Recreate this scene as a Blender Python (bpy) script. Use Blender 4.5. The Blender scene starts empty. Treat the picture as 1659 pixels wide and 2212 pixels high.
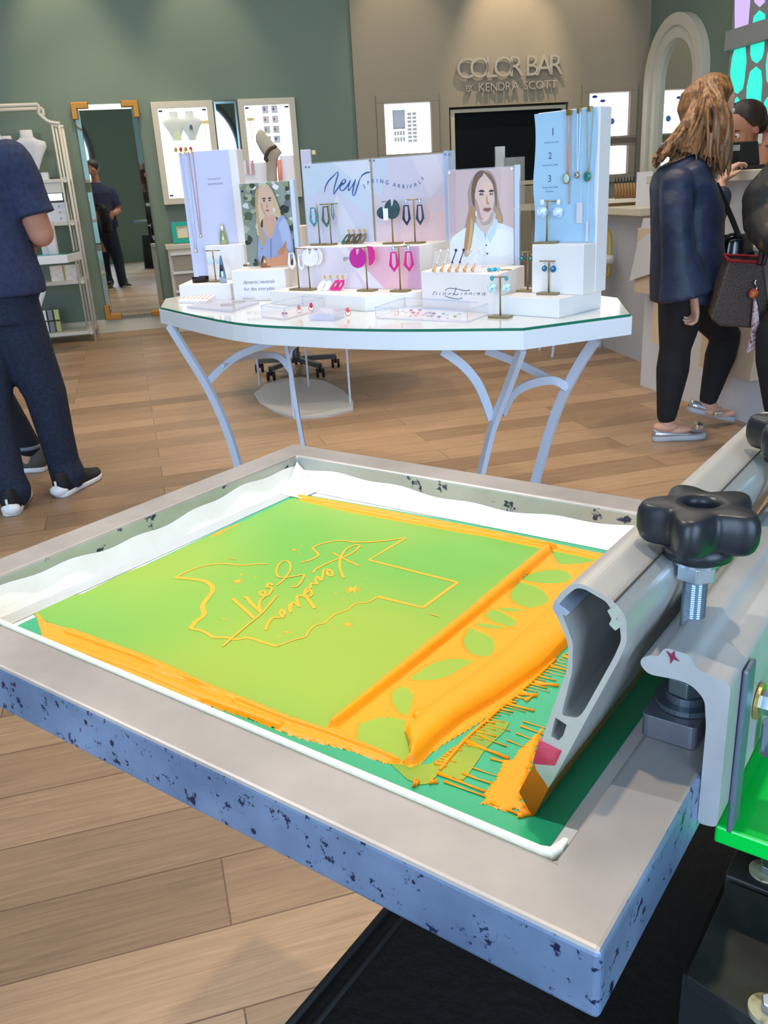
import bpy, bmesh, math, random
from mathutils import Vector, Matrix
from mathutils.geometry import tessellate_polygon
random.seed(7)
C = bpy.context.scene.collection
# ---------------------------------------------------------------- camera
F, CX, CY, H = 1850.0, 829.5, 1106.0, 1.15
_d = Vector((288, 4901, F)).normalized(); _up = -_d
_y = (Vector((0, 0, 1)) - _up*_up.z).normalized(); _x = _y.cross(_up)
if _x.x < 0: _x = -_x
RC = Matrix((_x, _y, _up))                     # camera (x right, y down, z ahead) -> world
CAM = Vector((0, 0, H))
cam = bpy.data.objects.new('camera', bpy.data.cameras.new('camera')); C.objects.link(cam)
cam.data.sensor_fit = 'HORIZONTAL'; cam.data.sensor_width = 36; cam.data.lens = 36*F/1659
cam.data.clip_start = .02; cam.data.clip_end = 60
_m = Matrix((RC @ Vector((1, 0, 0)), RC @ Vector((0, -1, 0)), RC @ Vector((0, 0, -1)))).transposed()
cam.matrix_world = Matrix.Translation(CAM) @ _m.to_4x4()
bpy.context.scene.camera = cam
# ---------------------------------------------------------------- world, lights, exposure
vs = bpy.context.scene.view_settings
vs.view_transform = 'Standard'; vs.look = 'None'; vs.gamma = 1; vs.use_curve_mapping = False
vs.exposure = 0.38
w = bpy.data.worlds.new('world'); bpy.context.scene.world = w; w.use_nodes = True
w.node_tree.nodes['Background'].inputs[0].default_value = (.45, .68, 1, 1)
w.node_tree.nodes['Background'].inputs[1].default_value = .8
def light(name, typ, loc, target, energy, color=(1, 1, 1), size=.2, sizey=None, angle=60, blend=.4):
    l = bpy.data.lights.new(name, typ); l.energy = energy; l.color = color
    if typ == 'AREA':
        l.size = size
        if sizey: l.shape = 'RECTANGLE'; l.size_y = sizey
    elif typ == 'SPOT': l.spot_size = math.radians(angle); l.spot_blend = blend; l.shadow_soft_size = size
    else: l.shadow_soft_size = size
    o = bpy.data.objects.new(name, l); C.objects.link(o); o.location = loc
    d = Vector(target)-Vector(loc); o.rotation_euler = d.to_track_quat('-Z', 'Y').to_euler()
    return o
WARM = (1, .80, .54)
light('shop_window_daylight', 'AREA', (0, -2.7, 1.9), (0, 4, 1.9), 520, (.56, .76, 1), 9, 3.2)
light('added_ceiling_fill', 'AREA', (-.3, 4.6, 3.7), (-.3, 4.6, 0), 95, (1, .92, .82), 5, 5)  # soft area lamp added overhead for general ambience
light('key_spot', 'SPOT', (-1.55, 1.15, 3.3), (-.12, .64, .82), 150, (1, .97, .92), .035, angle=34, blend=.6)
light('floor_spot', 'SPOT', (.38, .83, 3.6), (-.2, .9, 0), 120, WARM, .04, angle=44, blend=.6)
for i, (x, y, tx, ty, e, an) in enumerate([(-1.6, 5.6, -1.6, 5.8, 110, 60), (.35, 3.5, .3, 4.1, 80, 60), (1.6, 3.6, 1.2, 3.5, 120, 60), (-.7, 3.0, -.3, 2.9, 75, 50),
                                     (.9, 2.2, .4, 2.7, 60, 50), (-1.2, 4.2, -1.4, 4.2, 100, 60), (-.4, 6.0, -.4, 5.2, 80, 50), (-1.9, 7.4, -2.2, 8.1, 75, 70)]):
    light('ceiling_spot', 'SPOT', (x, y, 3.7), (tx, ty, 0), e*.8, WARM, .06, angle=an, blend=.6)
for x, y, tx, ty, tz, e in [(.35, 8.35, .40, 8.98, 2.4, 30), (1.5, 8.5, 1.45, 9.14, 2.3, 95), (2.15, 8.6, 2.2, 9.25, 2.35, 30), (-2.45, 7.75, -2.5, 8.4, 2.3, 38), (-1.3, 8.0, -1.35, 8.66, 2.3, 32)]:
    light('wall_washer', 'SPOT', (x, y, 3.6), (tx, ty, tz), e, WARM, .03, angle=52, blend=.8)
# ---------------------------------------------------------------- materials
def lin(c): return tuple(((v/255)/12.92 if v/255 <= .04045 else ((v/255+.055)/1.055)**2.4) for v in c)
MATS = {}
def mat(name, c, rough=.5, metal=0, srgb=True, trans=0, alpha=1, emit=0, spec=.5, coat=0, ior=1.45, noise=None, bump=None):
    """noise=(scale, colour2, contrast, detail[, stretch]); bump=(scale, strength)"""
    if name in MATS: return MATS[name]
    m = bpy.data.materials.new(name); m.use_nodes = True; nt = m.node_tree; b = nt.nodes['Principled BSDF']
    col = lin(c) if srgb else c
    b.inputs['Base Color'].default_value = (*col, 1); b.inputs['Roughness'].default_value = rough
    b.inputs['Metallic'].default_value = metal; b.inputs['Transmission Weight'].default_value = trans
    b.inputs['Alpha'].default_value = alpha; b.inputs['IOR'].default_value = ior
    b.inputs['Specular IOR Level'].default_value = spec; b.inputs['Coat Weight'].default_value = coat
    if emit: b.inputs['Emission Color'].default_value = (*col, 1); b.inputs['Emission Strength'].default_value = emit
    tc = nt.nodes.new('ShaderNodeTexCoord') if (noise or bump) else None
    if noise:
        n = nt.nodes.new('ShaderNodeTexNoise'); n.inputs['Scale'].default_value = noise[0]; n.inputs['Detail'].default_value = noise[3] if len(noise) > 3 else 6
        src = tc.outputs['Object']
        if len(noise) > 4:
            mp = nt.nodes.new('ShaderNodeMapping'); mp.inputs['Scale'].default_value = noise[4]; nt.links.new(src, mp.inputs[0]); src = mp.outputs[0]
        nt.links.new(src, n.inputs['Vector'])
        r = nt.nodes.new('ShaderNodeValToRGB'); k = noise[2]
        r.color_ramp.elements[0].position = max(0, k-.12 if k < 1 else .3); r.color_ramp.elements[1].position = min(1, k+.12 if k < 1 else .7)
        r.color_ramp.elements[0].color = (*col, 1); r.color_ramp.elements[1].color = (*(lin(noise[1]) if srgb else noise[1]), 1)
        nt.links.new(n.outputs['Fac'], r.inputs[0]); nt.links.new(r.outputs[0], b.inputs['Base Color'])
    if bump:
        n2 = nt.nodes.new('ShaderNodeTexNoise'); n2.inputs['Scale'].default_value = bump[0]; n2.inputs['Detail'].default_value = 5
        nt.links.new(tc.outputs['Object'], n2.inputs['Vector'])
        bp = nt.nodes.new('ShaderNodeBump'); bp.inputs['Strength'].default_value = bump[1]; bp.inputs['Distance'].default_value = .01
        nt.links.new(n2.outputs['Fac'], bp.inputs['Height']); nt.links.new(bp.outputs[0], b.inputs['Normal'])
    MATS[name] = m; return m
def vcol(name='printed_colours', rough=.5, spec=.3, metal=0):
    if name in MATS: return MATS[name]
    m = bpy.data.materials.new(name); m.use_nodes = True; nt = m.node_tree; b = nt.nodes['Principled BSDF']
    a = nt.nodes.new('ShaderNodeVertexColor'); a.layer_name = 'Col'
    nt.links.new(a.outputs['Color'], b.inputs['Base Color']); b.inputs['Roughness'].default_value = rough
    b.inputs['Specular IOR Level'].default_value = spec; b.inputs['Metallic'].default_value = metal
    MATS[name] = m; return m
# ---------------------------------------------------------------- projection helpers (measured points put on real planes)
def ray(x, y): return RC @ Vector(((x-CX)/F, (y-CY)/F, 1))
def atz(x, y, z): r = ray(x, y); return CAM + r*((z-H)/r.z)
def aty(x, y, Y): r = ray(x, y); return CAM + r*(Y/r.y)
def onpl(x, y, p, n): r = ray(x, y); return CAM + r*((Vector(p)-CAM).dot(n)/r.dot(n))
# ---------------------------------------------------------------- mesh builder
class MB:
    def __init__(s, M=None): s.v = []; s.f = []; s.c = []; s.mi = []; s.sm = []; s.M = M or Matrix(); s.col = (1, 1, 1); s.m = 0; s.smooth = False
    def add(s, vs_, fs):
        o = len(s.v); s.v += [s.M @ Vector(p) for p in vs_]
        for f in fs: s.f.append([i+o for i in f]); s.c.append(s.col); s.mi.append(s.m); s.sm.append(s.smooth)
        return s
    def box(s, a, b):
        x0, y0, z0 = a; x1, y1, z1 = b
        return s.add([(x0,y0,z0),(x1,y0,z0),(x1,y1,z0),(x0,y1,z0),(x0,y0,z1),(x1,y0,z1),(x1,y1,z1),(x0,y1,z1)],
                     [(0,3,2,1),(4,5,6,7),(0,1,5,4),(1,2,6,5),(2,3,7,6),(3,0,4,7)])
    def prism(s, poly, z0, z1, holes=(), T=None):
        """poly of (x,y) extruded z0..z1; T maps (x,y,z) to 3-D"""
        T = T or (lambda x, y, z: (x, y, z))
        loops = [list(poly)]+[list(h) for h in holes]
        tri = tessellate_polygon([[Vector((p[0], p[1], 0)) for p in l] for l in loops])
        flat = [p for l in loops for p in l]; n = len(flat)
        vs_ = [T(p[0], p[1], z0) for p in flat]+[T(p[0], p[1], z1) for p in flat]
        fs = []
        for t in tri:
            a, b, c = [flat[i] for i in t]
            ccw = (b[0]-a[0])*(c[1]-a[1])-(b[1]-a[1])*(c[0]-a[0]) > 0
            t = list(t) if ccw else list(t)[::-1]
            fs.append([i+n for i in t]); fs.append(t[::-1])
        k = 0
        for li, l in enumerate(loops):
            area = sum(l[i-1][0]*l[i][1]-l[i][0]*l[i-1][1] for i in range(len(l)))
            cc = (area > 0) == (li == 0)
            for i in range(len(l)):
                j = (i+1) % len(l); q = [k+i, k+j, k+j+n, k+i+n]
                fs.append(q if cc else q[::-1])
            k += len(l)
        return s.add(vs_, fs)
    def rings(s, rings, closed=True, caps=True):
        n = len(rings[0]); vs_ = [p for r in rings for p in r]; fs = []
        for i in range(len(rings)-1):
            for j in range(n if closed else n-1):
                k = (j+1) % n; fs.append((i*n+j, i*n+k, (i+1)*n+k, (i+1)*n+j))
        if caps and closed: fs.append(list(range(n))[::-1]); fs.append([(len(rings)-1)*n+j for j in range(n)])
        return s.add(vs_, fs)
    def tube(s, pts, r, n=8, closed=False, sq=None):
        pts = [Vector(p) for p in pts]; m = len(pts); R = []; up = None
        rr = r if isinstance(r, (list, tuple)) else [r]*m
        for i, p in enumerate(pts):
            d = (pts[min(i+1, m-1)]-pts[max(i-1, 0)])
            if closed: d = pts[(i+1) % m]-pts[i-1]
            d = d.normalized() if d.length > 1e-9 else Vector((0, 0, 1))
            if up is None: up = Vector((0, 0, 1)) if abs(d.z) < .9 else Vector((0, 1, 0))
            a = d.cross(up); a = a.normalized() if a.length > 1e-6 else d.orthogonal().normalized(); b = a.cross(d).normalized(); up = b
            if sq: R.append([p+a*sx*sq[0]/2+b*sy*sq[1]/2 for sx, sy in ((-1,-1),(1,-1),(1,1),(-1,1))])
            else: R.append([p+(a*math.cos(t)+b*math.sin(t))*rr[i] for t in [2*math.pi*k/n for k in range(n)]])
        if closed: R.append(R[0])
        return s.rings(R, caps=not closed)
    def cyl(s, p, q, r, n=16, r2=None): return s.tube([p, q], [r, r if r2 is None else r2], n)
    def lathe(s, prof, n=24, o=(0, 0, 0)):
        return s.rings([[(o[0]+r*math.cos(2*math.pi*k/n), o[1]+r*math.sin(2*math.pi*k/n), o[2]+z) for k in range(n)] for r, z in prof])
    def ball(s, c, r, n=12, m=8):
        r = (r, r, r) if isinstance(r, (int, float)) else r
        return s.rings([[(c[0]+r[0]*max(.001, math.sin(math.pi*i/m))*math.cos(2*math.pi*k/n), c[1]+r[1]*max(.001, math.sin(math.pi*i/m))*math.sin(2*math.pi*k/n), c[2]-r[2]*math.cos(math.pi*i/m)) for k in range(n)] for i in range(m+1)])
    def ribbon(s, pts, wd, nrm, off=0, width_fn=None):
        pts = [Vector(p) for p in pts]; nrm = Vector(nrm).normalized(); L = []; m = len(pts)
        for i, p in enumerate(pts):
            d = (pts[min(i+1, m-1)]-pts[max(i-1, 0)]); sd = d.cross(nrm)
            sd = sd.normalized() if sd.length > 1e-9 else Vector((1, 0, 0)); h = wd/2*(width_fn(i/(m-1)) if width_fn else 1)
            L.append((p-sd*h+nrm*off, p+sd*h+nrm*off))
        vs_ = [q for l in L for q in l]
        return s.add(vs_, [(2*i, 2*i+1, 2*i+3, 2*i+2) for i in range(m-1)])
    def text(s, txt, size, T, depth=.0, align='CENTER', spacing=1.0):
        for V_, F_ in text_geo(txt, size, depth, align, spacing): s.add([T(*p) for p in V_], F_)
        return s
    def build(s, name, mats, parent=None, bevel=0, origin=None, smooth=None, seg=2):
        mats = mats if isinstance(mats, (list, tuple)) else [mats]
        lo = [min(p[i] for p in s.v) for i in range(3)]; hi = [max(p[i] for p in s.v) for i in range(3)]
        o = Vector(origin) if origin is not None else Vector(((lo[0]+hi[0])/2, (lo[1]+hi[1])/2, lo[2]))
        me = bpy.data.meshes.new(name); me.from_pydata([p-o for p in s.v], [], s.f); me.update()
        for m in mats: me.materials.append(m)
        ca = me.color_attributes.new('Col', 'FLOAT_COLOR', 'CORNER')
        cols = []
        for p in me.polygons:
            p.material_index = s.mi[p.index]; p.use_smooth = s.sm[p.index] if smooth is None else smooth
            cols += [*s.c[p.index], 1]*len(p.vertices)
        ca.data.foreach_set('color', cols)
        ob = bpy.data.objects.new(name, me); C.objects.link(ob)
        if bevel:
            md = ob.modifiers.new('bevel', 'BEVEL'); md.width = bevel; md.segments = seg; md.limit_method = 'ANGLE'; md.angle_limit = .7
        put(ob, o, parent); return ob
WORLD = {}
def put(ob, o, parent):
    WORLD[ob.name] = Vector(o); ob.location = Vector(o)
    if parent: ob.parent = parent; ob.location = Vector(o)-WORLD[parent.name]
_tg = {}
def text_geo(txt, size, depth, align, spacing):
    k = (txt, size, depth, align, spacing)
    if k in _tg: return _tg[k]
    cu = bpy.data.curves.new('t', 'FONT'); cu.body = txt; cu.size = size; cu.extrude = depth/2; cu.align_x = align; cu.space_character = spacing; cu.resolution_u = 3
    ob = bpy.data.objects.new('t', cu); C.objects.link(ob); bpy.context.view_layer.update()
    dg = bpy.context.evaluated_depsgraph_get(); me = bpy.data.meshes.new_from_object(ob.evaluated_get(dg))
    r = [([tuple(v.co) for v in me.vertices], [list(p.vertices) for p in me.polygons])]
    bpy.data.objects.remove(ob); bpy.data.curves.remove(cu); bpy.data.meshes.remove(me); _tg[k] = r; return r
def tag(o, label=None, cat=None, group=None, kind=None):
    if label: o['label'] = label
    if cat: o['category'] = cat
    if group: o['group'] = group
    if kind: o['kind'] = kind
    return o
def thing(name, loc, label, cat, group=None):
    o = bpy.data.objects.new(name, None); C.objects.link(o); o.empty_display_size = .05
    put(o, Vector(loc), None); return tag(o, label, cat, group)
def remesh(mb, name, mats, parent, vox=.006, smooth=4, origin=None):
    ob = mb.build(name, mats, None, origin=origin); wl = WORLD[ob.name].copy()
    r = ob.modifiers.new('r', 'REMESH'); r.mode = 'VOXEL'; r.voxel_size = vox; r.use_smooth_shade = True
    sm = ob.modifiers.new('s', 'SMOOTH'); sm.iterations = smooth; sm.factor = .5
    bpy.context.view_layer.update(); dg = bpy.context.evaluated_depsgraph_get()
    me = bpy.data.meshes.new_from_object(ob.evaluated_get(dg)); old = ob.data; ob.modifiers.clear(); ob.data = me; bpy.data.meshes.remove(old)
    if not me.materials: me.materials.append(mats if not isinstance(mats, list) else mats[0])
    for p in me.polygons: p.use_smooth = True
    put(ob, wl, parent); return ob
def loft(mb, secs, n=20):
    """secs: (centre, rx vector, ry vector) closed ellipse sections"""
    mb.rings([[Vector(c)+Vector(a)*math.cos(2*math.pi*k/n)+Vector(b)*math.sin(2*math.pi*k/n) for k in range(n)] for c, a, b in secs])
def limb(mb, pts, rs, n=14):
    """round tapering limb through points, capped with balls"""
    P = [Vector(p) for p in pts]; R = list(rs); Q = []; S = []
    for i in range(len(P)-1):
        for t in (0, .25, .5, .75): Q.append(P[i].lerp(P[i+1], t)); S.append(R[i]+(R[i+1]-R[i])*t)
    Q.append(P[-1]); S.append(R[-1]); mb.tube(Q, S, n)
    for p, r in zip(P, R): mb.ball(p, r*.985, 12, 8)
def smoothpath(pts, k=6, closed=False):
    P = [Vector(p) for p in pts]; n = len(P); out = []
    for i in range(n if closed else n-1):
        a = P[(i-1) % n] if closed else P[max(i-1, 0)]; b = P[i]; c = P[(i+1) % n]; d = P[(i+2) % n] if closed else P[min(i+2, n-1)]
        for j in range(k):
            t = j/k; out.append(.5*((2*b)+(c-a)*t+(2*a-5*b+4*c-d)*t*t+(-a+3*b-3*c+d)*t**3))
    if not closed: out.append(P[-1])
    return out
def frame(o, ang, z=0):
    """wall-like frame: x along, y into the wall (away from the room), z up"""
    a = math.radians(ang); return Matrix.Translation(Vector((o[0], o[1], z))) @ Matrix.Rotation(a, 4, 'Z')
# ================================================================ THE SETTING
def S(name, mb, m, **k): return tag(mb.build(name, m, **k), kind='structure')
def floor_mat():
    m = bpy.data.materials.new('wood_floor'); m.use_nodes = True; nt = m.node_tree; N_ = nt.nodes; L = nt.links; b = N_['Principled BSDF']
    tc = N_.new('ShaderNodeTexCoord'); mp = N_.new('ShaderNodeMapping'); mp.inputs['Rotation'].default_value = (0, 0, math.radians(-15)); L.new(tc.outputs['Object'], mp.inputs[0])
    br = N_.new('ShaderNodeTexBrick'); br.offset = .37; br.inputs['Scale'].default_value = 1; br.inputs['Brick Width'].default_value = 1.25; br.inputs['Row Height'].default_value = .165
    br.inputs['Mortar Size'].default_value = .0018; br.inputs['Mortar Smooth'].default_value = .3; br.inputs['Bias'].default_value = 0
    br.inputs['Color1'].default_value = (.24, .24, .24, 1); br.inputs['Color2'].default_value = (.80, .80, .80, 1); br.inputs['Mortar'].default_value = (0, 0, 0, 1); L.new(mp.outputs[0], br.inputs[0])
    m2 = N_.new('ShaderNodeMapping'); m2.inputs['Scale'].default_value = (2.2, 44, 1); L.new(mp.outputs[0], m2.inputs[0])
    vo = N_.new('ShaderNodeVectorMath'); vo.operation = 'MULTIPLY_ADD'; L.new(br.outputs['Color'], vo.inputs[0]); vo.inputs[1].default_value = (7, 13, 5); L.new(m2.outputs[0], vo.inputs[2])
    n1 = N_.new('ShaderNodeTexNoise'); n1.inputs['Scale'].default_value = 2.2; n1.inputs['Detail'].default_value = 9; n1.inputs['Roughness'].default_value = .66; n1.inputs['Distortion'].default_value = .8; L.new(vo.outputs[0], n1.inputs['Vector'])
    mx = N_.new('ShaderNodeMix'); mx.data_type = 'FLOAT'; mx.inputs[0].default_value = .55; L.new(br.outputs['Color'], mx.inputs[2]); L.new(n1.outputs['Fac'], mx.inputs[3])
    r = N_.new('ShaderNodeValToRGB'); e = r.color_ramp.elements; e[0].position = .22; e[0].color = (*lin((108, 86, 66)), 1); e[1].position = .8; e[1].color = (*lin((196, 162, 130)), 1)
    x = e.new(.5); x.color = (*lin((156, 126, 98)), 1); L.new(mx.outputs[0], r.inputs[0])
    m4 = N_.new('ShaderNodeMix'); m4.data_type = 'RGBA'; m4.inputs[7].default_value = (*lin((88, 62, 44)), 1)
    sc = N_.new('ShaderNodeMath'); sc.operation = 'MULTIPLY'; sc.inputs[1].default_value = .55; L.new(br.outputs['Fac'], sc.inputs[0]); L.new(sc.outputs[0], m4.inputs[0]); L.new(r.outputs[0], m4.inputs[6])
    L.new(m4.outputs[2], b.inputs['Base Color']); b.inputs['Roughness'].default_value = .42
    bp = N_.new('ShaderNodeBump'); bp.inputs['Strength'].default_value = .12; bp.inputs['Distance'].default_value = .01; L.new(n1.outputs['Fac'], bp.inputs['Height']); L.new(bp.outputs[0], b.inputs['Normal'])
    return m
TEAL = mat('sage_teal_paint', (121, 138, 124), .75); CREAM = mat('greige_paint', (160, 150, 132), .8); TRIM = mat('ivory_trim', (214, 209, 192), .55)
WHITE = mat('white_lacquer', (238, 238, 240), .35); SHADEW = mat('light_grey_panel', (188, 189, 196), .5)
S('floor', MB().add([(-6, -2.2, 0), (6, -2.2, 0), (6, 12, 0), (-6, 12, 0)], [(0, 1, 2, 3)]), floor_mat(), origin=(0, 0, 0))
S('ceiling', MB().box((-6, -2.2, 3.9), (6, 12, 4.0)), mat('ceiling_paint', (205, 205, 198), .9))
TWo = (-2.3, 8.44); TWa = 13.5; TW = frame(TWo, TWa); BWo = (.005, 8.93); BWa = 8; BW = frame(BWo, BWa)
TWn = Vector((-math.sin(math.radians(TWa)), math.cos(math.radians(TWa)), 0)); BWn = Vector((-math.sin(math.radians(BWa)), math.cos(math.radians(BWa)), 0))
def tw(px, py, d=0):    # measured point on a plane d metres in front of the teal wall -> (along, -d, height)
    p = onpl(px, py, Vector((*TWo, 0))-TWn*d, TWn); q = TW.inverted() @ p; return q
def bw(px, py, d=0):
    p = onpl(px, py, Vector((*BWo, 0))-BWn*d, BWn); return BW.inverted() @ p
S('wall_left', MB(TW).box((-3.8, 0, 0), (2.37, .12, 3.9)), TEAL)
S('wall_side', MB().box((-5.2, -2.2, 0), (-5.1, 8.2, 3.9)), TEAL)
nl, nr = bw(808, 200), bw(940, 198)
tl, tr = bw(970, 235), bw(1228, 221)
# bar wall with real recesses: niches and the screen recess
nA = [bw(828, 224), bw(927, 218), bw(936, 326), bw(834, 333)]
L0 = (nA[0].x+nA[3].x)/2; L1 = (nA[1].x+nA[2].x)/2; LZ0, LZ1 = 1.455, 1.905
R0, R1 = bw(1272, 200).x, bw(1358, 250).x; RZ0, RZ1 = 1.50, 1.915; Q0, Q1 = 1.16, 1.44
hole = lambda x0, x1, z0, z1: [(x0, z0), (x1, z0), (x1, z1), (x0, z1)]
TX0, TX1, TZ0, TZ1 = tl.x, tr.x, 1.10, 1.845
TB = lambda M, t=.12: (lambda x, y, z: tuple(M @ Vector((x, -z, y))))
W_ = MB(); W_.prism([(-.05, 0), (2.95, 0), (2.95, 3.9), (-.05, 3.9)], -.14, 0, holes=[hole(L0, L1, LZ0, LZ1), hole(R0, R1, RZ0, RZ1), hole(R0, R1, Q0, Q1), hole(TX0, TX1, TZ0, TZ1)], T=TB(BW))
S('wall_far', W_, CREAM)
NICHE = mat('lit_niche_panel', (248, 252, 255), .5, emit=1.6)
def niche(x0, x1, z0, z1, label, k):
    c = BW @ Vector(((x0+x1)/2, 0, z0)); t = thing('display_niche', c, label, 'display niche', 'lit niches in the far wall')
    g = MB(BW); W2 = .075
    g.box((x0-W2, -.03, z1), (x1+W2, -.001, z1+W2)); g.box((x0-W2, -.03, z0-W2), (x1+W2, -.001, z0)); g.box((x0-W2, -.03, z0), (x0, -.001, z1)); g.box((x1, -.03, z0), (x1+W2, -.001, z1))
    g.build('surround', TRIM if False else CREAM, t, bevel=.004)
    MB(BW).box((x0, .12, z0), (x1, .13, z1)).build('light_panel', NICHE, t)
    for s_ in (0, 1): MB(BW).box((x0-.001 if s_ == 0 else x1-.006, .002, z0), (x0+.006 if s_ == 0 else x1+.001, .12, z1)).build('side_panel', WHITE, t)
    return t
niche(L0, L1, LZ0, LZ1, 'square lit display niche left of the black screen', 0)
niche(R0, R1, RZ0, RZ1, 'upper lit display niche right of the black screen', 1)
niche(R0, R1, Q0, Q1, 'lower lit display niche right of the black screen', 2)
# items in the niches; colours paled to carry the light panel's glow
def flatcards(fr, specs, name, label, cat, col, group=None):
    pass
x = L0+(L1-L0)*.22
t = thing('sign_card', BW @ Vector((x+.06, .08, 1.69)), 'small lilac card in a dark frame inside the niche left of the screen', 'card')
MB(BW).box((x, .075, 1.69), (x+.11, .082, 1.85)).build('card', mat('lilac_card', (218, 226, 250), .5), t)
g = MB(BW); g.box((x-.004, .07, 1.686), (x, .085, 1.854)); g.box((x+.11, .07, 1.686), (x+.114, .085, 1.854)); g.box((x-.004, .07, 1.682), (x+.114, .085, 1.69)); g.build('frame', mat('dark_wire', (150, 146, 150), .4), t)
g = MB(BW)
for r in range(8):
    for c_ in range(2): g.box((x+.14+c_*.05, .085, 1.56+r*.034), (x+.18+c_*.05, .095, 1.585+r*.034))
tag(g.build('earring_rack', mat('pale_card', (214, 224, 232), .5)), 'pale rack of carded earrings in the niche left of the screen', 'rack')
g = MB(BW)
for r in range(2):
    for c_ in range(4): g.box((x+.005+c_*.028, .085, 1.57+r*.055), (x+.027+c_*.028, .1, 1.61+r*.055))
tag(g.build('jewelry_tray', mat('mint_card', (216, 230, 224), .5)), 'pale green tray of small pieces under the lilac niche card', 'tray')
for i, (px, py, c_) in enumerate([(1285, 209, (60, 80, 200)), (1302, 218, (60, 80, 200)), (1322, 262, (90, 130, 190))]):
    p = bw(px, py, -.09); g = MB(BW); g.smooth = True; g.ball((p.x, .09, p.z), (.03, .008, .014 if i < 2 else .03), 10, 6)
    tag(g.build('earring', mat('blue_stone%d' % (i//2), c_, .2)), ['blue stone earring at upper left of the right lit niche', 'second blue stone earring just right of the first in the right lit niche', 'pale blue drop earring hanging lower in the right lit niche'][i], 'earring', 'earrings in the right niche')
# TV
t = thing('wall_screen', BW @ Vector(((TX0+TX1)/2, 0, TZ0)), 'large switched-off black flat screen recessed in the far wall under the lettering', 'screen')
MB(BW).box((TX0+.06, .07, TZ0+.05), (TX1-.05, .1, TZ1-.05)).build('display_panel', mat('black_glass', (14, 22, 24), .55, spec=.12), t)
g = MB(BW); g.prism([(TX0+.02, TZ0+.01), (TX1-.015, TZ0+.01), (TX1-.015, TZ1-.02), (TX0+.02, TZ1-.02)], -.09, -.03, holes=[hole(TX0+.06, TX1-.05, TZ0+.05, TZ1-.05)], T=TB(Matrix()))
g.build('bezel', mat('champagne_bezel', (196, 190, 172), .4), t)
g = MB(BW); g.box((TX0, .1, TZ0), (TX1, .13, TZ1)); g.build('back_box', mat('brown_recess', (74, 60, 50), .7), t)
# lettering
t = thing('wall_lettering', BW @ Vector((bw(1100, 180).x, 0, 1.97)), 'raised grey block lettering reading COLOR BAR above the black screen', 'sign')
LET = mat('raised_letter_paint', (176, 170, 158), .45)
def letters(word, x0, x1, z0, h, th, bold=.0):
    ws = []
    import itertools
    for ch in word:
        if ch == ' ': ws.append((ch, None, h*.45)); continue
        geo = text_geo(ch, h*1.38, th, 'LEFT', 1)[0]; xs = [p[0] for p in geo[0]]; ws.append((ch, (geo, min(xs)), max(xs)-min(xs)))
    tot = sum(a[2] for a in ws); gap = (x1-x0-tot)/(len(word)-1); x = x0
    for ch, ge, wd in ws:
        if ge:
            (vv, ff), mn = ge; g = MB(BW); g.add([(x+p[0]-mn, -.03-p[2], z0+p[1]) for p in vv], [f[::-1] for f in ff]); g.build('letter', LET, t)
        x += wd+gap
letters('COLOR BAR', bw(985, 160).x, bw(1214, 150).x, 2.085, .185, .025)
letters('BY', bw(1005, 195).x, bw(1020, 195).x, 1.975, .055, .02); letters('KENDRA SCOTT', bw(1032, 190).x, bw(1200, 190).x, 1.968, .075, .02)
# right wall
rc = onpl(1408, 0, Vector((*BWo, 0)), BWn); rc.z = 0
RWd = Vector((.17, -1, 0)).normalized(); RWn = Vector((RWd.y, -RWd.x, 0))      # n points into the room?
if RWn.x > 0: RWn = -RWn
RW = Matrix((( RWd.x, -RWn.x, 0, rc.x), (RWd.y, -RWn.y, 0, rc.y), (0, 0, 1, 0), (0, 0, 0, 1)))   # x along towards camera, y into wall, z up
def rw(px, py, d=0): return RW.inverted() @ onpl(px, py, rc+RWn*d, RWn)
S('wall_right', MB(RW).box((-.6, 0, 0), (11, .12, 3.9)), TEAL)
# arched mirror
def arch(cx, r, z0, zs, n=28): return [(cx-r, z0), (cx+r, z0)]+[(cx+r*math.cos(math.pi*i/n), zs+r*math.sin(math.pi*i/n)) for i in range(n+1)]
TR = lambda M: (lambda x, y, z: tuple(M @ Vector((x, -z, y))))
t = thing('arched_mirror', RW @ Vector((.62, -.02, .95)), 'tall arched wall mirror in a deep ivory moulded frame behind the counter', 'mirror')
MB().prism(arch(.62, .53, .95, 1.95), .002, .09, holes=[arch(.62, .43, .96, 1.95)], T=TR(RW)).build('outer_moulding', TRIM, t, bevel=.012)
MB().prism(arch(.62, .43, .955, 1.95), .002, .06, holes=[arch(.62, .33, .96, 1.95)], T=TR(RW)).build('inner_moulding', TRIM, t, bevel=.01)
MB().prism(arch(.62, .335, .96, 1.95), .002, .012, T=TR(RW)).build('mirror_glass', mat('mirror', (225, 232, 228), .02, 1), t)
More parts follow.
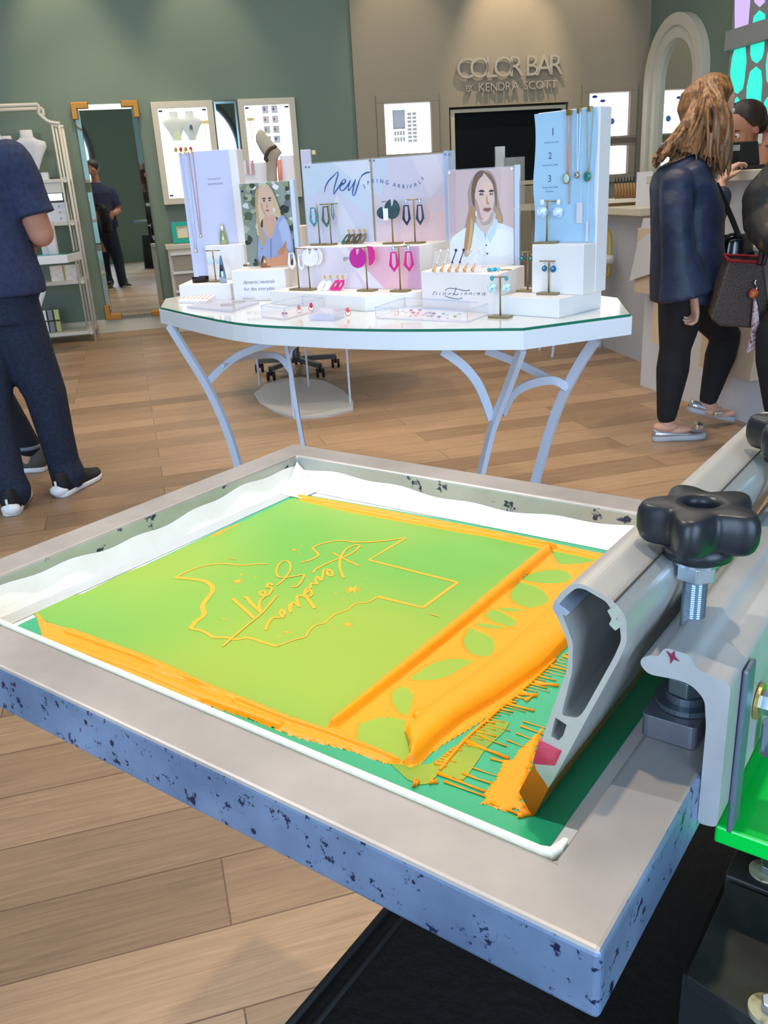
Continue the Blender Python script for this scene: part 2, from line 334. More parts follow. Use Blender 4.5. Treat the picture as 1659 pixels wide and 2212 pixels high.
# lattice screen of backlit panes
t = thing('lattice_screen', RW @ Vector((2.2, -.02, 1.0)), 'grey lattice screen with backlit turquoise and lilac panes on the right wall', 'lattice screen')
z6 = lambda l: [(1360+a/4.254, b/4.254) for a, b in l]
LAT = mat('grey_lattice', (158, 160, 160), .6); AQ = mat('backlit_aqua_pane', (50, 225, 200), .4, emit=.75); LI = mat('backlit_lilac_pane', (190, 168, 228), .4, emit=.75)
e0 = rw(1360+935/4.254, 170).x
MB(RW).box((e0, -.03, .95), (e0+3.2, -.002, 3.2)).build('lattice_panel', LAT, t)
q0, q1 = rw(1572, 68, .07), rw(1572, 110, .07)
MB(RW).box((q0.x, -.09, q1.z), (q0.x+3.2, -.03, q0.z)).build('cross_bar', LAT, t, bevel=.004)
for poly, m in [([(970,-40),(1112,-60),(1110,0),(1090,250),(970,275)], LI), ([(1150,-60),(1245,-60),(1245,20),(1197,65),(1150,20)], LI),
    ([(1195,95),(1245,130),(1252,205),(1130,240),(1145,150)], AQ), ([(970,440),(1065,415),(1075,560),(1055,750),(1040,820),(990,862),(950,830),(930,750),(930,650),(945,530)], AQ),
    ([(1115,405),(1242,375),(1235,480),(1215,540),(1172,582),(1130,555),(1112,500)], AQ), ([(1165,612),(1210,650),(1220,750),(1205,960),(1175,1010),(1120,1010),(1075,960),(1080,800),(1110,660)], AQ),
    ([(1272,480),(1320,500),(1330,700),(1290,790),(1262,740),(1255,600)], AQ), ([(990,890),(1028,940),(1030,1100),(1000,1300),(930,1290),(920,1120),(930,960)], AQ), ([(1272,890),(1320,960),(1320,1100),(1230,1100),(1240,940)], AQ)]:
    pp = [rw(*p, .03) for p in z6(poly)]; pp = [(p.x, p.z) for p in pp]
    MB().prism(pp, .031, .034, T=TR(RW)).build('pane', m, t)
# wall behind the camera with tall arched shop windows
BHo = frame((-6, -2.1), 0)
S('wall_behind', MB().prism([(0, 0), (12, 0), (12, 3.9), (0, 3.9)], 0, .1, holes=[arch(c, 1.05, .15, 2.1) for c in (1.6, 4.5, 7.6)], T=lambda x, y, z: (x-6, -2.1-z, y)), TEAL)
for i, c_ in enumerate((1.6, 4.5, 7.6)):
    S('window_%d' % (i+1), MB().prism(arch(c_, 1.12, .1, 2.1), -.04, .02, holes=[arch(c_, 1.0, .2, 2.1)], T=lambda x, y, z: (x-6, -2.1-z, y)), mat('dark_window_frame', (70, 66, 60), .5))
S('baseboard_left', MB(TW).box((-3.8, -.018, 0), (2.37, -.001, .125)), TRIM, bevel=.003)
S('baseboard_far', MB(BW).box((-.05, -.018, 0), (2.9, -.001, .125)), TRIM)
# ================================================================ TABLES AND FURNITURE
GLASS = mat('clear_acrylic', (238, 244, 252), .03, trans=1, ior=1.2, spec=.5)
GLASSG = mat('green_edge_glass', (40, 120, 95), .08, spec=.6)
LEGW = mat('pale_blue_white_metal', (205, 214, 232), .4)
BRASS = mat('brass', (176, 148, 96), .35, .85); GOLD = mat('polished_gold', (226, 178, 96), .25, .9)
TZ = .80
fr_pts = [atz(*p, TZ) for p in ((343, 664), (500, 696), (659, 707), (851, 711.5), (1131, 709), (1366, 678), (1337, 643))]
cur = [Vector((p.x, p.y)) for p in smoothpath(fr_pts[:5], 5)]
out = [(p.x, p.y) for p in cur]+[(fr_pts[5].x, fr_pts[5].y), (fr_pts[6].x, fr_pts[6].y), (.60, 3.02), (.2, 3.52), (-.25, 3.72), (-.62, 3.66), (-.80, 3.40)]
def inset(poly, d):
    n = len(poly); c = sum((Vector(p) for p in poly), Vector((0, 0)))/n; r = []
    for i in range(n):
        a, b, e = Vector(poly[i-1]), Vector(poly[i]), Vector(poly[(i+1) % n]); t = (e-a).normalized(); nn = Vector((-t.y, t.x)); r.append(tuple(b+nn*d))
    return r
T1 = thing('display_table', (-.05, 2.85, 0), 'large white display table with bowed glass front and splayed metal legs', 'table')
MB().prism(out, TZ-.055, TZ-.007).build('tabletop', WHITE, T1, bevel=.002)
g = MB(); g.prism(inset(out, .004), TZ-.0068, TZ-.0004); g.build('glass_sheet', GLASSG, T1)
MB().prism(inset(out, .007), TZ-.0003, TZ+.0).build('glass_surface', mat('glass_over_white', (232, 235, 235), .06, spec=.6), T1)
def leg(pts, parent, name='leg', w=.030, d=.016, m=None):
    return MB().tube(smoothpath(pts, 6), .01, sq=(d, w)).build(name, m or LEGW, parent, bevel=.001)
def ry(px, py, Y): return aty(px, py, Y)
def rz(px, py, z): return atz(px, py, z)
l1 = [rz(366, 702, .745), ry(405, 765, 3.02), ry(445, 830, 3.02), ry(485, 915, 3.02), ry(515, 1008, 3.02)]
v = (l1[4]-l1[3]); l1.append(l1[4]+v*.55); l1[-1].z = .0
l2 = [ry(618, 745, 3.35), ry(628, 800, 3.35), ry(638, 865, 3.32), ry(655, 960, 3.3)]; l2.append(l2[-1]+Vector((.015, 0, -.1))); l2.append(Vector((l2[-1].x+.01, 3.3, 0)))
l3 = [ry(1128, 752, 2.24), ry(1098, 835, 2.34), ry(1065, 920, 2.42), ry(1040, 1020, 2.47)]; l3.append(Vector((l3[-1].x-.06, 2.52, .06))); l3.append(Vector((l3[-1].x-.01, 2.53, 0)))
l4 = [ry(1288, 733, 2.50), ry(1245, 800, 2.55), ry(1200, 895, 2.62), ry(1157, 1038, 2.68)]; l4.append(Vector((l4[-1].x-.03, 2.7, .06))); l4.append(Vector((l4[-1].x-.01, 2.7, 0)))
for l in (l1, l2, l3, l4): leg(l, T1)
br = lambda pts: leg(pts, T1, 'brace', .026, .010)
br([l1[2], ry(475, 798, 3.05), ry(520, 765, 3.1), ry(588, 740, 3.15)])
br([l2[1], ry(605, 772, 3.35), ry(570, 766, 3.3), ry(520, 773, 3.15), ry(480, 793, 3.05)])
br([ry(628, 770, 3.35), ry(632, 752, 3.34), ry(645, 741, 3.3)])
br([ry(955, 757, 2.35), ry(1000, 790, 2.37), ry(1035, 835, 2.39), ry(1062, 905, 2.42)])
br([ry(1085, 895, 2.40), ry(1110, 850, 2.44), ry(1150, 828, 2.5), ry(1195, 822, 2.56), ry(1226, 838, 2.57)])
br([ry(1050, 757, 2.75), ry(1110, 780, 2.7), ry(1185, 818, 2.6)])
# second table behind, with its oval base plate
T2 = thing('display_table', (-.45, 5.1, 0), 'second white display table with an oval base plate, behind the large one', 'table')
bp = [atz(*p, .012) for p in ((548, 850), (572, 830), (610, 818), (650, 814), (700, 822), (740, 842), (763, 866), (763, 884), (708, 897), (634, 901), (590, 887), (560, 869))]
MB().prism([(p.x, p.y) for p in bp][::-1], 0, .012).build('base_plate', mat('base_plate_grey', (196, 198, 200), .45), T2)
for a, b in (((555, 735), (561, 832)), ((655, 745), (667, 834)), ((752, 750), (757, 870)), ((622, 760), (635, 899))):
    q = atz(*b, .012); leg([q, q+Vector((0, 0, .35)), Vector((q.x, q.y, .74))], T2, w=.026, d=.012)
tp = [(-1.02, 5.5), (-.95, 4.95), (-.55, 4.6), (.1, 4.62), (.3, 4.9), (.28, 5.5), (-.1, 5.85), (-.7, 5.85)]
MB().prism(tp, .74, .80).build('tabletop', WHITE, T2, bevel=.003)
# small table at left
T3 = thing('side_table', (-2.3, 6.1, 0), 'small glass-topped white table partly hidden behind the man in navy', 'table')
tp = [atz(*p, .8) for p in ((152, 546), (150, 562), (60, 575))]
pr = atz(154, 545, .8); MB().prism([(pr.x, pr.y+.25), (pr.x-.9, pr.y+.35), (pr.x-.9, pr.y-.35), (pr.x, pr.y-.12)][::-1], .725, .79).build('tabletop', WHITE, T3, bevel=.003)
MB().prism([(pr.x-.01, pr.y+.25), (pr.x-.9, pr.y+.35), (pr.x-.9, pr.y-.34), (pr.x-.01, pr.y-.11)][::-1], .7901, .80).build('glass_sheet', GLASSG, T3)
bq = atz(108, 812, .01)
leg([Vector((pr.x-.2, bq.y+.15, .73)), ry(90, 610, bq.y+.1), ry(83, 680, bq.y+.05), ry(100, 806, bq.y)], T3, w=.03, d=.018)
tq = atz(128, 803, .01); MB().prism([(tq.x, tq.y), (tq.x-.35, tq.y+.25), (tq.x-.8, tq.y), (tq.x-.3, tq.y-.15)], 0, .012).build('base_plate', mat('base_plate_grey', (0, 0, 0)), T3)
# office chair base with casters
t = thing('office_chair', atz(640, 790, 0), 'grey five-star office chair base on black casters behind the second table leg', 'chair')
cc = atz(640, 775, .09); ends = [((583, 772), 0), ((610, 792), 1), ((690, 775), 2), ((668, 756), 3), ((600, 752), 4)]
for i, (p, k) in enumerate(ends):
    an = math.radians(20+72*i); e = Vector((cc.x+.28*math.cos(an), cc.y+.28*math.sin(an), .075))
    MB().tube([cc, e], .02, sq=(.035, .03)).build('base_arm', mat('chair_grey', (96, 98, 102), .4, .3), t)
    g = MB(); g.smooth = True; g.cyl((e.x-.012, e.y, .028), (e.x-.028, e.y, .028), .028, 14); g.cyl((e.x+.012, e.y, .028), (e.x+.028, e.y, .028), .028, 14); g.cyl((e.x, e.y, .03), (e.x, e.y, .075), .01, 8)
    g.build('caster', mat('black_rubber', (28, 30, 34), .5), t)
MB().cyl((cc.x, cc.y, .07), (cc.x, cc.y, .42), .025, 14).build('column', mat('chair_grey', (0, 0, 0)), t)
g = MB(); g.smooth = True; g.lathe([(.001, 0), (.2, 0), (.23, .03), (.22, .07), (.001, .085)], 24, (cc.x, cc.y, .42)); g.build('seat', mat('chair_seat', (225, 225, 226), .7), t)
# gold-cornered floor mirror
x0, x1, z0, z1 = -.232, .30, .155, 1.985
t = thing('floor_mirror', TW @ Vector((.03, -.05, .127)), 'tall floor mirror with gold corner brackets on the sage wall', 'mirror')
MB(TW).box((x0, -.036, z0-.03), (x1, -.004, z1+.0)).build('backing_board', mat('silvered_edge', (150, 165, 165), .12, .9), t)
# bevelled pane
m_ = mat('mirror', (225, 232, 228), .02, 1); b_ = .045
MB(TW).add([(x0+b_, -.05, z0+b_), (x1-b_, -.05, z0+b_), (x1-b_, -.05, z1-b_), (x0+b_, -.05, z1-b_)], [(0, 1, 2, 3)]).build('mirror_glass', m_, t)
g = MB(TW); A = [(x0, -.04, z0), (x1, -.04, z0), (x1, -.04, z1), (x0, -.04, z1)]; B = [(x0+b_, -.05, z0+b_), (x1-b_, -.05, z0+b_), (x1-b_, -.05, z1-b_), (x0+b_, -.05, z1-b_)]
g.add(A+B, [(i, (i+1) % 4, 4+(i+1) % 4, 4+i) for i in range(4)]); g.build('bevelled_border', m_, t)
DG = mat('brushed_gold', (178, 122, 52), .38, .7)
for sx, X in ((1, x0-.022), (-1, x1+.022)):
    for sz, Z in ((1, z0-.03), (-1, z1+.022)):
        g = MB(TW); pl = [(0, 0), (.15, 0), (.15, .05), (.05, .05), (.05, .14), (0, .14)]
        if sx*sz < 0: pl = pl[::-1]
        g.prism([(X+sx*a, Z+sz*b) for a, b in pl], .037, .062, T=TR(Matrix())); g.build('corner_bracket', DG, t, bevel=.006)
# shadow boxes with narrow mirror between
def shadow_box(x0, x1, z0, z1, label):
    t = thing('shadow_box', TW @ Vector(((x0+x1)/2, -.05, z0)), label, 'display case', 'lit wall display cases')
    MB(TW).prism(hole(x0, x1, z0, z1), .002, .085, holes=[hole(x0+.055, x1-.055, z0+.055, z1-.055)], T=TR(Matrix())).build('frame', TRIM, t, bevel=.004)
    MB(TW).box((x0+.055, -.012, z0+.055), (x1-.055, -.003, z1-.055)).build('light_panel', NICHE, t)
    g = MB(TW)
    for a in ((x0+.06, z0+.07), (x0+.06, z1-.085), (x1-.1, z1-.085)): g.box((a[0], -.09, a[1]), (a[0]+.035, -.085, a[1]+.015))
    g.build('hinge', mat('black_rubber', (0,)*3), t)
    for zz in (.62, .40): MB(TW).box((x0+.056, -.07, z0+(z1-z0)*zz), (x1-.056, -.015, z0+(z1-z0)*zz+.006)).build('glass_shelf', mat('pale_glass', (200, 235, 232), .1, alpha=.5), t)
    return t
A0, A1 = tw(325, 226, .05).x, tw(458, 220, .05).x; B0, B1 = tw(512, 217, .05).x, tw(635, 213, .05).x
shadow_box(A0, A1, 1.12, 1.985, 'white framed lit display case on the sage wall nearest the floor mirror')
shadow_box(B0, B1, 1.12, 1.985, 'white framed lit display case on the sage wall nearest the far wall')
t = thing('wall_mirror', TW @ Vector(((A1+B0)/2, -.03, 1.12)), 'narrow wall mirror between the two lit display cases', 'mirror')
MB(TW).box((A1+.003, -.04, 1.12), (B0-.003, -.003, 1.985)).build('bevelled_border', mat('silvered_edge', (0,)*3), t, bevel=.01)
MB(TW).add([(A1+.03, -.0405, 1.15), (B0-.03, -.0405, 1.15), (B0-.03, -.0405, 1.955), (A1+.03, -.0405, 1.955)], [(0, 1, 2, 3)]).build('mirror_glass', m_, t)
# contents of shadow boxes; bust colour lightened to stand for bloom
zsh = 1.12+.865*.62+.006
def bust(o, h, m, fr=TW, name='necklace_bust'):
    g = MB(fr); g.smooth = True; rr = []
    for z, wx, wy in ((0, .30, .10), (.08, .34, .12), (.35, .62, .2), (.6, .95, .26), (.72, .9, .26), (.78, .5, .22), (.84, .34, .2), (1, .32, .2)):
        rr.append([(o[0]+h*.46*wx*math.cos(2*math.pi*k/20), o[1]+h*.46*wy*math.sin(2*math.pi*k/20), o[2]+h*z) for k in range(20)])
    g.rings(rr); return g
for i, dx in enumerate((.19, .33)):
    g = bust((A0+dx, -.045, zsh), .24, None); tag(g.build('necklace_bust', mat('bloomed_sage_bust', (226, 236, 232), .7)), ['pale necklace bust at left in the left display case', 'pale necklace bust with a dark pendant in the left display case'][i], 'necklace stand', 'busts in the left display case')
g = MB(TW); g.prism([(A0+.16, zsh), (A0+.24, zsh), (A0+.205, zsh+.15)], .06, .066, T=TR(Matrix())); tag(g.build('ring_cone', mat('lime_cone', (226, 238, 196), .4)), 'pale lime triangular holder in the left display case', 'holder')
g = MB(TW); g.prism([(A0+.315, zsh+.09), (A0+.345, zsh+.09), (A0+.342, zsh+.115), (A0+.33, zsh+.13), (A0+.317, zsh+.115)], .076, .082, T=TR(Matrix())); tag(g.build('pendant', mat('black_stone', (40, 46, 60), .2)), 'small dark pendant on the pale bust in the left display case', 'pendant')
g = MB(TW); g.box((A0+.455, -.05, zsh), (A0+.462, -.043, zsh+.16)); g.box((A0+.42, -.05, zsh+.13), (A0+.50, -.043, zsh+.16)); tag(g.build('earring_stand', mat('soft_gold', (232, 214, 150), .4, .3)), 'gold T-shaped earring stand in the left display case', 'stand')
def dangle(fr, x, y, z, col, nm, size=.03):
    g = MB(fr); g.smooth = True; g.ball((x, y, z), (size*.4, .004, size*.55), 8, 6); g.tube([(x, y, z+size*.5), (x, y, z+size)], .0015, 5); return g
for k in range(4):
    g = dangle(TW, A0+.17+k*.045, -.05, zsh-.075, None, None, .04); tag(g.build('earring', mat(['gold_bead', 'ruby_bead'][k % 2 if k > 1 else k], [(190, 160, 90), (205, 60, 70)][k % 2 if k > 1 else k], .3)), 'tiny %s earring, %s in the row under the upper shelf of the left display case' % (['gold', 'red'][k % 2 if k > 1 else k], ['first', 'second', 'third', 'fourth'][k]), 'earring', 'earrings in the left display case')
for k, (dx, dz) in enumerate(((.23, -.26), (.30, -.26), (.30, -.33))):
    g = dangle(TW, A0+dx, -.05, zsh+dz, None, None, .04); tag(g.build('earring', mat('ruby_bead', (205, 60, 70), .3)), 'small coral earring, %s on the lower shelf of the left display case' % ['leftmost', 'upper right', 'lowest right'][k], 'earring', 'earrings in the left display case')
for r in range(4):
    for c_ in range(2):
        x = B0+.22+c_*.085; z = 1.86-r*.085; g = MB(TW); g.box((x, -.05, z), (x+.06, -.047, z+.065))
        k = g.build('earring_card', mat('grey_card' if r == 2 else 'lilac_white_card', (222, 228, 226) if r == 2 else (240, 241, 250), .6))
        tag(k, 'jewelry card, %s row down and %s column in the right display case' % (['first', 'second', 'third', 'fourth'][r], ['left', 'right'][c_]), 'card', 'jewelry cards in the right display case')
        h_ = dangle(TW, x+.02, -.053, z+.035, None, None, .022); h_.build('earring_drop', mat(['violet_bead', 'rose_bead', 'mauve_bead', 'slate_bead'][r], [(120, 110, 190), (215, 120, 150), (160, 150, 180), (110, 120, 150)][r], .4), k)
g = MB(TW); g.box((B0+.10, -.06, zsh-.01), (B0+.106, -.054, zsh+.17)); g.box((B0+.07, -.06, zsh+.14), (B0+.14, -.054, zsh+.165)); tag(g.build('earring_stand', mat('soft_gold', (0,)*3)), 'gold T-shaped earring stand in the right display case', 'stand')
# teal photo frame on a white drawer cabinet
cx0, cx1 = .40, .86
t = thing('drawer_cabinet', TW @ Vector(((cx0+cx1)/2, -.2, 0)), 'low white cabinet with grey drawer fronts under the lit display cases', 'cabinet')
MB(TW).box((cx0, -.38, .0), (cx1, -.02, .74)).build('body', TRIM, t)
MB(TW).box((cx0-.015, -.40, .74), (cx1+.015, -.0185, .775)).build('top', TRIM, t, bevel=.003)
for k in range(4): MB(TW).box((cx0+.03, -.395, .06+k*.165), (cx1-.02, -.381, .19+k*.165)).build('drawer', mat('taupe_drawer', (170, 162, 150), .6), t)
for k in range(4): MB(TW).box((cx0+.02, -.412, .192+k*.165), (cx1-.01, -.381, .215+k*.165)).build('drawer_rail', WHITE, t)
pf = TW @ Vector((.56, -.12, .776)); t = thing('tabletop_picture', pf, 'square turquoise photo frame standing on the white drawer cabinet', 'frame')
Mx = TW @ Matrix.Translation((.56, -.12, .776)) @ Matrix.Rotation(math.radians(-10), 4, 'X')
MB(Mx).prism(hole(-.095, .095, .0, .19), 0, .015, holes=[hole(-.05, .05, .045, .145)], T=TR(Matrix())).build('frame', mat('turquoise_frame', (24, 172, 160), .35), t, bevel=.003)
MB(Mx).prism(hole(-.052, .052, .043, .147), .004, .010, T=TR(Matrix())).build('picture', mat('ivory_card', (226, 222, 206), .6), t)
MB(Mx).prism(hole(-.052, .052, .043, .147), .0105, .018, holes=[hole(-.046, .046, .049, .141)], T=TR(Matrix())).build('gold_edge', GOLD, t)
# étagère
t = thing('etagere', TW @ Vector((-.9, -.25, 0)), 'white metal etagere with curved top and four open shelves at the left', 'shelving')
D0, D1 = .12, .46
xr = [rw_ for rw_ in ()]
def twp(px, py, d): return tw(px, py, d)
PX = tw(207, 732, D1).x; PXL = PX-1.25
POST = mat('etagere_white', (218, 214, 202), .45)
ztop = tw(82, 226, D1).z; xc = tw(82, 226, D1).x; zs_ = tw(133, 267, D1).z
for d in (D0, D1):
    cxr = [(PX, 0), (PX, zs_)]
    g = MB(TW); g.smooth = True; g.tube([(PX, -d, 0.0), (PX, -d, zs_)], .012, 8); g.tube([(PX-.055, -d, .14), (PX-.055, -d, zs_+.0)], .009, 8); g.build('post', POST, t)
    g = MB(TW); g.smooth = True; cv = smoothpath([(PX+.01, -d, zs_), (PX-.08, -d, zs_+.02), (PX-.14, -d, zs_+.08), (xc, -d, ztop-.04), (xc+.0, -d, ztop)], 5); g.tube(cv, .015, 8); g.tube([(xc, -d, ztop), (PXL+.2, -d, ztop)], .016, 8); g.build('top_rail', POST, t)
    g = MB(TW); g.smooth = True; g.tube([(PXL, -d, 0), (PXL, -d, zs_)], .012, 8); g.build('post', POST, t)
shz = []
for py in (385, 478, 605, 714):
    z = tw(150 if py < 420 else 165 if py < 500 else 182 if py < 620 else 200, py, D1).z; shz.append(z)
    MB(TW).box((PXL, -D1, z-.028), (PX, -D0, z)).build('shelf', POST, t, bevel=.003)
    g = MB(TW); g.smooth = True
    for dd in (D0, D1): g.tube([(PX-.028+.02*math.cos(a), -dd-.0, z-.01+.02*math.sin(a)) for a in [k*math.pi/6 for k in range(12)]], .004, 6, closed=True)
    g.build('ring_ornament', POST, t)
MB(TW).box((PXL+.01, -D1+.01, shz[0]-.11), (PX-.06, -D1+.03, shz[0]-.028)).build('shelf_skirt', POST, t)
e_z = shz
def on_tw(x, d, z): return TW @ Vector((x, -d, z))
for i, (px, nm, hh) in enumerate([(73, 'white necklace bust standing on the top shelf of the etagere', .34), (28, 'white necklace bust behind the man on the top shelf of the etagere', .30), (5, 'white necklace bust at the far left of the etagere top shelf', .32)]):
    q = tw(px, 378, .3); g = bust((q.x, -.3, e_z[0]+.06), hh, None); b = g.build('necklace_bust', mat('white_bust', (226, 224, 226), .6)); tag(b, nm, 'necklace stand', 'busts on the etagere')
    MB(TW).box((q.x-.1, -.34, e_z[0]), (q.x+.12, -.24, e_z[0]+.06)).build('base', mat('white_bust', (0,)*3), b)
q = tw(130, 478, .3).x
t = thing('jewelry_chest', on_tw(q-.1, .3, e_z[1]), 'small white three-drawer jewelry chest on the second shelf of the etagere', 'jewelry box')
MB(TW).box((q-.3, -.38, e_z[1]), (q+.08, -.2, e_z[1]+.16)).build('body', WHITE, t, bevel=.003)
for k in range(3): d_ = MB(TW).box((q-.28, -.384, e_z[1]+.01+k*.05), (q+.07, -.3801, e_z[1]+.05+k*.05)).build('drawer', mat('white_drawer', (222, 222, 230), .4), t); MB(TW).ball((q+.02, -.388, e_z[1]+.03+k*.05), .006).build('knob', BRASS, d_)
t = thing('tabletop_mirror', on_tw(q-.1, .2, e_z[1]+.16), 'dark-edged rectangular mirror on the white jewelry chest in the etagere', 'mirror')
MB(TW).prism(hole(q-.32, q+.06, e_z[1]+.165, e_z[1]+.37), .19, .2, holes=[hole(q-.305, q+.045, e_z[1]+.18, e_z[1]+.355)], T=TR(Matrix())).build('frame', mat('dark_bronze', (70, 58, 48), .4, .5), t)
MB(TW).prism(hole(q-.306, q+.046, e_z[1]+.179, e_z[1]+.356), .185, .19, T=TR(Matrix())).build('mirror_glass', mat('mirror', (0,)*3), t)
q = tw(140, 600, .3).x
for k in range(2):
    t = thing('gift_box', on_tw(q-.05+k*.13, .3, e_z[2]), ['left', 'right'][k]+' small marbled white gift box with a gold stripe on the third shelf', 'box', 'gift boxes on the etagere')
    MB(TW).box((q-.11+k*.125, -.36, e_z[2]), (q+.01+k*.125, -.26, e_z[2]+.13)).build('box', mat('marble_white', (226, 222, 218), .4, noise=(30, (190, 180, 176), .62)), t, bevel=.002)
    MB(TW).box((q-.005+k*.005, -.363, e_z[2]), (q+.012+k*.005, -.3605, e_z[2]+.135)).build('gold_stripe', BRASS, t)
q = tw(115, 700, .3).x
for r in range(2):
    for k in range(4):
        x = q-.14+k*.055; z = e_z[3]+.001+r*.105
        g = MB(TW); g.box((x, -.34, z), (x+.045, -.26, z+.095)); tag(g.build('glass_vase', mat(['olive_glass', 'pale_glass_block', 'smoky_glass'][k % 3], [(176, 178, 120), (214, 222, 220), (120, 130, 130)][k % 3], .1, .4), bevel=.004), '%s metallic glass cube, %s from the left in the %s row on the bottom shelf' % (['olive', 'pale', 'smoky'][k % 3], ['first', 'second', 'third', 'fourth'][k], ['lower', 'upper'][r]), 'cube', 'metallic cubes on the bottom shelf')
# things on the small left table
for k, (px, hh) in enumerate(((103, .27), (118, .25))):
    q = atz(px, 548, .8); g = MB(); g.box((q.x-.035, q.y-.02, .8), (q.x+.03, q.y+.02, .8+hh)); tag(g.build('sign_block', mat('pinkish_white', (238, 228, 230), .5)), ['tall white card block with a pink print, left one on the small left table', 'tall white card block on the right of the small left table'][k], 'sign', 'card blocks on the small left table')
# ---------------------------------------------------------------- counters at the right
CP = mat('counter_panel', (188, 190, 198), .45)
bc = [(1.36, 8.35), (1.62, 6.6), (1.78, 5.45), (2.05, 5.35)]
t = thing('bar_counter', (1.9, 6.8, 0), 'low pale grey bar counter with a cream top running towards the black screen', 'counter')
body = [(1.44, 7.9), (1.60, 6.5), (1.74, 5.5), (2.9, 5.5), (2.9, 6.2), (2.3, 6.6), (2.2, 7.9)]
MB().prism(body[::-1] if False else body, 0, .91).build('body', CP, t)
topo = [(1.05, 8.15), (1.38, 7.6), (1.52, 6.5), (1.64, 5.42), (2.95, 5.42), (2.95, 6.3), (2.35, 6.65), (2.3, 8.2)]
MB().prism(topo, .91, .955).build('countertop', mat('cream_counter', (226, 214, 194), .35), t, bevel=.004)
t = thing('tool_tray', (1.75, 6.25, .955), 'gold-edged wooden tray holding a row of pliers on the bar counter', 'tray')
ta, tb = atz(1330, 437, .957), atz(1385, 437, .957)
MB().box((1.6, 6.1, .955), (2.25, 6.9, .975)).build('tray', mat('tray_wood', (176, 140, 92), .5), t, bevel=.004)
for k in range(9):
    x = 1.98+k*.031-.0; p = aty(1330+k*6.5, 432-k*.4, 6.45); g = MB(); g.smooth = True; b_ = Vector((p.x, 6.45, .975))
    g.tube([b_, b_+Vector((.004, 0, .07)), b_+Vector((-.006, 0, .12))], [.008, .010, .007], 8); c_ = g.build('pliers', mat('tan_handle', (178, 138, 84), .5))
    tag(c_, 'wooden-handled tool standing in the counter tray, %s from the left' % ['first', 'second', 'third', 'fourth', 'fifth', 'sixth', 'seventh', 'eighth', 'ninth'][k], 'tool', 'tools in the counter tray')
    MB().cyl(b_+Vector((-.006, 0, .12)), b_+Vector((-.008, 0, .16)), .006, 8, .002).build('tip', mat('black_rubber', (0,)*3), c_)
p = aty(1340, 425, 6.2); tag(MB().box((p.x-.12, 6.05, .9755), (p.x+.1, 6.3, .995)).build('paper_pad', mat('cream_paper', (240, 228, 208), .6)), 'cream paper pad lying on the counter tray', 'pad')
p = aty(1392, 400, 5.8); g = MB(); g.box((p.x-.05, 5.8, .956), (p.x+.05, 5.806, 1.16)); tag(g.build('sign_card', mat('rose_white_card', (238, 232, 232), .5)), 'white acrylic sign card standing at the end of the bar counter behind the blond woman', 'sign')
t = thing('acrylic_riser', (0.98, 7.95, .955), 'clear acrylic box sign on the counter in front of the black screen', 'sign')
p = aty(1108, 385, 7.0); MB().box((p.x-.07, 7.0, .956), (p.x+.09, 7.1, 1.32)).build('acrylic_case', mat('acrylic_grey', (196, 200, 196), .1, alpha=.35), t); 
t2 = tag(MB().box((aty(1081, 360, 7.0).x-.035, 7.0, .956), (aty(1081, 360, 7.0).x+.035, 7.05, 1.40)).build('acrylic_tower', mat('acrylic_white', (220, 226, 226), .1, alpha=.7)), 'small upright white acrylic block before the black screen', 'block')
# cash counter
A_ = atz(1383, 832, 0); B_ = atz(1659, 930, 0); dr = (B_-A_).normalized(); nr_ = Vector((-dr.y, dr.x, 0))
if nr_.x < 0: nr_ = -nr_
CC = Matrix(((dr.x, nr_.x, 0, A_.x), (dr.y, nr_.y, 0, A_.y), (0, 0, 1, 0), (0, 0, 0, 1)))   # x toward camera along front, y behind counter
t = thing('cash_counter', CC @ Vector((1.5, .3, 0)), 'tall white cash counter with paper bags hanging on its front, behind the blond woman', 'counter')
def cpx(px, py, d=0):
    p = onpl(px, py, Vector(CC.translation)-nr_*d, nr_); return CC.inverted() @ p
MB(CC).box((0, 0, 0), (2.6, .55, .80)).build('lower_body', mat('counter_white', (212, 214, 222), .4), t)
xa = cpx(1565, 420).x
MB(CC).box((0, .05, .8), (2.6, .5, 1.10)).build('upper_body', CP, t)
MB(CC).box((-.02, -.05, .8), (2.62, .5, .815)).build('ledge', TRIM, t)
MB(CC).box((-.03, -.01, 1.095), (2.63, .55, 1.14)).build('countertop', TRIM, t, bevel=.004)
xx = cpx(1640, 450).x
MB(CC).box((xx-.05, .03, .815), (xx+.2, .0499, 1.094)).build('pilaster', mat('cream_counter', (0,)*3), t)
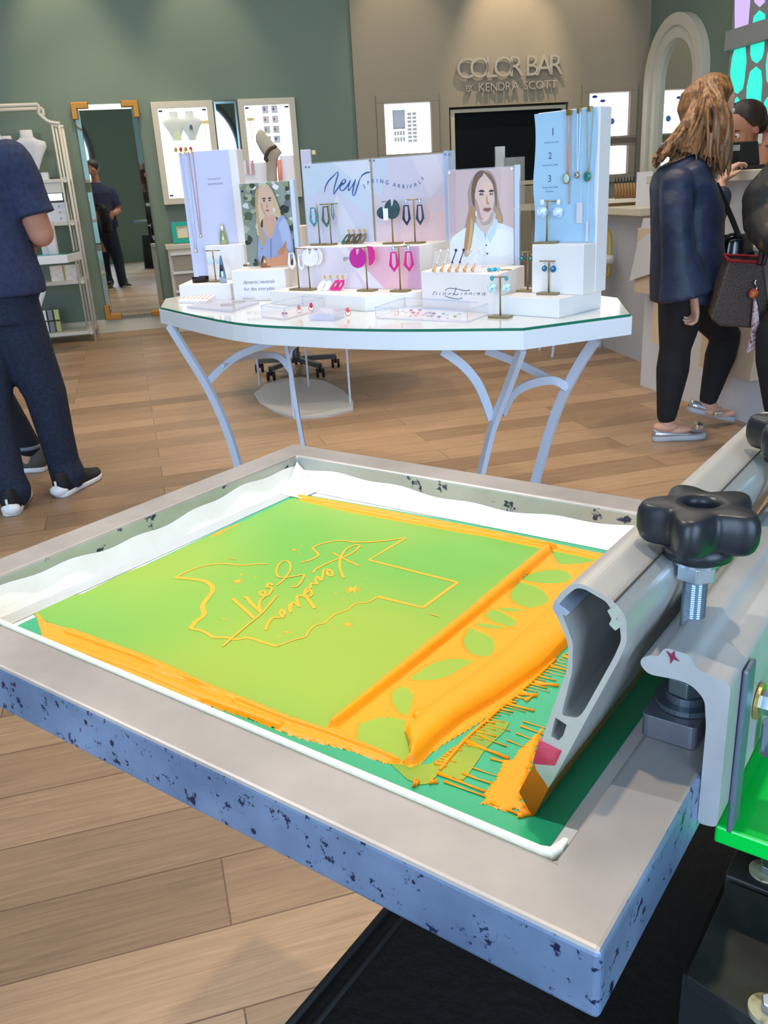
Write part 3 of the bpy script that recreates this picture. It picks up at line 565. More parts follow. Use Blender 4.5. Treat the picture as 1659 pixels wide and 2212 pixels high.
def paper_bag(px0, px1, pyt, pyb, label, mt, text=None, tissue=False):
    a, b = cpx(px0, pyb, .06), cpx(px1, pyb, .06); zt, zb = cpx(px0, pyt, .06).z, a.z; w_ = b.x-a.x
    t = thing('paper_bag', CC @ Vector(((a.x+b.x)/2, -.06, zb)), label, 'bag', 'paper bags on the counter front')
    fl = .02
    g = MB(CC); g.rings([[(a.x+fl, -.02, zb), (b.x-fl, -.02, zb), (b.x-fl, -.08, zb), (a.x+fl, -.08, zb)], [(a.x, -.01, zt), (b.x, -.01, zt), (b.x, -.06, zt), (a.x, -.06, zt)]]); g.build('bag', mt, t)
    if text:
        for k, s_ in enumerate(text): MB().text(s_, .045, lambda x, y, z, k=k: tuple(CC @ Vector(((a.x+b.x)/2+x, -.0835, zb+.16-.06*k+y)))).build('print', mat('bag_print', (160, 128, 92), .6), t)
    if tissue:
        g = MB(CC); g.add([(a.x+.03, -.05, zt+.05), (b.x-.01, -.05, zt+.06), (b.x+.02, -.088, zt-.2), (a.x-.02, -.088, zt-.28)], [(0, 1, 2, 3)]); g.build('tissue', mat('grey_tissue', (200, 200, 208), .7), t)
    g = MB(CC); g.tube(smoothpath([(a.x+w_*.25, -.03, zt), (a.x+w_*.3, -.03, zt+.1), (a.x+w_*.7, -.03, zt+.1), (a.x+w_*.75, -.03, zt)], 4), .004, 6); g.build('handle', mat('bag_handle', (190, 160, 120), .6), t)
KR = mat('kraft_paper', (208, 186, 162), .7)
paper_bag(1372, 1432, 492, 628, 'pale kraft bag with grey tissue hanging left of the blond woman', KR, tissue=True)
paper_bag(1408, 1440, 640, 736, 'pale kraft bag half hidden behind the blond woman\'s thigh', KR)
paper_bag(1512, 1636, 640, 790, 'pale kraft bag hanging between the blond woman\'s leg and the counter end', KR, text=('KENDRA', 'SCOTT'))
# point of sale monitor
t = thing('sales_terminal', (2.0, 4.55, 1.14), 'black point of sale screen seen from behind on the cash counter', 'monitor')
p = aty(1600, 330, 4.3); Mp = Matrix.Translation((p.x, 4.3, 1.14)) @ Matrix.Rotation(math.radians(12), 4, 'Z')
BLKP = mat('black_plastic', (26, 28, 30), .45)
g = MB(Mp); g.prism([(0, .02), (.05, .02), (.08, .122), (.03, .125)], -.12, .11, T=lambda x, y, z: (z, x, y)); g.build('screen_back', BLKP, t, bevel=.006)
MB(Mp).box((-.10, -.03, 0), (.12, .16, .02)).build('base', BLKP, t, bevel=.004)
MB(Mp).box((-.05, -.006, .085), (-.01, .0, .11)).build('label', mat('grey_card2', (150, 160, 170), .5), t, bevel=0)
ctr = atz(1262, 762, 0); t = thing('bar_stool', ctr, 'pale stool with a yellow gold back, mostly hidden behind the right tower', 'stool')
for px, py in ((1166, 757), (1193, 771), (1296, 750), (1225, 742)):
    q = atz(px, py, 0); MB().tube([q, Vector((ctr.x+(q.x-ctr.x)*.7, ctr.y+(q.y-ctr.y)*.7, .60))], .010, 8).build('leg', LEGW, t)
g = MB(); g.smooth = True; g.lathe([(.001, 0), (.17, 0), (.18, .02), (.17, .05), (.001, .06)], 24, (ctr.x, ctr.y, .60)); g.build('seat', WHITE, t)
yb = ctr.y; P = [aty(1306, 600, yb), aty(1314, 590, yb), aty(1318, 545, yb), aty(1314, 500, yb), aty(1280, 480, yb), aty(1245, 500, yb), aty(1250, 600, yb)]
g = MB(); g.smooth = True; g.tube(smoothpath(P, 5), .014, 8); g.build('back_rim', mat('yellow_gold', (212, 186, 96), .4, .3), t)
# ================================================================ THE SCREEN PRINTING PRESS (foreground)
import numpy as np
SN = atz(1299, 2061, .86); SV = Vector((.6, .8, 0)); SU = Vector((-.8, .6, 0))
SF = Matrix(((SV.x, SU.x, 0, SN.x), (SV.y, SU.y, 0, SN.y), (0, 0, 1, SN.z), (0, 0, 0, 1)))   # x = away along the bracket, y = across to the left, z up
SFi = SF.inverted(); MZ = -.037
def sp(px, py, z=MZ): return SFi @ atz(px, py, .86+z)
def sb(px, py, b): q = SFi @ onpl(px, py, SN+SV*b, SV); return (q.y, q.z)
FB, FA, BW_ = .509, .611, .0375
def dirty_metal(name, base, stain, thr=.60, metal=.75, rough=.42, sc=38, c2=None):
    m = bpy.data.materials.new(name); m.use_nodes = True; nt = m.node_tree; N_ = nt.nodes; L = nt.links; b = N_['Principled BSDF']
    tc = N_.new('ShaderNodeTexCoord'); n = N_.new('ShaderNodeTexNoise'); n.inputs['Scale'].default_value = sc; n.inputs['Detail'].default_value = 9; n.inputs['Roughness'].default_value = .7; L.new(tc.outputs['Object'], n.inputs['Vector'])
    r = N_.new('ShaderNodeValToRGB'); r.color_ramp.elements[0].position = thr; r.color_ramp.elements[1].position = thr+.025; r.color_ramp.elements[0].color = (0,)*3+(1,); r.color_ramp.elements[1].color = (1,)*4; L.new(n.outputs['Fac'], r.inputs[0])
    n2 = N_.new('ShaderNodeTexNoise'); n2.inputs['Scale'].default_value = 14; n2.inputs['Detail'].default_value = 8; L.new(tc.outputs['Object'], n2.inputs['Vector'])
    r2 = N_.new('ShaderNodeValToRGB'); r2.color_ramp.elements[0].position = .3; r2.color_ramp.elements[1].position = .7
    r2.color_ramp.elements[0].color = (*lin(tuple(v*.86 for v in base)), 1); r2.color_ramp.elements[1].color = (*lin(c2 or base), 1); L.new(n2.outputs['Fac'], r2.inputs[0])
    mx = N_.new('ShaderNodeMix'); mx.data_type = 'RGBA'; L.new(r.outputs[0], mx.inputs[0]); L.new(r2.outputs[0], mx.inputs[6]); mx.inputs[7].default_value = (*lin(stain), 1); L.new(mx.outputs[2], b.inputs['Base Color'])
    b.inputs['Metallic'].default_value = metal; b.inputs['Roughness'].default_value = rough
    bp_ = N_.new('ShaderNodeBump'); bp_.inputs['Strength'].default_value = .25; bp_.inputs['Distance'].default_value = .002; L.new(n2.outputs['Fac'], bp_.inputs['Height']); L.new(bp_.outputs[0], b.inputs['Normal'])
    return m
ALU = dirty_metal('worn_aluminium', (176, 170, 168), (66, 72, 92), .70, .5, .45)
ALUS = dirty_metal('skylit_stained_aluminium', (104, 128, 164), (24, 36, 70), .575, .45, .4, 110, (134, 156, 190))  # outer faces: blue skylight is in the base colour, ink stains on top
ALUI = dirty_metal('stained_inner_aluminium', (200, 198, 190), (44, 58, 78), .60, .4, .5, 30)
ts = thing('printing_screen', SF @ Vector((.25, .3, -.038)), 'aluminium framed printing screen with green emulsion clamped in the press, in the foreground', 'printing screen')
g = MB(SF); rr = .0035
w = BW_; O = [(0, 0), (FB, 0), (FB, FA), (0, FA)]; I = [(w, w), (FB-w, w), (FB-w, FA-w), (w, FA-w)]
g = MB(SF); V_ = [(x, y, 0) for x, y in O]+[(x, y, -.038) for x, y in O]+[(x, y, 0) for x, y in I]+[(x, y, -.038) for x, y in I]
g.add(V_, [(i, (i+1) % 4, 8+(i+1) % 4, 8+i) for i in range(4)]+[(4+i, 12+i, 12+(i+1) % 4, 4+(i+1) % 4) for i in range(4)]+[(i, 4+i, 4+(i+1) % 4, (i+1) % 4) for i in range(4)]+[(8+i, 8+(i+1) % 4, 12+(i+1) % 4, 12+i) for i in range(4)])
g.mi = [0]*8+[1, 1, 1, 1]+[2]*4
g.build('frame', [ALU, ALUS, ALUI], ts, bevel=.003, seg=3)
MB(SF).box((w-.004, w-.004, MZ-.002), (FB-w+.004, FA-w+.004, MZ-.0006)).build('mesh_fabric', mat('white_mesh_fabric', (232, 233, 230), .6), ts)
# emulsion
EM = mat('green_emulsion', (22, 160, 112), .28, spec=.6, noise=(5, (38, 172, 128), .5, 3))
ge = [(.050, .0605), (.4655, .0610), (.4655, .133), (.462, .25), (.4475, .5565), (.20, .5505), (.081, .548), (.050, .545)]
MB(SF).prism(ge, MZ-.0006, MZ).build('emulsion', EM, ts)
# tape round the inside
TAPE = mat('white_tape', (238, 238, 234), .42, bump=(60, .15)); TAPC = mat('cream_tape_edge', (226, 224, 206), .4)
g = MB(SF); zt = -.016
x1_, y1_ = FB-w-.0006, FA-w-.0006
def band(pts, zf):   # strip climbing an inner wall, slightly wavy
    top = []; n = 60
    for i in range(n+1):
        t_ = i/n; p = Vector(pts[0]).lerp(Vector(pts[1]), t_); top.append((p.x, p.y, zf+.0035*math.sin(t_*9)+.0015*math.sin(t_*37)))
    return top
tb_ = band([(x1_, w), (x1_, FA-w)], -.017); V_ = tb_+[(x, y, MZ+.0005) for x, y, z in tb_]+[(x-.013, y, MZ+.0004) for x, y, z in tb_]; n = len(tb_)
g.add(V_, [(i, i+1, n+i+1, n+i) for i in range(n-1)]+[(n+i, n+i+1, 2*n+i+1, 2*n+i) for i in range(n-1)])
tb_ = band([(x1_, y1_), (w, y1_)], -.013); V_ = tb_+[(x, y, MZ+.0005) for x, y, z in tb_]+[(x, y-.018, MZ+.0004) for x, y, z in tb_]
g.add(V_, [(i, i+1, n+i+1, n+i) for i in range(n-1)]+[(n+i, n+i+1, 2*n+i+1, 2*n+i) for i in range(n-1)])
o = g.build('masking_tape', TAPE, ts, smooth=True)
md = o.modifiers.new('s', 'SOLIDIFY'); md.thickness = .0004; md.offset = 0
# crumpled tape fold in the far corner
g = MB(SF); random.seed(8); nf = 9; G_ = []
for iu in range(nf+1):
    for iv in range(nf+1):
        u, v = iu/nf, iv/nf; k_ = 1 if 0 < iu < nf and 0 < iv < nf else .3
        G_.append((x1_-.002-.036*u+random.uniform(-.0018, .0018)*k_, y1_-.002-.034*v+random.uniform(-.0018, .0018)*k_, max(MZ+.001, -.006-.030*max(u, v)**.8-.004*(u+v)+random.uniform(-.0038, .0038)*k_)))
g.add(G_, [(a_*(nf+1)+b_, a_*(nf+1)+b_+1, (a_+1)*(nf+1)+b_) for a_ in range(nf) for b_ in range(nf)]+[(a_*(nf+1)+b_+1, (a_+1)*(nf+1)+b_+1, (a_+1)*(nf+1)+b_) for a_ in range(nf) for b_ in range(nf)])
o = g.build('tape_fold', TAPE, ts); md = o.modifiers.new('s', 'SOLIDIFY'); md.thickness = .0005
# cream tape lip on the near and right rails, rounded at the corner
lip = [(w+.0, FA-w), (w, w+.008), (w+.002, w+.0025), (w+.008, w), (w+.014, w)]; li2 = [(w+.0036, FA-w), (w+.0036, w+.009), (w+.005, w+.005), (w+.010, w+.0030), (w+.014, w+.0022)]
MB(SF).prism(lip+li2[::-1], MZ-.0005, .0009).build('tape_lip', TAPC, ts)
# stencil film of thin ink: lime over the emulsion
def pxl(l, z=MZ): return [tuple(sp(*p, z))[:2] for p in l]
LIME = mat('ink_film_on_emulsion', (112, 178, 70), .38, noise=(3.5, (150, 180, 58), .5, 1), spec=.4)
OLIV = mat('olive_ink_film', (120, 160, 44), .3, noise=(22, (150, 168, 36), .5, 3), spec=.5)
film = [(640, 1073), (760, 1095), (900, 1120), (1060, 1152), (1290, 1205), (1225, 1380), (1050, 1500), (900, 1655), (880, 1652), (705, 1590), (560, 1530), (330, 1430), (120, 1352), (72, 1328), (105, 1300), (180, 1282), (260, 1242), (330, 1215), (420, 1172), (520, 1128), (600, 1090)]
MB(SF).prism(pxl(film), MZ+.0001, MZ+.0003).build('ink_film', LIME, ts)
z2 = lambda l: [(820+a/3.95, 1400+b/3.95) for a, b in l]
MB(SF).prism(pxl(z2([(60,960),(250,1010),(440,990),(560,900),(760,760),(980,610),(1110,640),(1060,720),(900,870),(760,1080),(710,1130),(510,1075),(420,1160),(340,1170),(230,1120)])), MZ+.00015, MZ+.0004).build('thin_ink_patch', OLIV, ts)
# artwork printed through the stencil
INKL = mat('ink_line', (255, 176, 30), .4); g = MB(SF); ZL = MZ+.0005
z5 = lambda l: [(360+a/2.37, 1120+b/2.37) for a, b in l]
KZ = [0.0]
def stroke(l, wd, sm=4, conv=z5):
    P = [sp(*p) for p in conv(l)]; KZ[0] += 1.5e-5; P = [Vector((p.x, p.y, ZL+KZ[0])) for p in P]
    Q = smoothpath(P, sm) if sm else P; g.ribbon([q+Vector((0, 0, i*2.5e-6)) for i, q in enumerate(Q)], wd*1.3, (0, 0, 1))
stroke([(1490,330),(1312,459),(1080,402)], .0028, 0); stroke([(1226,101),(1035,215),(1490,330)], .0026, 0)
stroke([(1080,402),(1035,430),(985,435),(950,448),(925,472),(880,485),(840,510),(805,540),(765,548),(728,580),(712,608),(660,622),(615,638),(565,657)], .0013)
stroke([(565,657),(490,635),(415,613),(355,622),(300,612),(240,612),(210,592),(170,575),(122,567)], .0022); stroke([(122,567),(150,530),(192,497),(185,450),(210,410),(236,375),(228,345),(190,322),(120,312),(45,305)], .0034)
stroke([(45,305),(110,272),(200,242),(300,235),(380,243),(450,236),(520,235)], .0016); stroke([(685,228),(740,213),(778,190),(762,170),(750,152),(800,130),(890,115),(960,124),(1080,120),(1226,101)], .0018)
for l, w_ in [([(852,178),(918,214),(986,246)], .0018), ([(752,280),(765,262),(815,235),(870,212),(930,190),(975,160),(988,142),(965,140),(925,155),(898,190),(888,220),(890,265),(908,308)], .0018),
    ([(838,268),(822,270),(826,290),(845,298),(848,278),(828,264),(805,268),(800,295),(790,322),(775,300),(762,318),(770,340),(740,335),(735,360),(715,365),(705,390),(725,405),(745,392),(738,370)], .0018),
    ([(738,365),(700,395),(720,410),(758,464)], .0024), ([(700,398),(672,400),(668,425),(680,455),(655,435),(640,440),(635,485),(628,440)], .0020), ([(508,575),(520,540),(545,512),(580,510),(605,490),(590,470),(582,492),(600,512)], .0020),
    ([(562,345),(590,325),(612,300),(635,262),(625,225),(590,225),(563,262),(570,300),(610,305),(660,298),(702,292),(690,325),(665,352),(642,352)], .0016),
    ([(545,345),(525,335),(515,355),(540,360),(520,395),(490,400),(480,380),(500,375),(505,395),(480,425),(475,460),(490,485)], .0020),
    ([(395,405),(412,410),(440,445),(490,488)], .0026), ([(338,413),(390,460),(450,515)], .0026), ([(565,397),(490,485),(400,560),(285,660)], .0016), ([(312,203),(352,214)], .0007), ([(1342,490),(1396,507)], .0007)]: stroke(l, w_)
def star(cx_, cy_, r1, r2, n=8, ph=.2):
    P = []; c = sp(*z5([(cx_, cy_)])[0]); kx = (sp(*z5([(cx_+r1, cy_)])[0])-c).length
    for k in range(2*n):
        r = (kx if k % 2 == 0 else kx*r2)*(1 if k % 4 == 0 else .8 if k % 2 == 0 else 1); an = math.pi*k/n+ph; P.append((c.x+r*math.cos(an), c.y+r*math.sin(an)))
    g.prism(P, ZL-.0001, ZL)
for s_ in ((364, 324, 38, .3), (952, 366, 62, .25), (929, 546, 40, .28), (652, 162, 20, .3), (616, 585, 20, .3)): star(*s_)
for x, y, r in ((382, 290, 8), (455, 304, 5), (336, 354, 5), (294, 517, 9), (260, 533, 5), (866, 387, 8), (905, 416, 5), (1021, 308, 4), (859, 561, 5), (572, 603, 6), (691, 142, 5), (685, 185, 4)): star(x, y, r, .9)
g.build('stencil_artwork', INKL, ts)
# ---------------------------------------------------------------- thick ink as height fields on the mesh
INK = mat('orange_ink', (252, 160, 14), .42, spec=.4, coat=.0, bump=(120, .05))
def sdf(P, poly):
    poly = np.array(poly); n = len(poly); x, y = P[:, 0], P[:, 1]; d = np.full(len(P), 1e9); ins = np.zeros(len(P), bool)
    for i in range(n):
        a, b = poly[i], poly[(i+1) % n]; e = b-a; w_ = P-a; t_ = np.clip((w_@e)/max(e@e, 1e-12), 0, 1); q = w_-t_[:, None]*e; d = np.minimum(d, (q**2).sum(1))
        c = ((a[1] > y) != (b[1] > y)); 
        with np.errstate(divide='ignore', invalid='ignore'): xi = (b[0]-a[0])*(y-a[1])/(b[1]-a[1])+a[0]
        ins ^= c & (x < xi)
    return np.where(ins, 1, -1)*np.sqrt(d)
def seg(P, line):
    L_ = np.array(line); d = np.full(len(P), 1e9); tt = np.zeros(len(P))
    for i in range(len(L_)-1):
        a, b = L_[i], L_[i+1]; e = b-a; w_ = P-a; t_ = np.clip((w_@e)/max(e@e, 1e-12), 0, 1); q = ((w_-t_[:, None]*e)**2).sum(1); k = q < d; d = np.where(k, q, d); tt = np.where(k, i+t_, tt)
    return np.sqrt(d), tt/(len(L_)-1)
def ink(name, poly, base, ridges=(), holes=(), jit=.0, step=.0013, parent=None, mt=None, seed=1, soft=.0025):
    poly = [tuple(p) for p in poly]; A = np.array(poly); lo = A.min(0)-.003; hi = A.max(0)+.003
    nx, ny = int((hi[0]-lo[0])/step)+2, int((hi[1]-lo[1])/step)+2
    X, Y = np.meshgrid(lo[0]+np.arange(nx)*step, lo[1]+np.arange(ny)*step, indexing='ij'); P = np.stack([X.ravel(), Y.ravel()], 1)
    s_ = sdf(P, poly)
    for h_ in holes: s_ = np.minimum(s_, -sdf(P, h_))
    if jit: s_ = s_+jit*(np.sin(P[:, 0]*700+seed)*np.sin(P[:, 1]*630+seed*2)+.7*np.sin(P[:, 0]*1900)*np.sin(P[:, 1]*1400+seed))
    k = np.clip(s_/soft, -.6, 1); z = base*np.where(k > 0, k*(2-k), k)
    for ln, wd, ht, tp_ in ridges:
        d, t_ = seg(P, ln); wv = wd*(tp_(t_) if tp_ else 1); q = np.clip(1-(d/wv)**2, 0, 1); z = z+np.where(s_ > -.001, ht*np.sqrt(q)*np.clip((s_+.001)/.002, 0, 1), 0)
    z = MZ+.0004+z
    keep = (s_ > -.0012).reshape(nx, ny); idx = -np.ones(nx*ny, int)
    F_ = []; ij = [(i, j) for i in range(nx-1) for j in range(ny-1) if keep[i, j] and keep[i+1, j] and keep[i, j+1] and keep[i+1, j+1]]
    V_ = []; mp_ = {}
    for i, j in ij:
        f = []
        for a, b in ((i, j), (i+1, j), (i+1, j+1), (i, j+1)):
            c = a*ny+b
            if c not in mp_: mp_[c] = len(V_); V_.append((P[c, 0], P[c, 1], z[c]))
            f.append(mp_[c])
        F_.append(f)
    g = MB(SF); g.smooth = True; g.add(V_, F_); return g.build(name, mt or INK, parent)
ti = thing('orange_ink', SF @ Vector((.25, .25, MZ)), 'thick glossy orange ink spread in bands and a rolled bead on the green screen', 'ink')
z4 = lambda l: [(1000+a/5.53, 1150+b/5.53) for a, b in l]
leaves = [z4([(1040,210),(1260,225),(1420,265),(1600,300),(1560,350),(1400,378),(1250,388),(1140,378),(1090,300)]), z4([(735,520),(860,480),(980,455),(1120,448),(1250,475),(1310,545),(1260,590),(1120,618),(960,612),(820,595),(700,575)]),
    z4([(680,590),(850,645),(960,700),(1030,790),(1025,840),(920,880),(815,915),(690,880),(590,820),(560,770),(590,690),(640,620)]), z4([(400,915),(500,900),(600,910),(745,938),(660,950),(580,955),(480,940)]),
    z4([(380,920),(470,960),(560,1010),(640,1060),(635,1110),(560,1138),(450,1100),(330,1060),(265,1000),(300,950)]), z4([(140,1102),(200,1085),(320,1098),(450,1125),(530,1140),(420,1158),(300,1150),(210,1130)]),
    z4([(75,1140),(200,1190),(320,1250),(378,1310),(385,1400),(340,1470),(250,1500),(100,1455),(20,1380),(0,1290),(40,1220)]),
    z2([(240,270),(380,170),(480,120),(620,92),(700,92),(810,115),(700,175),(600,240),(480,275),(360,282)]), z2([(190,325),(250,350),(296,405),(270,500),(228,590),(160,545),(110,480),(100,410),(100,390),(140,350)]),
    z2([(-180,650),(0,592),(120,595),(225,620),(215,700),(250,820),(270,900),(262,960),(200,992),(100,960),(-60,905),(-200,830)])]
holes = [pxl(l) for l in leaves]
pool = [(1188, 1180), (1292, 1203), (1330, 1215), (1330, 1300), (1228, 1390), (1165, 1455), (1100, 1512), (1040, 1558), (985, 1592), (950, 1612), (905, 1650), (886, 1660), (870, 1650), (715, 1580), (705, 1572), (800, 1495), (900, 1415), (1000, 1335), (1100, 1250)]
ridge = [(1186, 1184), (1100, 1258), (1000, 1342), (900, 1425), (800, 1505), (722, 1568)]
roll = [(1330, 1262), (1240, 1350), (1150, 1432), (1060, 1500), (980, 1552), (925, 1602), (895, 1640)]
rl2 = pxl([(px-16, py-8) for px, py in roll]) 
ink('ink_pool', pxl(pool), .0007, [(pxl(ridge), .0075, .0052, lambda t_: np.clip(1.15-t_*.75, .2, 1)), (rl2, .021, .0085, lambda t_: np.clip(1.05-t_*.6, .3, 1))], holes, parent=ti, step=.0011)
g = MB(SF); g.smooth = True; q = sp(908, 1548); g.ball((q.x, q.y, MZ+.001), (.0055, .0055, .004), 16, 10); g.build('ink_bubble', INK, ti)
nb = [(78, 1322), (100, 1345), (160, 1362), (240, 1392), (355, 1435), (430, 1475), (545, 1520), (640, 1558), (705, 1580), (790, 1612), (890, 1655), (830, 1648), (760, 1622), (640, 1592), (560, 1560), (440, 1520), (330, 1500), (200, 1450), (60, 1400), (92, 1372)]
ink('near_ink_band', pxl(nb), .0012, [(pxl([(150, 1368), (300, 1422), (440, 1482), (620, 1556), (715, 1588), (860, 1644)]), .0042, .0026, lambda t_: 1-.5*t_), (pxl([(130, 1395), (300, 1450), (420, 1500), (600, 1568)]), .004, .002, None), (pxl([(230, 1415), (420, 1480), (500, 1520)]), .0025, .0018, None)], parent=ti, jit=.0003, seed=4, step=.0009)
bb = [(640, 1070), (700, 1078), (800, 1098), (920, 1122), (1050, 1146), (1190, 1178), (1300, 1196), (1320, 1210), (1290, 1210), (1180, 1188), (1050, 1160), (1000, 1152), (880, 1130), (760, 1108), (650, 1082)]
ink('back_ink_band', pxl(bb), .0009, [(pxl([(645, 1074), (800, 1102), (1050, 1150), (1300, 1204)]), .003, .0022, None), (pxl([(700, 1090), (900, 1128), (1100, 1163), (1180, 1180)]), .002, .0018, None)], parent=ti, jit=.0003, step=.0009)
sb_ = [(452, 1161), (470, 1150), (500, 1137), (524, 1128), (500, 1140), (470, 1156)]
ink('ink_smear', pxl(sb_), .0005, parent=ti, step=.0008, soft=.001)
sp1 = z2([(1415,660),(1380,700),(1330,745),(1260,820),(1190,880),(1150,960),(1060,960),(1040,1040),(1000,1120),(960,1170),(900,1240),(910,1290),(870,1335),(960,1340),(1060,1395),(1110,1390),(1170,1365),(1190,1390),(1215,1400),(1175,1440),(1240,1440),(1300,1430),(1200,1300),(1220,1200),(1300,960),(1380,700)])
ink('ink_splash', pxl(sp1), .0009, parent=ti, jit=.0006, step=.0009, soft=.002)
# ladder-like strings between the bead and the squeegee
g = MB(SF); random.seed(11); g.smooth = True
def strand(p, q, r): 
    a, b = sp(*p), sp(*q); m_ = (a+b)/2+Vector((random.uniform(-.0006, .0006), 0, 0)); g.tube([Vector((a.x, a.y, MZ+.0006)), Vector((m_.x, m_.y, MZ+.0005)), Vector((b.x, b.y, MZ+.0006))], [r*1.1, r*.5, r*.7], 6)
for k in range(46):
    t_ = k/45; x = 1215+(925-1215)*t_; y = 1408+(1650-1408)*t_; x += 14; wd = random.choice([14, 20, 28, 36, 48, 60])*(1 if t_ < .75 else .7)
    strand((x, y), (x+wd, y+wd*.27), random.choice([.0004, .0005, .0009, .0014]))
for a, b in ((1010, 1610), (1035, 1590), (1060, 1640), (1020, 1660), (1000, 1672), (985, 1685), (1095, 1600), (1115, 1585), (1125, 1570), (1130, 1560)): strand((a, b), (a+random.uniform(50, 85), b+random.uniform(16, 26)), random.choice([.0005, .0008, .001]))
for p, q, r in (((1155, 1478), (1206, 1483), .0022), ((1008, 1604), (1098, 1640), .0018), ((945, 1672), (1050, 1712), .0012), ((960, 1690), (1048, 1722), .0008), ((930, 1690), (945, 1690), .0025), ((895, 1694), (902, 1696), .004), ((1125, 1498), (1160, 1505), .0022), ((1135, 1515), (1158, 1500), .0016), ((1060, 1735), (1118, 1760), .0014), ((1118, 1764), (1150, 1760), .002)): strand(p, q, r)
a = [(1200, 1425), (1130, 1490), (1085, 1528), (1040, 1568), (1000, 1605), (950, 1665)]
P = [sp(*p) for p in a]; g.tube([Vector((p.x, p.y, MZ+.0005)) for p in smoothpath(P, 6)], .0013, 6)
g.build('ink_strings', INK, ti)
# ---------------------------------------------------------------- squeegee
SB0 = .0965; SB1 = .452
tq = thing('squeegee', SF @ Vector((.27, .07, MZ)), 'long grey aluminium squeegee with an amber blade resting on the printing screen', 'squeegee')
SQ = mat('satin_aluminium', (190, 188, 184), .38, .55); SQe = mat('cut_aluminium_edge', (170, 182, 202), .4, .6)
def rnd(poly, r=2, n=4):
    out_ = []; m_ = len(poly)
    for i in range(m_):
        a, b, c = Vector(poly[i-1]), Vector(poly[i]), Vector(poly[(i+1) % m_]); d1 = min(r, (a-b).length*.45); d2 = min(r, (c-b).length*.45); s_ = b+(a-b).normalized()*d1; e_ = b+(c-b).normalized()*d2
        for k in range(n+1): t_ = k/n; out_.append(tuple((1-t_)**2*s_+2*t_*(1-t_)*b+t_*t_*e_))
    return out_
outp = rnd([(1152, 1655), (1190, 1540), (1226, 1445), (1228, 1392), (1205, 1335), (1190, 1308), (1212, 1278), (1238, 1260), (1262, 1262), (1325, 1298), (1352, 1330), (1355, 1385), (1338, 1425), (1270, 1548), (1215, 1650), (1184, 1705), (1181, 1695)], 16)
cav = rnd([(1212, 1545), (1236, 1450), (1238, 1390), (1216, 1330), (1204, 1308), (1222, 1288), (1244, 1270), (1262, 1272), (1310, 1300), (1322, 1320), (1338, 1345), (1342, 1384), (1326, 1420), (1262, 1535), (1248, 1552)], 10)
cav2 = [(1196, 1562), (1200, 1550), (1224, 1566), (1216, 1590), (1206, 1600), (1190, 1590)]
TSQ = lambda x, y, z: tuple(SF @ Vector((z, x, y)))
pr = lambda l: [sb(*p, SB0) for p in l]
MB().prism(pr(outp), SB0, SB1, holes=[pr(cav), pr(cav2)], T=TSQ).build('blade_holder', SQ, tq)
g = MB(); g.prism(pr(rnd([(1206, 1335), (1193, 1312), (1206, 1300), (1212, 1308), (1220, 1312), (1232, 1322), (1224, 1330), (1212, 1326)], 3)), SB0-.0004, SB1, T=TSQ); g.build('inner_rib', SQe, tq)
g = MB(); g.prism(pr(rnd([(1312, 1318), (1330, 1310), (1342, 1322), (1330, 1336), (1345, 1350), (1330, 1362), (1316, 1348), (1322, 1336)], 3)), SB0-.0004, SB1, T=TSQ); g.build('inner_rib', mat('pale_green_rib', (170, 176, 160), .5, .3), tq)
MB().prism(pr([(1166, 1598), (1214, 1622), (1200, 1652), (1152, 1648)]), SB0-.001, SB1-.001, T=TSQ).build('red_blade_core', mat('red_urethane', (165, 38, 66), .3, noise=(90, (190, 70, 90), .55)), tq)
MB().prism(pr(rnd([(1153, 1649), (1198, 1652), (1186, 1700), (1152, 1765), (1148, 1764), (1120, 1712)], 3)), SB0+.0005, SB1-.001, T=TSQ).build('amber_blade', mat('amber_urethane', (200, 110, 20), .12, trans=.25, ior=1.3), tq)
q0 = Vector((SB0, *sb(1328, 1301, SB0))); q1 = Vector((SB1, q0.y, q0.z))
g = MB(SF); g.tube([q0+Vector((0, 0, .0002)), q1+Vector((0, 0, .0002))], .0005, 5); g.build('groove', mat('groove_dark', (60, 54, 48), .6), tq)
# ---------------------------------------------------------------- clamp bracket, bolts, knobs
tb = thing('clamp_bracket', SF @ Vector((.4, .01, -.03)), 'grey aluminium angle bracket clamping the right side of the printing screen', 'bracket')
BB0, BB1 = .13, .60
prof = rnd([(.0345, .0545), (.0345, .0585), (.030, .0620), (.0255, .062), (.0230, .0685), (.0100, .0675), (.0075, .0615), (.002, .0600), (-.0100, .0575), (-.0103, -.0285), (-.0003, -.0300), (-.0003, .030), (.0015, .045), (.008, .0510), (.016, .0520), (.030, .0505)], .0035)
MB().prism(prof, BB0, BB1, T=TSQ).build('angle_profile', dirty_metal('bracket_aluminium', (178, 178, 178), (96, 40, 60), .80, .25, .5), tb)
g = MB(); g.prism([sb(*p, BB0) for p in ((1440,1405),(1450,1413),(1458,1405),(1458,1417),(1468,1428),(1456,1423),(1449,1434),(1448,1420))], BB0-.0006, BB0-.0001, T=TSQ); g.build('ink_splat', mat('dark_red_ink', (120, 24, 60), .5), tb)
MB(SF).box((.150, -.0135, -.046), (.166, -.0106, .0545)).build('hinge_plate', mat('zinc_plate', (104, 116, 134), .45, .5), tb, bevel=.001)

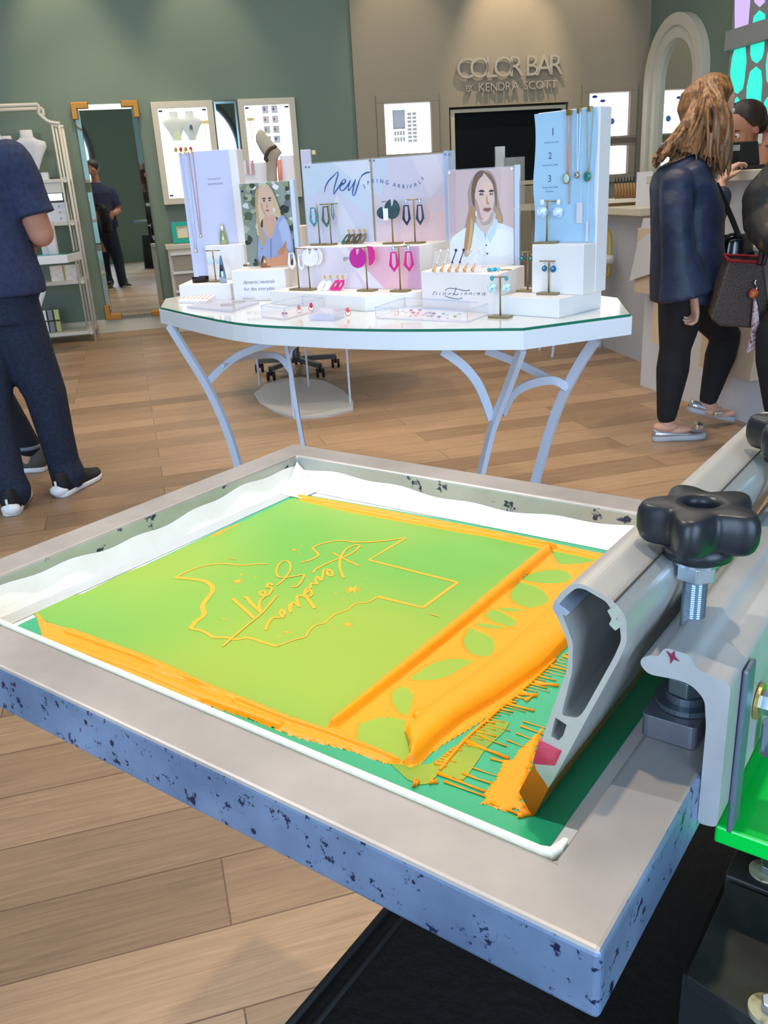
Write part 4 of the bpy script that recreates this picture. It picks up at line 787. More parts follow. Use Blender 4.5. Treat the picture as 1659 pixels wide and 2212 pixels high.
YZ = mat('yellow_zinc', (206, 180, 104), .3, .85); ZN = mat('bright_zinc', (176, 190, 206), .25, .9); BK = mat('black_knob_plastic', (30, 32, 38), .36)
g = MB(SF); g.smooth = False; g.cyl((.195, -.0106, .012), (.195, -.0128, .012), .0105, 28); g.build('washer', YZ, tb)
MB(SF).cyl((.195, -.0129, .012), (.195, -.024, .012), .0068, 6).build('hex_bolt', ZN, tb)
g = MB(SF); g.lathe([(.004, -.03), (.0065, -.03), (.0065, -.01), (.004, -.01)], 16, (.205, -.019, .004)); g.build('spring_stud', ZN, tb)
g = MB(SF); g.prism(rnd([(.148, .0085), (.190, .0085), (.190, .0385), (.148, .0385)], .004), 0.0003, .0140); g.build('pressure_block', dirty_metal('dark_steel_block', (120, 122, 132), (120, 40, 50), .72, .6, .35), tb, bevel=.0012)
def hexnut(x, y, z0, z1, r, nm, mt, par): MB(SF).prism([(x+r*math.cos(math.pi/3*k+.3), y+r*math.sin(math.pi/3*k+.3)) for k in range(6)], z0, z1).build(nm, mt, par, bevel=.0008)
def knob(b, a, rot):
    zc = .122
    t = thing('star_knob', SF @ Vector((b, a, .0)), 'black five-lobed star knob on the clamp bracket, %s' % ('nearer and wholly visible' if b < .2 else 'farther, cut off by the edge'), 'knob', 'star knobs on the clamp bracket')
    R = []; n = 100; hts = ((-.0105, .80), (-.0085, .90), (-.004, .985), (.002, 1.0), (.0065, .965), (.0095, .88), (.0105, .80))
    for hz, f in hts:
        ring = []
        for k in range(n):
            an = 2*math.pi*k/n; c_ = math.cos(5*(an-rot)); r_ = .0262+.0053*c_ ; r_ = r_-(1-f)*.019; ring.append((b+r_*math.cos(an), a+r_*math.sin(an), zc+hz))
        R.append(ring)
    for f, hz in ((.42, .0108), (.30, .0106), (.285, .006), (.27, -.002), (.001, -.002)):
        R.append([(b+(.0315*f)*math.cos(2*math.pi*k/n), a+(.0315*f)*math.sin(2*math.pi*k/n), zc+hz) for k in range(n)])
    g = MB(SF); g.smooth = True; g.rings(R[:-4]+R[-4:]); g.build('knob_head', BK, t)
    g = MB(SF); g.smooth = True; g.lathe([(.001, 0), (.0185, 0), (.0175, -.008), (.012, -.011), (.001, -.011)], 32, (b, a, zc-.010)); g.build('knob_collar', BK, t)
    MB(SF).cyl((b, a, zc-.0225), (b, a, zc-.0210), .0118, 28).build('washer', ZN, t)
    hexnut(b, a, zc-.0315, zc-.0225, .0108, 'hex_nut', ZN, t)
    prof_ = []; z = .0605
    while z < zc-.0315: prof_ += [(.0056, z), (.0064, z+.00062)]; z += .00125
    g = MB(SF); g.smooth = False; g.lathe([(.001, z-.05) for z in ()]+[(.0056, .0605)]+prof_+[(.0056, zc-.0315)], 20, (b, a, 0)); g.build('threaded_rod', ZN, t)
    hexnut(b, a, .032, .050, .0100, 'lock_nut', mat('dull_nut', (110, 120, 130), .35, .8), t); hexnut(b, a, .022, .032, .0112, 'hex_nut', mat('dull_nut', (0,)*3), t)
    MB(SF).cyl((b, a, .0145), (b, a, .0175), .0165, 32).build('washer', mat('dull_nut', (0,)*3), t); MB(SF).cyl((b, a, .0175), (b, a, .022), .011, 28).build('washer', mat('dull_nut', (0,)*3), t)
knob(.1705, .0215, math.radians(40)); knob(.352, .014, math.radians(15))
# green platen, black press plates, black cloth
t = thing('green_platen', SF @ Vector((.3, -.1, -.07)), 'glossy bright green platen plate right of the clamp bracket', 'plate')
MB(SF).box((.1695, -.36, -.072), (.56, -.0005-.0, -.060)).build('plate', mat('gloss_green', (0, 196, 66), .12, spec=.6), t, bevel=.0015)
BLK = mat('black_steel', (30, 31, 32), .45, noise=(26, (52, 52, 50), .6))
t = thing('press_base_plate', SF @ Vector((.15, -.1, -.14)), 'black steel press plate with bolts at the bottom right', 'plate')
MB(SF).prism([(.1156, -.0053), (.1965, -.0060), (.192, -.20), (.075, -.20)], -.130, -.120).build('plate', BLK, t, bevel=.001)
MB(SF).prism([(.1985, -.0030), (.45, -.0030), (.45, -.20), (.194, -.20)], -.135, -.118).build('plate', BLK, t, bevel=.001)
for b, a in ((.213, -.023), (.1150, -.047)):
    MB(SF).cyl((b, a, -.120), (b, a, -.1165), .0095, 28).build('washer', mat('rusty_cream_washer', (196, 190, 160), .4, .4, noise=(120, (110, 80, 60), .58)), t)
    hexnut(b+.001, a-.002, -.1165, -.111, .006, 'hex_bolt', ZN, t)
t = thing('press_column', SF @ Vector((.25, -.1, -.8)), 'black steel column of the press under the clamp', 'column')
MB(SF).box((.13, -.18, -.86), (.42, .0, -.136)).build('column', mat('matte_black', (16, 16, 18), .6), t)
cl = mat('black_cloth', (14, 14, 16), .85, bump=(90, .3))
def cloth():
    g = MB(SF); g.smooth = True; n = 90; per = []
    base = rnd([(-.20, .238), (.33, .247), (.42, .20), (.42, -.40), (-.20, -.40)], .04, 5)
    L_ = []; 
    for i in range(len(base)):
        a, b = Vector(base[i]), Vector(base[(i+1) % len(base)]); k = max(1, int((b-a).length/.015))
        for j in range(k): L_.append(a.lerp(b, j/k))
    c = Vector((.1, -.08)); R = []
    for z, s_ in ((-.259, .6), (-.259, .97), (-.263, 1.0), (-.29, 1.005), (-.5, 1.03), (-.859, 1.06)):
        R.append([tuple(c+(p-c)*(s_+(.012*math.sin(i*.45)+.008*math.sin(i*.17))*(0 if z > -.28 else min(1, (-z-.28)*4))))+(z,) for i, p in enumerate(L_)])
    g.rings(R[::-1]); return g, L_
g, L_ = cloth(); t = tag(g.build('black_cloth', cl), 'black cloth draped over the press stand at the bottom of the photo', 'cloth')
g = MB(SF); g.smooth = True; g.tube([(-.19, .2375, -.258), (.32, .2465, -.258)], .003, 8); g.build('piping', mat('cloth_piping', (34, 35, 38), .6), t)
g = MB(SF); g.smooth = True; g.tube([(-.19, .222, -.2585), (.33, .231, -.2585)], .0022, 8); g.build('piping', mat('cloth_piping', (0,)*3), t)
# ================================================================ DISPLAYS ON THE TABLES
def onf(M, px, py, y=0):
    n = (M.to_3x3() @ Vector((0, 1, 0))); p = onpl(px, py, M @ Vector((0, y, 0)), n); return M.inverted() @ p
def topz(px, py, P): return aty(px, py, P.y).z
PR = vcol(); TXT = mat('grey_print', (128, 130, 150), .5); TXD = mat('slate_print', (58, 98, 160), .5)
def txt(parent, M, s_, px, py, hpx, y, m, nm='lettering', sp_=1.0, off=-.0012, tilt=0):
    c = onf(M, px, py, y); c2 = onf(M, px, py-hpx, y); h = c2.z-c.z; ca, sa = math.cos(tilt), math.sin(tilt)
    return MB().text(s_, h*1.35, lambda a, b, z: tuple(M @ Vector((c.x+a*ca-b*sa, y+off, c.z+a*sa+b*ca))), spacing=sp_).build(nm, m, parent)
def blob(cx, cy, rx, ry_, n=24, rot=0):
    c, s_ = math.cos(rot), math.sin(rot); return [(cx+rx*math.cos(2*math.pi*k/n)*c-ry_*math.sin(2*math.pi*k/n)*s_, cy+rx*math.cos(2*math.pi*k/n)*s_+ry_*math.sin(2*math.pi*k/n)*c) for k in range(n)]
def curve(pts, k=5): return [tuple(p)[:2] for p in smoothpath([(x, y, 0) for x, y in pts], k, True)]
def art(M, x0, z0, w_, h_, y, layers, name, parent, m=PR):
    g = MB()
    for i, (col, poly) in enumerate(layers):
        g.col = lin(col); yy = y-.0003-.00012*i; P = [(x0+min(1, max(0, a))*w_, z0+min(1, max(0, b))*h_) for a, b in poly]
        Q = [P[0]]
        for p in P[1:]:
            if (Vector(p)-Vector(Q[-1])).length > 1e-6: Q.append(p)
        if len(Q) < 3: continue
        tri = tessellate_polygon([[Vector((a, b, 0)) for a, b in Q]]); F_ = []
        for t_ in tri:
            a, b, c = [Q[k] for k in t_]; F_.append(list(t_) if (b[0]-a[0])*(c[1]-a[1])-(b[1]-a[1])*(c[0]-a[0]) > 0 else list(t_)[::-1])
        g.add([M @ Vector((a, yy, b)) for a, b in Q], F_)
    return g.build(name, m, parent)
WB = mat('matte_white_block', (240, 236, 236), .45); ACR = mat('acrylic_sheet', (240, 244, 252), .06, alpha=.14, spec=.8); ACE = mat('acrylic_edge', (196, 214, 244), .1, alpha=.6, spec=.8)
# --- lower and upper risers
low = [atz(588, 627, .845), atz(700, 640, .845), atz(800, 640, .845), atz(908, 625, .845)]
lp = [(-.345, 3.02), (-.19, 2.86), (-.02, 2.68), (.155, 2.735), (.20, 3.0), (-.1, 3.35)]
t = tag(MB().prism(lp, TZ+.0002, .845).build('display_riser', WB, bevel=.002), 'low white platform under the pink printed riser in the middle of the big table', 'riser')
o3 = (.158, 2.79); M34 = frame(o3, -34, .845); y0 = -.0
uz = onf(M34, 906, 530).z; ulx = onf(M34, 640, 560).x; ugx = -.0
t = thing('display_riser', M34 @ Vector((ulx/2, .05, 0)), 'tall white riser with pink printed front reading genuine, below the spring board', 'riser')
MB(M34).box((ulx, 0, .0002), (0, .21, uz)).build('block', WB, t, bevel=.002)
art(M34, ulx, .002, -ulx, uz-.004, 0, [((224, 208, 226), [(0, 0), (1, 0), (1, 1), (0, 1)]), ((232, 222, 234), [(.0, 0), (.55, 0), (.42, 1), (0, 1)]), ((238, 190, 208), [(.62, 0), (1, 0), (1, 1), (.45, 1), (.52, .6)]), ((244, 196, 204), [(.72, .0), (1, 0), (1, .8), (.8, .5)]), ((240, 232, 240), [(.37, 1), (.43, 1), (.72, 0), (.60, 0)]), ((222, 176, 206), [(.9, 0), (1, 0), (1, 1), (.93, 1)])], 'printed_front', t)
txt(t, M34, 'genuine', 757, 561, 9, 0, TXT, off=-.002)
# --- spring arrivals board (two acrylic panels)
Mb = M34 @ Matrix.Translation((0, .15, uz)); bl, bm, brr = onf(Mb, 657, 430).x, onf(Mb, 806, 430).x, onf(Mb, 966, 430).x; bh = onf(Mb, 806, 341).z
t = thing('acrylic_sign', Mb @ Vector(((bl+brr)/2, 0, .0)), 'wide two-panel acrylic sign reading New SPRING ARRIVALS on the big table', 'sign')
for x0_, x1_a, lay in ((bl, bm, [((206, 218, 236), [(0, 0), (1, 0), (1, 1), (0, 1)]), ((212, 212, 232), [(0, .55), (.35, .75), (1, .3), (1, 0), (0, 0)]), ((222, 226, 240), [(.45, 1), (1, .6), (1, 1)]), ((226, 224, 236), [(.55, 0), (.85, 0), (.5, .6), (.42, .5)])]),
    (bm, brr, [((216, 206, 222), [(0, 0), (1, 0), (1, 1), (0, 1)]), ((228, 202, 212), [(0, 0), (1, 0), (1, .55), (.3, .4), (0, .2)]), ((236, 200, 202), [(.1, 0), (1, 0), (1, .35), (.6, .28)]), ((204, 214, 234), [(0, 1), (.25, 1), (.1, .55), (0, .6)]), ((226, 214, 226), [(.55, 1), (.9, 1), (1, .7), (.8, .5)])])):
    p = MB(Mb).box((x0_+.002, -.003, .0002), (x1_a-.002, .018, bh)).build('acrylic_panel', ACR, t, bevel=.001)
    MB(Mb).box((x0_+.006, -.0015, .003), (x1_a-.006, .0015, bh-.004)).build('insert_back', WB, p)
    art(Mb, x0_+.006, .003, x1_a-x0_-.012, bh-.007, -.0018, lay, 'printed_insert', p)
MB(Mb).box((brr-.001, -.012, .0002), (brr+.014, .03, bh+.003)).build('acrylic_edge', ACE, t)
for px, py in ((661, 361), (668, 361), (799, 347), (808, 347), (962, 334), (971, 334)):
    q = onf(Mb, px, py, -.013); MB(Mb).cyl((q.x, -.0125, q.z), (q.x, -.015, q.z), .003, 12).build('magnet_stud', mat('stud_grey', (150, 160, 190), .2, .6), t)
z3 = lambda l: [(640+a/4.608, 300+b/4.608) for a, b in l]
g = MB()
def scr(pts, wd): 
    P = [Mb @ (lambda q: Vector((q.x, -.0042, q.z)))(onf(Mb, *p, -.0042)) for p in z3(pts)]; g.ribbon(smoothpath(P, 5), wd, Mb.to_3x3() @ Vector((0, -1, 0)), width_fn=lambda u: .55+.9*abs(math.sin(u*9)))
for l in ([(280,530),(290,480),(320,420),(370,370),(405,332),(415,350),(390,440),(375,500),(372,550),(400,510),(440,455),(470,440)], [(440,470),(480,440),(490,410),(465,410),(440,455),(435,500),(460,515),(500,480),(535,420)], [(540,410),(520,470),(520,510),(550,480),(590,410)], [(590,400),(570,480),(560,540),(575,565),(600,500),(625,420),(650,370),(690,340),(735,332)]): scr(l, .0034)
g.build('script_lettering', TXD, t)
for k, (ch, a, b, r) in enumerate([('S', 690, 490, .45), ('P', 728, 455, .3), ('R', 770, 438, .12), ('I', 810, 436, .02), ('N', 855, 440, -.08), ('G', 908, 452, -.22), ('A', 982, 474, -.12), ('R', 1027, 488, -.1), ('R', 1074, 494, .0), ('I', 1112, 496, .06), ('V', 1148, 490, .2), ('A', 1196, 475, .35), ('L', 1238, 445, .5), ('S', 1272, 408, .7)]):
    p = z3([(a, b)])[0]; txt(t, Mb, ch, p[0], p[1], 9.2, 0, TXD, 'letter', off=-.0042, tilt=r-.06)
def mk_frame(M, x0, x1, z0, z1, label, layers, name='photo_sign'):
    t = thing(name, M @ Vector(((x0+x1)/2, 0, z0)), label, 'photo sign')
    MB(M).box((x0, -.0022, z0), (x1, .018, z1)).build('acrylic_block', ACR, t, bevel=.001)
    MB(M).box((x1, -.006, z0), (x1+.014, .02, z1+.002)).build('acrylic_edge', ACE, t)
    MB(M).box((x0+.003, .0, z0+.003), (x1-.003, .003, z1-.003)).build('print_backing', WB, t)
    art(M, x0+.003, z0+.003, x1-x0-.006, z1-z0-.006, -.0005, layers, 'portrait_print', t)
    for px_, pz_ in ((x0+.008, z1-.008), (x1-.008, z1-.008)): MB(M).cyl((px_, -.0062, pz_), (px_, -.0085, pz_), .0035, 12).build('magnet_stud', mat('stud_grey', (0,)*3), t)
    return t
# portrait with blue collar
port2 = [((200, 164, 160), [(0, 0), (1, 0), (1, 1), (0, 1)]), ((210, 172, 166), [(.75, 0), (1, 0), (1, 1), (.82, 1)]), ((188, 150, 148), [(0, .35), (.1, .35), (.12, 1), (0, 1)]),
  ((150, 112, 86), curve([(.30,.78),(.38,.92),(.52,.985),(.66,.96),(.74,.84),(.76,.70),(.80,.58),(.84,.47),(.78,.42),(.62,.48),(.42,.46),(.30,.30),(.20,.16),(.24,.42),(.30,.58),(.30,.70)])),
  ((206, 176, 158), curve([(.44,.62),(.66,.62),(.70,.42),(.62,.28),(.46,.34)])), ((176, 138, 122), curve([(.46,.56),(.66,.58),(.66,.46),(.54,.42),(.48,.46)])),
  ((226, 226, 232), curve([(.0,.0),(.0,.26),(.14,.36),(.36,.42),(.52,.30),(.70,.44),(.92,.40),(1,.34),(1,0),(.5,-.0)])), ((236, 236, 240), curve([(.6,.1),(.95,.12),(.98,.32),(.76,.38),(.62,.3)])),
  ((204, 222, 234), [(.40,.46),(.46,.40),(.55,.33),(.50,.24),(.42,.30),(.37,.42)]), ((190, 212, 226), [(.70,.50),(.66,.40),(.57,.33),(.63,.23),(.72,.34),(.76,.47)]), ((150, 158, 168), [(.545,.34),(.575,.34),(.562,.25)]),
  ((216, 176, 158), curve([(.40,.78),(.42,.90),(.52,.955),(.64,.92),(.70,.82),(.71,.70),(.68,.58),(.60,.48),(.52,.46),(.45,.54),(.41,.66)])), ((228, 192, 172), curve([(.50,.80),(.60,.86),(.67,.80),(.66,.68),(.58,.62),(.50,.68)])), ((190, 146, 130), curve([(.41,.70),(.45,.66),(.50,.52),(.54,.48),(.47,.50),(.42,.60)])),
  ((116, 86, 68), curve([(.52,.985),(.42,.95),(.36,.82),(.36,.68),(.40,.62),(.41,.76),(.46,.88),(.54,.94)])), ((132, 98, 74), curve([(.54,.975),(.66,.93),(.73,.82),(.745,.66),(.73,.60),(.71,.72),(.68,.84),(.60,.92)])),
  ((176, 134, 92), curve([(.33,.62),(.39,.60),(.39,.44),(.36,.30),(.30,.12),(.22,.12),(.24,.30),(.28,.46)])), ((204, 166, 118), curve([(.34,.5),(.37,.46),(.35,.30),(.30,.14),(.27,.16),(.31,.34)])), ((190, 150, 108), curve([(.74,.6),(.78,.56),(.82,.48),(.78,.44),(.74,.50)])),
  ((60, 44, 40), curve([(.46,.775),(.52,.79),(.56,.77),(.52,.765)])), ((60, 44, 40), curve([(.62,.77),(.66,.785),(.705,.77),(.66,.762)])), ((70, 56, 58), curve([(.475,.745),(.51,.757),(.545,.742),(.51,.730)])), ((70, 56, 58), curve([(.63,.742),(.66,.753),(.69,.740),(.66,.730)])), ((150, 168, 178), blob(.515, .743, .010, .008)), ((150, 168, 178), blob(.662, .742, .010, .008)),
  ((188, 142, 124), curve([(.59,.74),(.61,.66),(.635,.65),(.60,.64),(.58,.66)])), ((150, 104, 92), curve([(.575,.655),(.60,.645),(.635,.655),(.61,.638)])), ((160, 96, 96), curve([(.53,.585),(.57,.605),(.60,.598),(.63,.603),(.66,.588),(.60,.560)])), ((110, 62, 62), [(.54,.586),(.60,.590),(.65,.588),(.60,.582)]),
  ((230, 230, 234), blob(.425, .55, .012, .03)), ((170, 176, 190), blob(.425, .49, .010, .022)), ((226, 226, 230), blob(.715, .52, .008, .035)), ((70, 60, 60), blob(.575, .215, .012, .009)), ((90, 80, 78), blob(.59, .125, .014, .010))]
cbz = None
LF, RF, RB = Vector((.153, 2.661)), Vector((.351, 2.433)), Vector((.465, 2.66)); LB = LF+(RB-RF)
cz = topz(1076, 593, Vector((0, RF.y, 0)))
Mc = Matrix.Translation((RF.x, RF.y, TZ)) @ Matrix.Rotation(math.atan2((RF-LF).y, (RF-LF).x), 4, 'Z')
t = thing('display_block', (.31, 2.6, TZ), 'white block with the cut-off script word customize on its front', 'block')
MB().prism([tuple(LF), tuple(RF), tuple(RB), tuple(LB)], TZ+.0002, cz).build('block', WB, t, bevel=.002)
g = MB(); z4b = lambda l: [(900+a/3.318, 200+b/3.318) for a, b in l]
for l in ([(118,1452),(128,1430),(140,1428)], [(140,1450),(150,1432)], [(165,1452),(172,1432)], [(190,1452),(198,1432)], [(212,1430),(205,1452)], [(225,1448),(250,1436)], [(285,1395),(278,1425),(262,1455)], [(205,1420),(235,1402),(300,1410),(345,1420),(385,1415)], [(262,1440),(290,1450),(300,1436)], [(320,1450),(328,1434)], [(345,1450),(356,1434),(362,1450)], [(375,1448),(392,1434),(396,1450)], [(415,1436),(412,1452)], [(430,1440),(455,1438),(440,1452)], [(470,1452),(480,1438),(495,1440),(484,1456)], [(205,1458),(240,1470),(300,1480),(330,1472)]):
    P = [Mc @ (lambda q: Vector((q.x, -.0014, q.z)))(onf(Mc, *p, 0)) for p in z4b(l)]; g.ribbon(smoothpath(P, 4), .0016, Mc.to_3x3() @ Vector((0, -1, 0)))
g.build('script_lettering', mat('navy_print', (60, 70, 96), .5), t)
pp_ = aty(1045, 585, 2.74); Mp2 = Matrix.Translation((pp_.x, 2.70, cz+.0003)) @ Matrix.Rotation(math.radians(-16), 4, 'Z')
a_, b_ = onf(Mp2, 969, 480).x, onf(Mp2, 1112, 480).x; h2 = onf(Mp2, 1045, 362).z
mk_frame(Mp2, a_, b_, 0, h2, 'acrylic photo sign of a long-haired woman in a pale blue collared shirt', port2)
# --- left group
stz = aty(440, 612, 3.3).z
t = tag(MB().prism([(aty(389, 640, 3.28).x, 3.28), (aty(500, 640, 3.22).x, 3.22), (-.485, 3.45), (-.70, 3.56)], TZ+.0002, stz).build('display_riser', WB, bevel=.002), 'low white riser under the black cuff at the left end of the big table', 'riser')
Mt = Matrix.Translation((aty(500, 560, 3.46).x, 3.46, 0)) @ Matrix.Rotation(math.radians(-8), 4, 'Z')
tx0 = onf(Mt, 392, 430).x; tx1 = onf(Mt, 505, 430).x; tzt = onf(Mt, 480, 323).z
t = thing('necklace_tower', Mt @ Vector((tx0/2, .05, TZ)), 'tall lilac-fronted white tower with two hanging chains at the left of the big table', 'tower')
MB(Mt).box((tx0+.01, 0, stz+.0002), (tx1+.03, .085, tzt)).build('block', WB, t, bevel=.002)
MB(Mt).box((tx0+.011, -.0012, stz+.002), (tx1+.0, -.0002, tzt-.001)).build('lilac_sheet', mat('lilac_sheet', (206, 208, 238), .5), t)
txt(t, Mt, 'dressing bliss', 463, 388, 4.5, 0, TXT, off=-.002); txt(t, Mt, 'asymmetric', 466, 399, 6, 0, TXT, off=-.002)
def chain(M, px, py, pyb, wd, m, label, y=-.006, clip=True, pend=None, nm='necklace', tagy=None):
    a = onf(M, px, py, y); b = onf(M, px, pyb, y); t = thing(nm, M @ Vector((a.x, y, b.z)), label, 'necklace', None)
    P = [Vector((a.x-wd, y, a.z)), Vector((a.x-wd*.8, y, (a.z*2+b.z)/3)), Vector((a.x-wd*.35, y, b.z+.02)), Vector((a.x, y, b.z)), Vector((a.x+wd*.35, y, b.z+.02)), Vector((a.x+wd*.8, y, (a.z*2+b.z)/3)), Vector((a.x+wd, y, a.z))]
    g = MB(M); g.smooth = True; g.tube(smoothpath(P, 4), .0011, 5); g.build('chain', m, t)
    g = MB(M); g.box((a.x-.0035, y-.006, a.z-.0), (a.x+.0035, .004, a.z+.003)); g.box((a.x-.0035, y-.006, a.z-.010), (a.x+.0035, y-.003, a.z+.0)); g.build('hook', GOLD, t)
    if pend:
        g = MB(M); g.smooth = True; g.ball((a.x, y-.004, b.z-pend[0]), (pend[0]*.8, .004, pend[0]), 12, 8); p_ = g.build('pendant', pend[1], t)
        g = MB(M); g.smooth = True; g.tube([(a.x+pend[0]*.85*math.cos(k*math.pi/8), y-.004, b.z-pend[0]+pend[0]*1.05*math.sin(k*math.pi/8)) for k in range(16)], .0015, 5, closed=True); g.build('setting', BRASS, p_)
    return t
RG = mat('rose_gold', (196, 140, 120), .3, .8); SG = mat('silver', (200, 204, 214), .25, .9)
chain(Mt, 396, 327, 540, .012, SG, 'fine silver chain hanging at the left edge of the lilac tower', pend=(.006, mat('white_stone', (236, 234, 232), .2)))
chain(Mt, 411, 325, 508, .008, RG, 'rose gold chain, second from the left on the lilac tower', pend=(.005, mat('white_stone', (0,)*3)))
# block behind with earrings
Mk = Matrix.Translation((aty(500, 580, 3.40).x, 3.40, stz)) @ Matrix.Rotation(math.radians(-8), 4, 'Z')
k0, k1, kz = onf(Mk, 447, 570).x, onf(Mk, 530, 570).x, onf(Mk, 490, 529).z
tag(MB(Mk).box((k0, 0, .0005), (k1, .055, kz)).build('display_block', WB, bevel=.002), 'white block in front of the lilac tower holding the pale green cone', 'block')
dz = aty(560, 583, 3.14).z
Md = Matrix.Translation((aty(620, 640, 3.12).x, 3.12, TZ)) @ Matrix.Rotation(math.radians(-12), 4, 'Z'); d0 = onf(Md, 503, 620).x
t = thing('display_block', Md @ Vector((d0/2, .05, 0)), 'white block printed dynamic neutrals for the everyday', 'block')
MB(Md).box((d0, 0, .0002), (0, .16, dz-TZ)).build('block', WB, t, bevel=.002)
txt(t, Md, 'dynamic neutrals', 560, 612, 8, 0, TXT, off=-.002); txt(t, Md, 'for the everyday', 561, 627, 8, 0, TXT, off=-.002)
random.seed(5)
bok = [((120, 128, 104), [(0, 0), (1, 0), (1, 1), (0, 1)])]+[(random.choice([(232, 232, 226), (84, 96, 70), (168, 172, 142), (60, 66, 52), (214, 216, 206), (140, 150, 112), (44, 48, 44)]), curve([(cx_+random.uniform(.3, 1)*r_*math.cos(a_), cy_+random.uniform(.3, 1)*r_*.6*math.sin(a_)) for a_ in [k*math.pi/3 for k in range(6)]], 3)) for cx_, cy_, r_ in [(random.random(), random.random(), random.uniform(.03, .13)) for _ in range(90)]]
port1 = bok+[((214, 190, 160), curve([(.36,.90),(.44,.985),(.56,.985),(.66,.92),(.74,.78),(.80,.62),(.78,.56),(.66,.6),(.40,.56),(.36,.40),(.28,.40),(.30,.62),(.32,.80)])),
  ((150, 162, 200), curve([(.26,.10),(.30,.34),(.40,.48),(.58,.40),(.72,.56),(.86,.60),(.96,.42),(.98,.14),(.80,.0),(.40,.0)])), ((172, 182, 214), curve([(.74,.5),(.88,.56),(.94,.4),(.94,.2),(.82,.24),(.76,.38)])),
  ((206, 164, 142), curve([(.46,.60),(.64,.62),(.70,.54),(.58,.36),(.52,.34),(.42,.46)])), ((216, 178, 156), curve([(.40,.80),(.44,.92),(.54,.95),(.64,.90),(.66,.76),(.62,.64),(.54,.59),(.46,.63),(.41,.72)])), ((198, 154, 134), curve([(.41,.74),(.46,.64),(.54,.59),(.48,.66),(.44,.76)])),
  ((188, 156, 120), curve([(.52,.975),(.42,.94),(.37,.82),(.35,.66),(.37,.50),(.42,.38),(.44,.30),(.38,.24),(.32,.40),(.30,.60),(.31,.80),(.36,.93)])), ((206, 178, 144), curve([(.54,.97),(.64,.94),(.70,.84),(.74,.72),(.80,.62),(.74,.60),(.68,.66),(.66,.80),(.62,.91)])),
  ((86, 60, 52), curve([(.45,.815),(.50,.825),(.53,.812),(.49,.805)])), ((86, 60, 52), curve([(.57,.815),(.61,.828),(.645,.815),(.61,.806)])), ((72, 54, 54), blob(.49, .788, .022, .010)), ((72, 54, 54), blob(.605, .790, .022, .010)), ((176, 120, 104), curve([(.54,.75),(.56,.715),(.535,.71)])), ((176, 96, 92), curve([(.50,.675),(.54,.685),(.585,.675),(.54,.662)])),
  ((232, 230, 224), blob(.675, .675, .018, .026)), ((206, 148, 112), curve([(.40,.02),(.46,.10),(.66,.12),(.80,.22),(.88,.16),(.92,.04),(.80,.0),(.44,-.0)])), ((190, 130, 98), curve([(.66,.16),(.78,.24),(.86,.30),(.84,.22),(.76,.14)])), ((100, 106, 140), [(.55,.34),(.56,.34),(.52,.08),(.51,.08)])]
Mp1 = Matrix.Translation((aty(640, 570, 3.22).x, 3.22, dz+.0003)) @ Matrix.Rotation(math.radians(-14), 4, 'Z'); a_ = onf(Mp1, 524, 480).x; h1 = onf(Mp1, 580, 392).z
b1_ = onf(Mp1, 634, 480).x
mk_frame(Mp1, a_, b1_, 0, h1, 'acrylic photo sign of a blonde woman in a blue blouse against blurred foliage', port1)
# --- right tower group
F_ = atz(1207, 688, .8); Mr = Matrix.Translation(F_) @ Matrix.Rotation(math.radians(-45), 4, 'Z')
lz_ = onf(Mr, 1207, 646).z; L1 = Mr.inverted() @ atz(1258, 638, .8+lz_); lx = onf(Mr, 1080, 660).x
t = tag(MB(Mr).prism([(lx, 0), (0, 0), (0, L1.y+.13), (lx, L1.y+.13)], .0002, lz_).build('display_riser', WB, bevel=.002), 'low white riser at the front right corner of the big table under two earring stands', 'riser')
y1 = L1.y+.0; Mm = Mr @ Matrix.Translation((0, y1, lz_)); m0, m1, mz = onf(Mm, 1149, 580).x, onf(Mm, 1260, 580).x, onf(Mm, 1200, 528).z
t = tag(MB(Mm).box((m0, 0, .0003), (m1, .058, mz)).build('display_block', WB, bevel=.002), 'white block below the blue sheet of the right tower, holding the clear earrings', 'block')
y2 = y1+.062; Mw = Mr @ Matrix.Translation((0, y2, 0)); w0, w1, wz = onf(Mw, 1157, 400).x, onf(Mw, 1292, 400).x, onf(Mw, 1291, 229).z
t = thing('necklace_tower', Mw @ Vector(((w0+w1)/2, .03, lz_)), 'tall white tower with a pale blue numbered sheet at the right of the big table', 'tower')
MB(Mw).box((w0+.004, 0, lz_+.0003), (w1, .058, wz)).build('block', WB, t, bevel=.003)
g = MB(); ns = 26; mp_z = [mz+lz_+(wz-mz-lz_-.002)*k/ns for k in range(ns+1)]
R_ = [(w0+.0035*math.sin(k*.38)-.002, w1-.008+.0025*math.sin(k*.33+1)) for k in range(ns+1)]
V_ = []
for k, z_ in enumerate(mp_z): 
    for x_ in R_[k]: V_.append(Mw @ Vector((x_, -.0018-.0015*abs(math.sin(k*.4)), z_)))
g.add(V_, [(2*k, 2*k+1, 2*k+3, 2*k+2) for k in range(ns)]); g.smooth = True; o = g.build('blue_sheet', mat('pale_blue_sheet', (172, 210, 238), .5), t); md = o.modifiers.new('s', 'SOLIDIFY'); md.thickness = .0008; md.offset = 0
for s_, px, py, h in (('1', 1196, 293, 18), ('2', 1190, 343, 15), ('3', 1189, 393, 16)): txt(t, Mw, s_, px, py, h, 0, mat('steel_print', (76, 100, 140), .5), 'numeral', off=-.0042)
for s_, px, py in (('Choose your style', 1193, 309), ('Choose your metal', 1190, 358), ('Choose your stones', 1190, 406), ('& charms', 1189, 415)): txt(t, Mw, s_, px, py, 4, 0, mat('steel_print', (0,)*3), off=-.0042)
TQ = mat('teal_stone', (14, 130, 140), .15, spec=.8); PALE = mat('pale_aqua_stone', (186, 214, 210), .2)
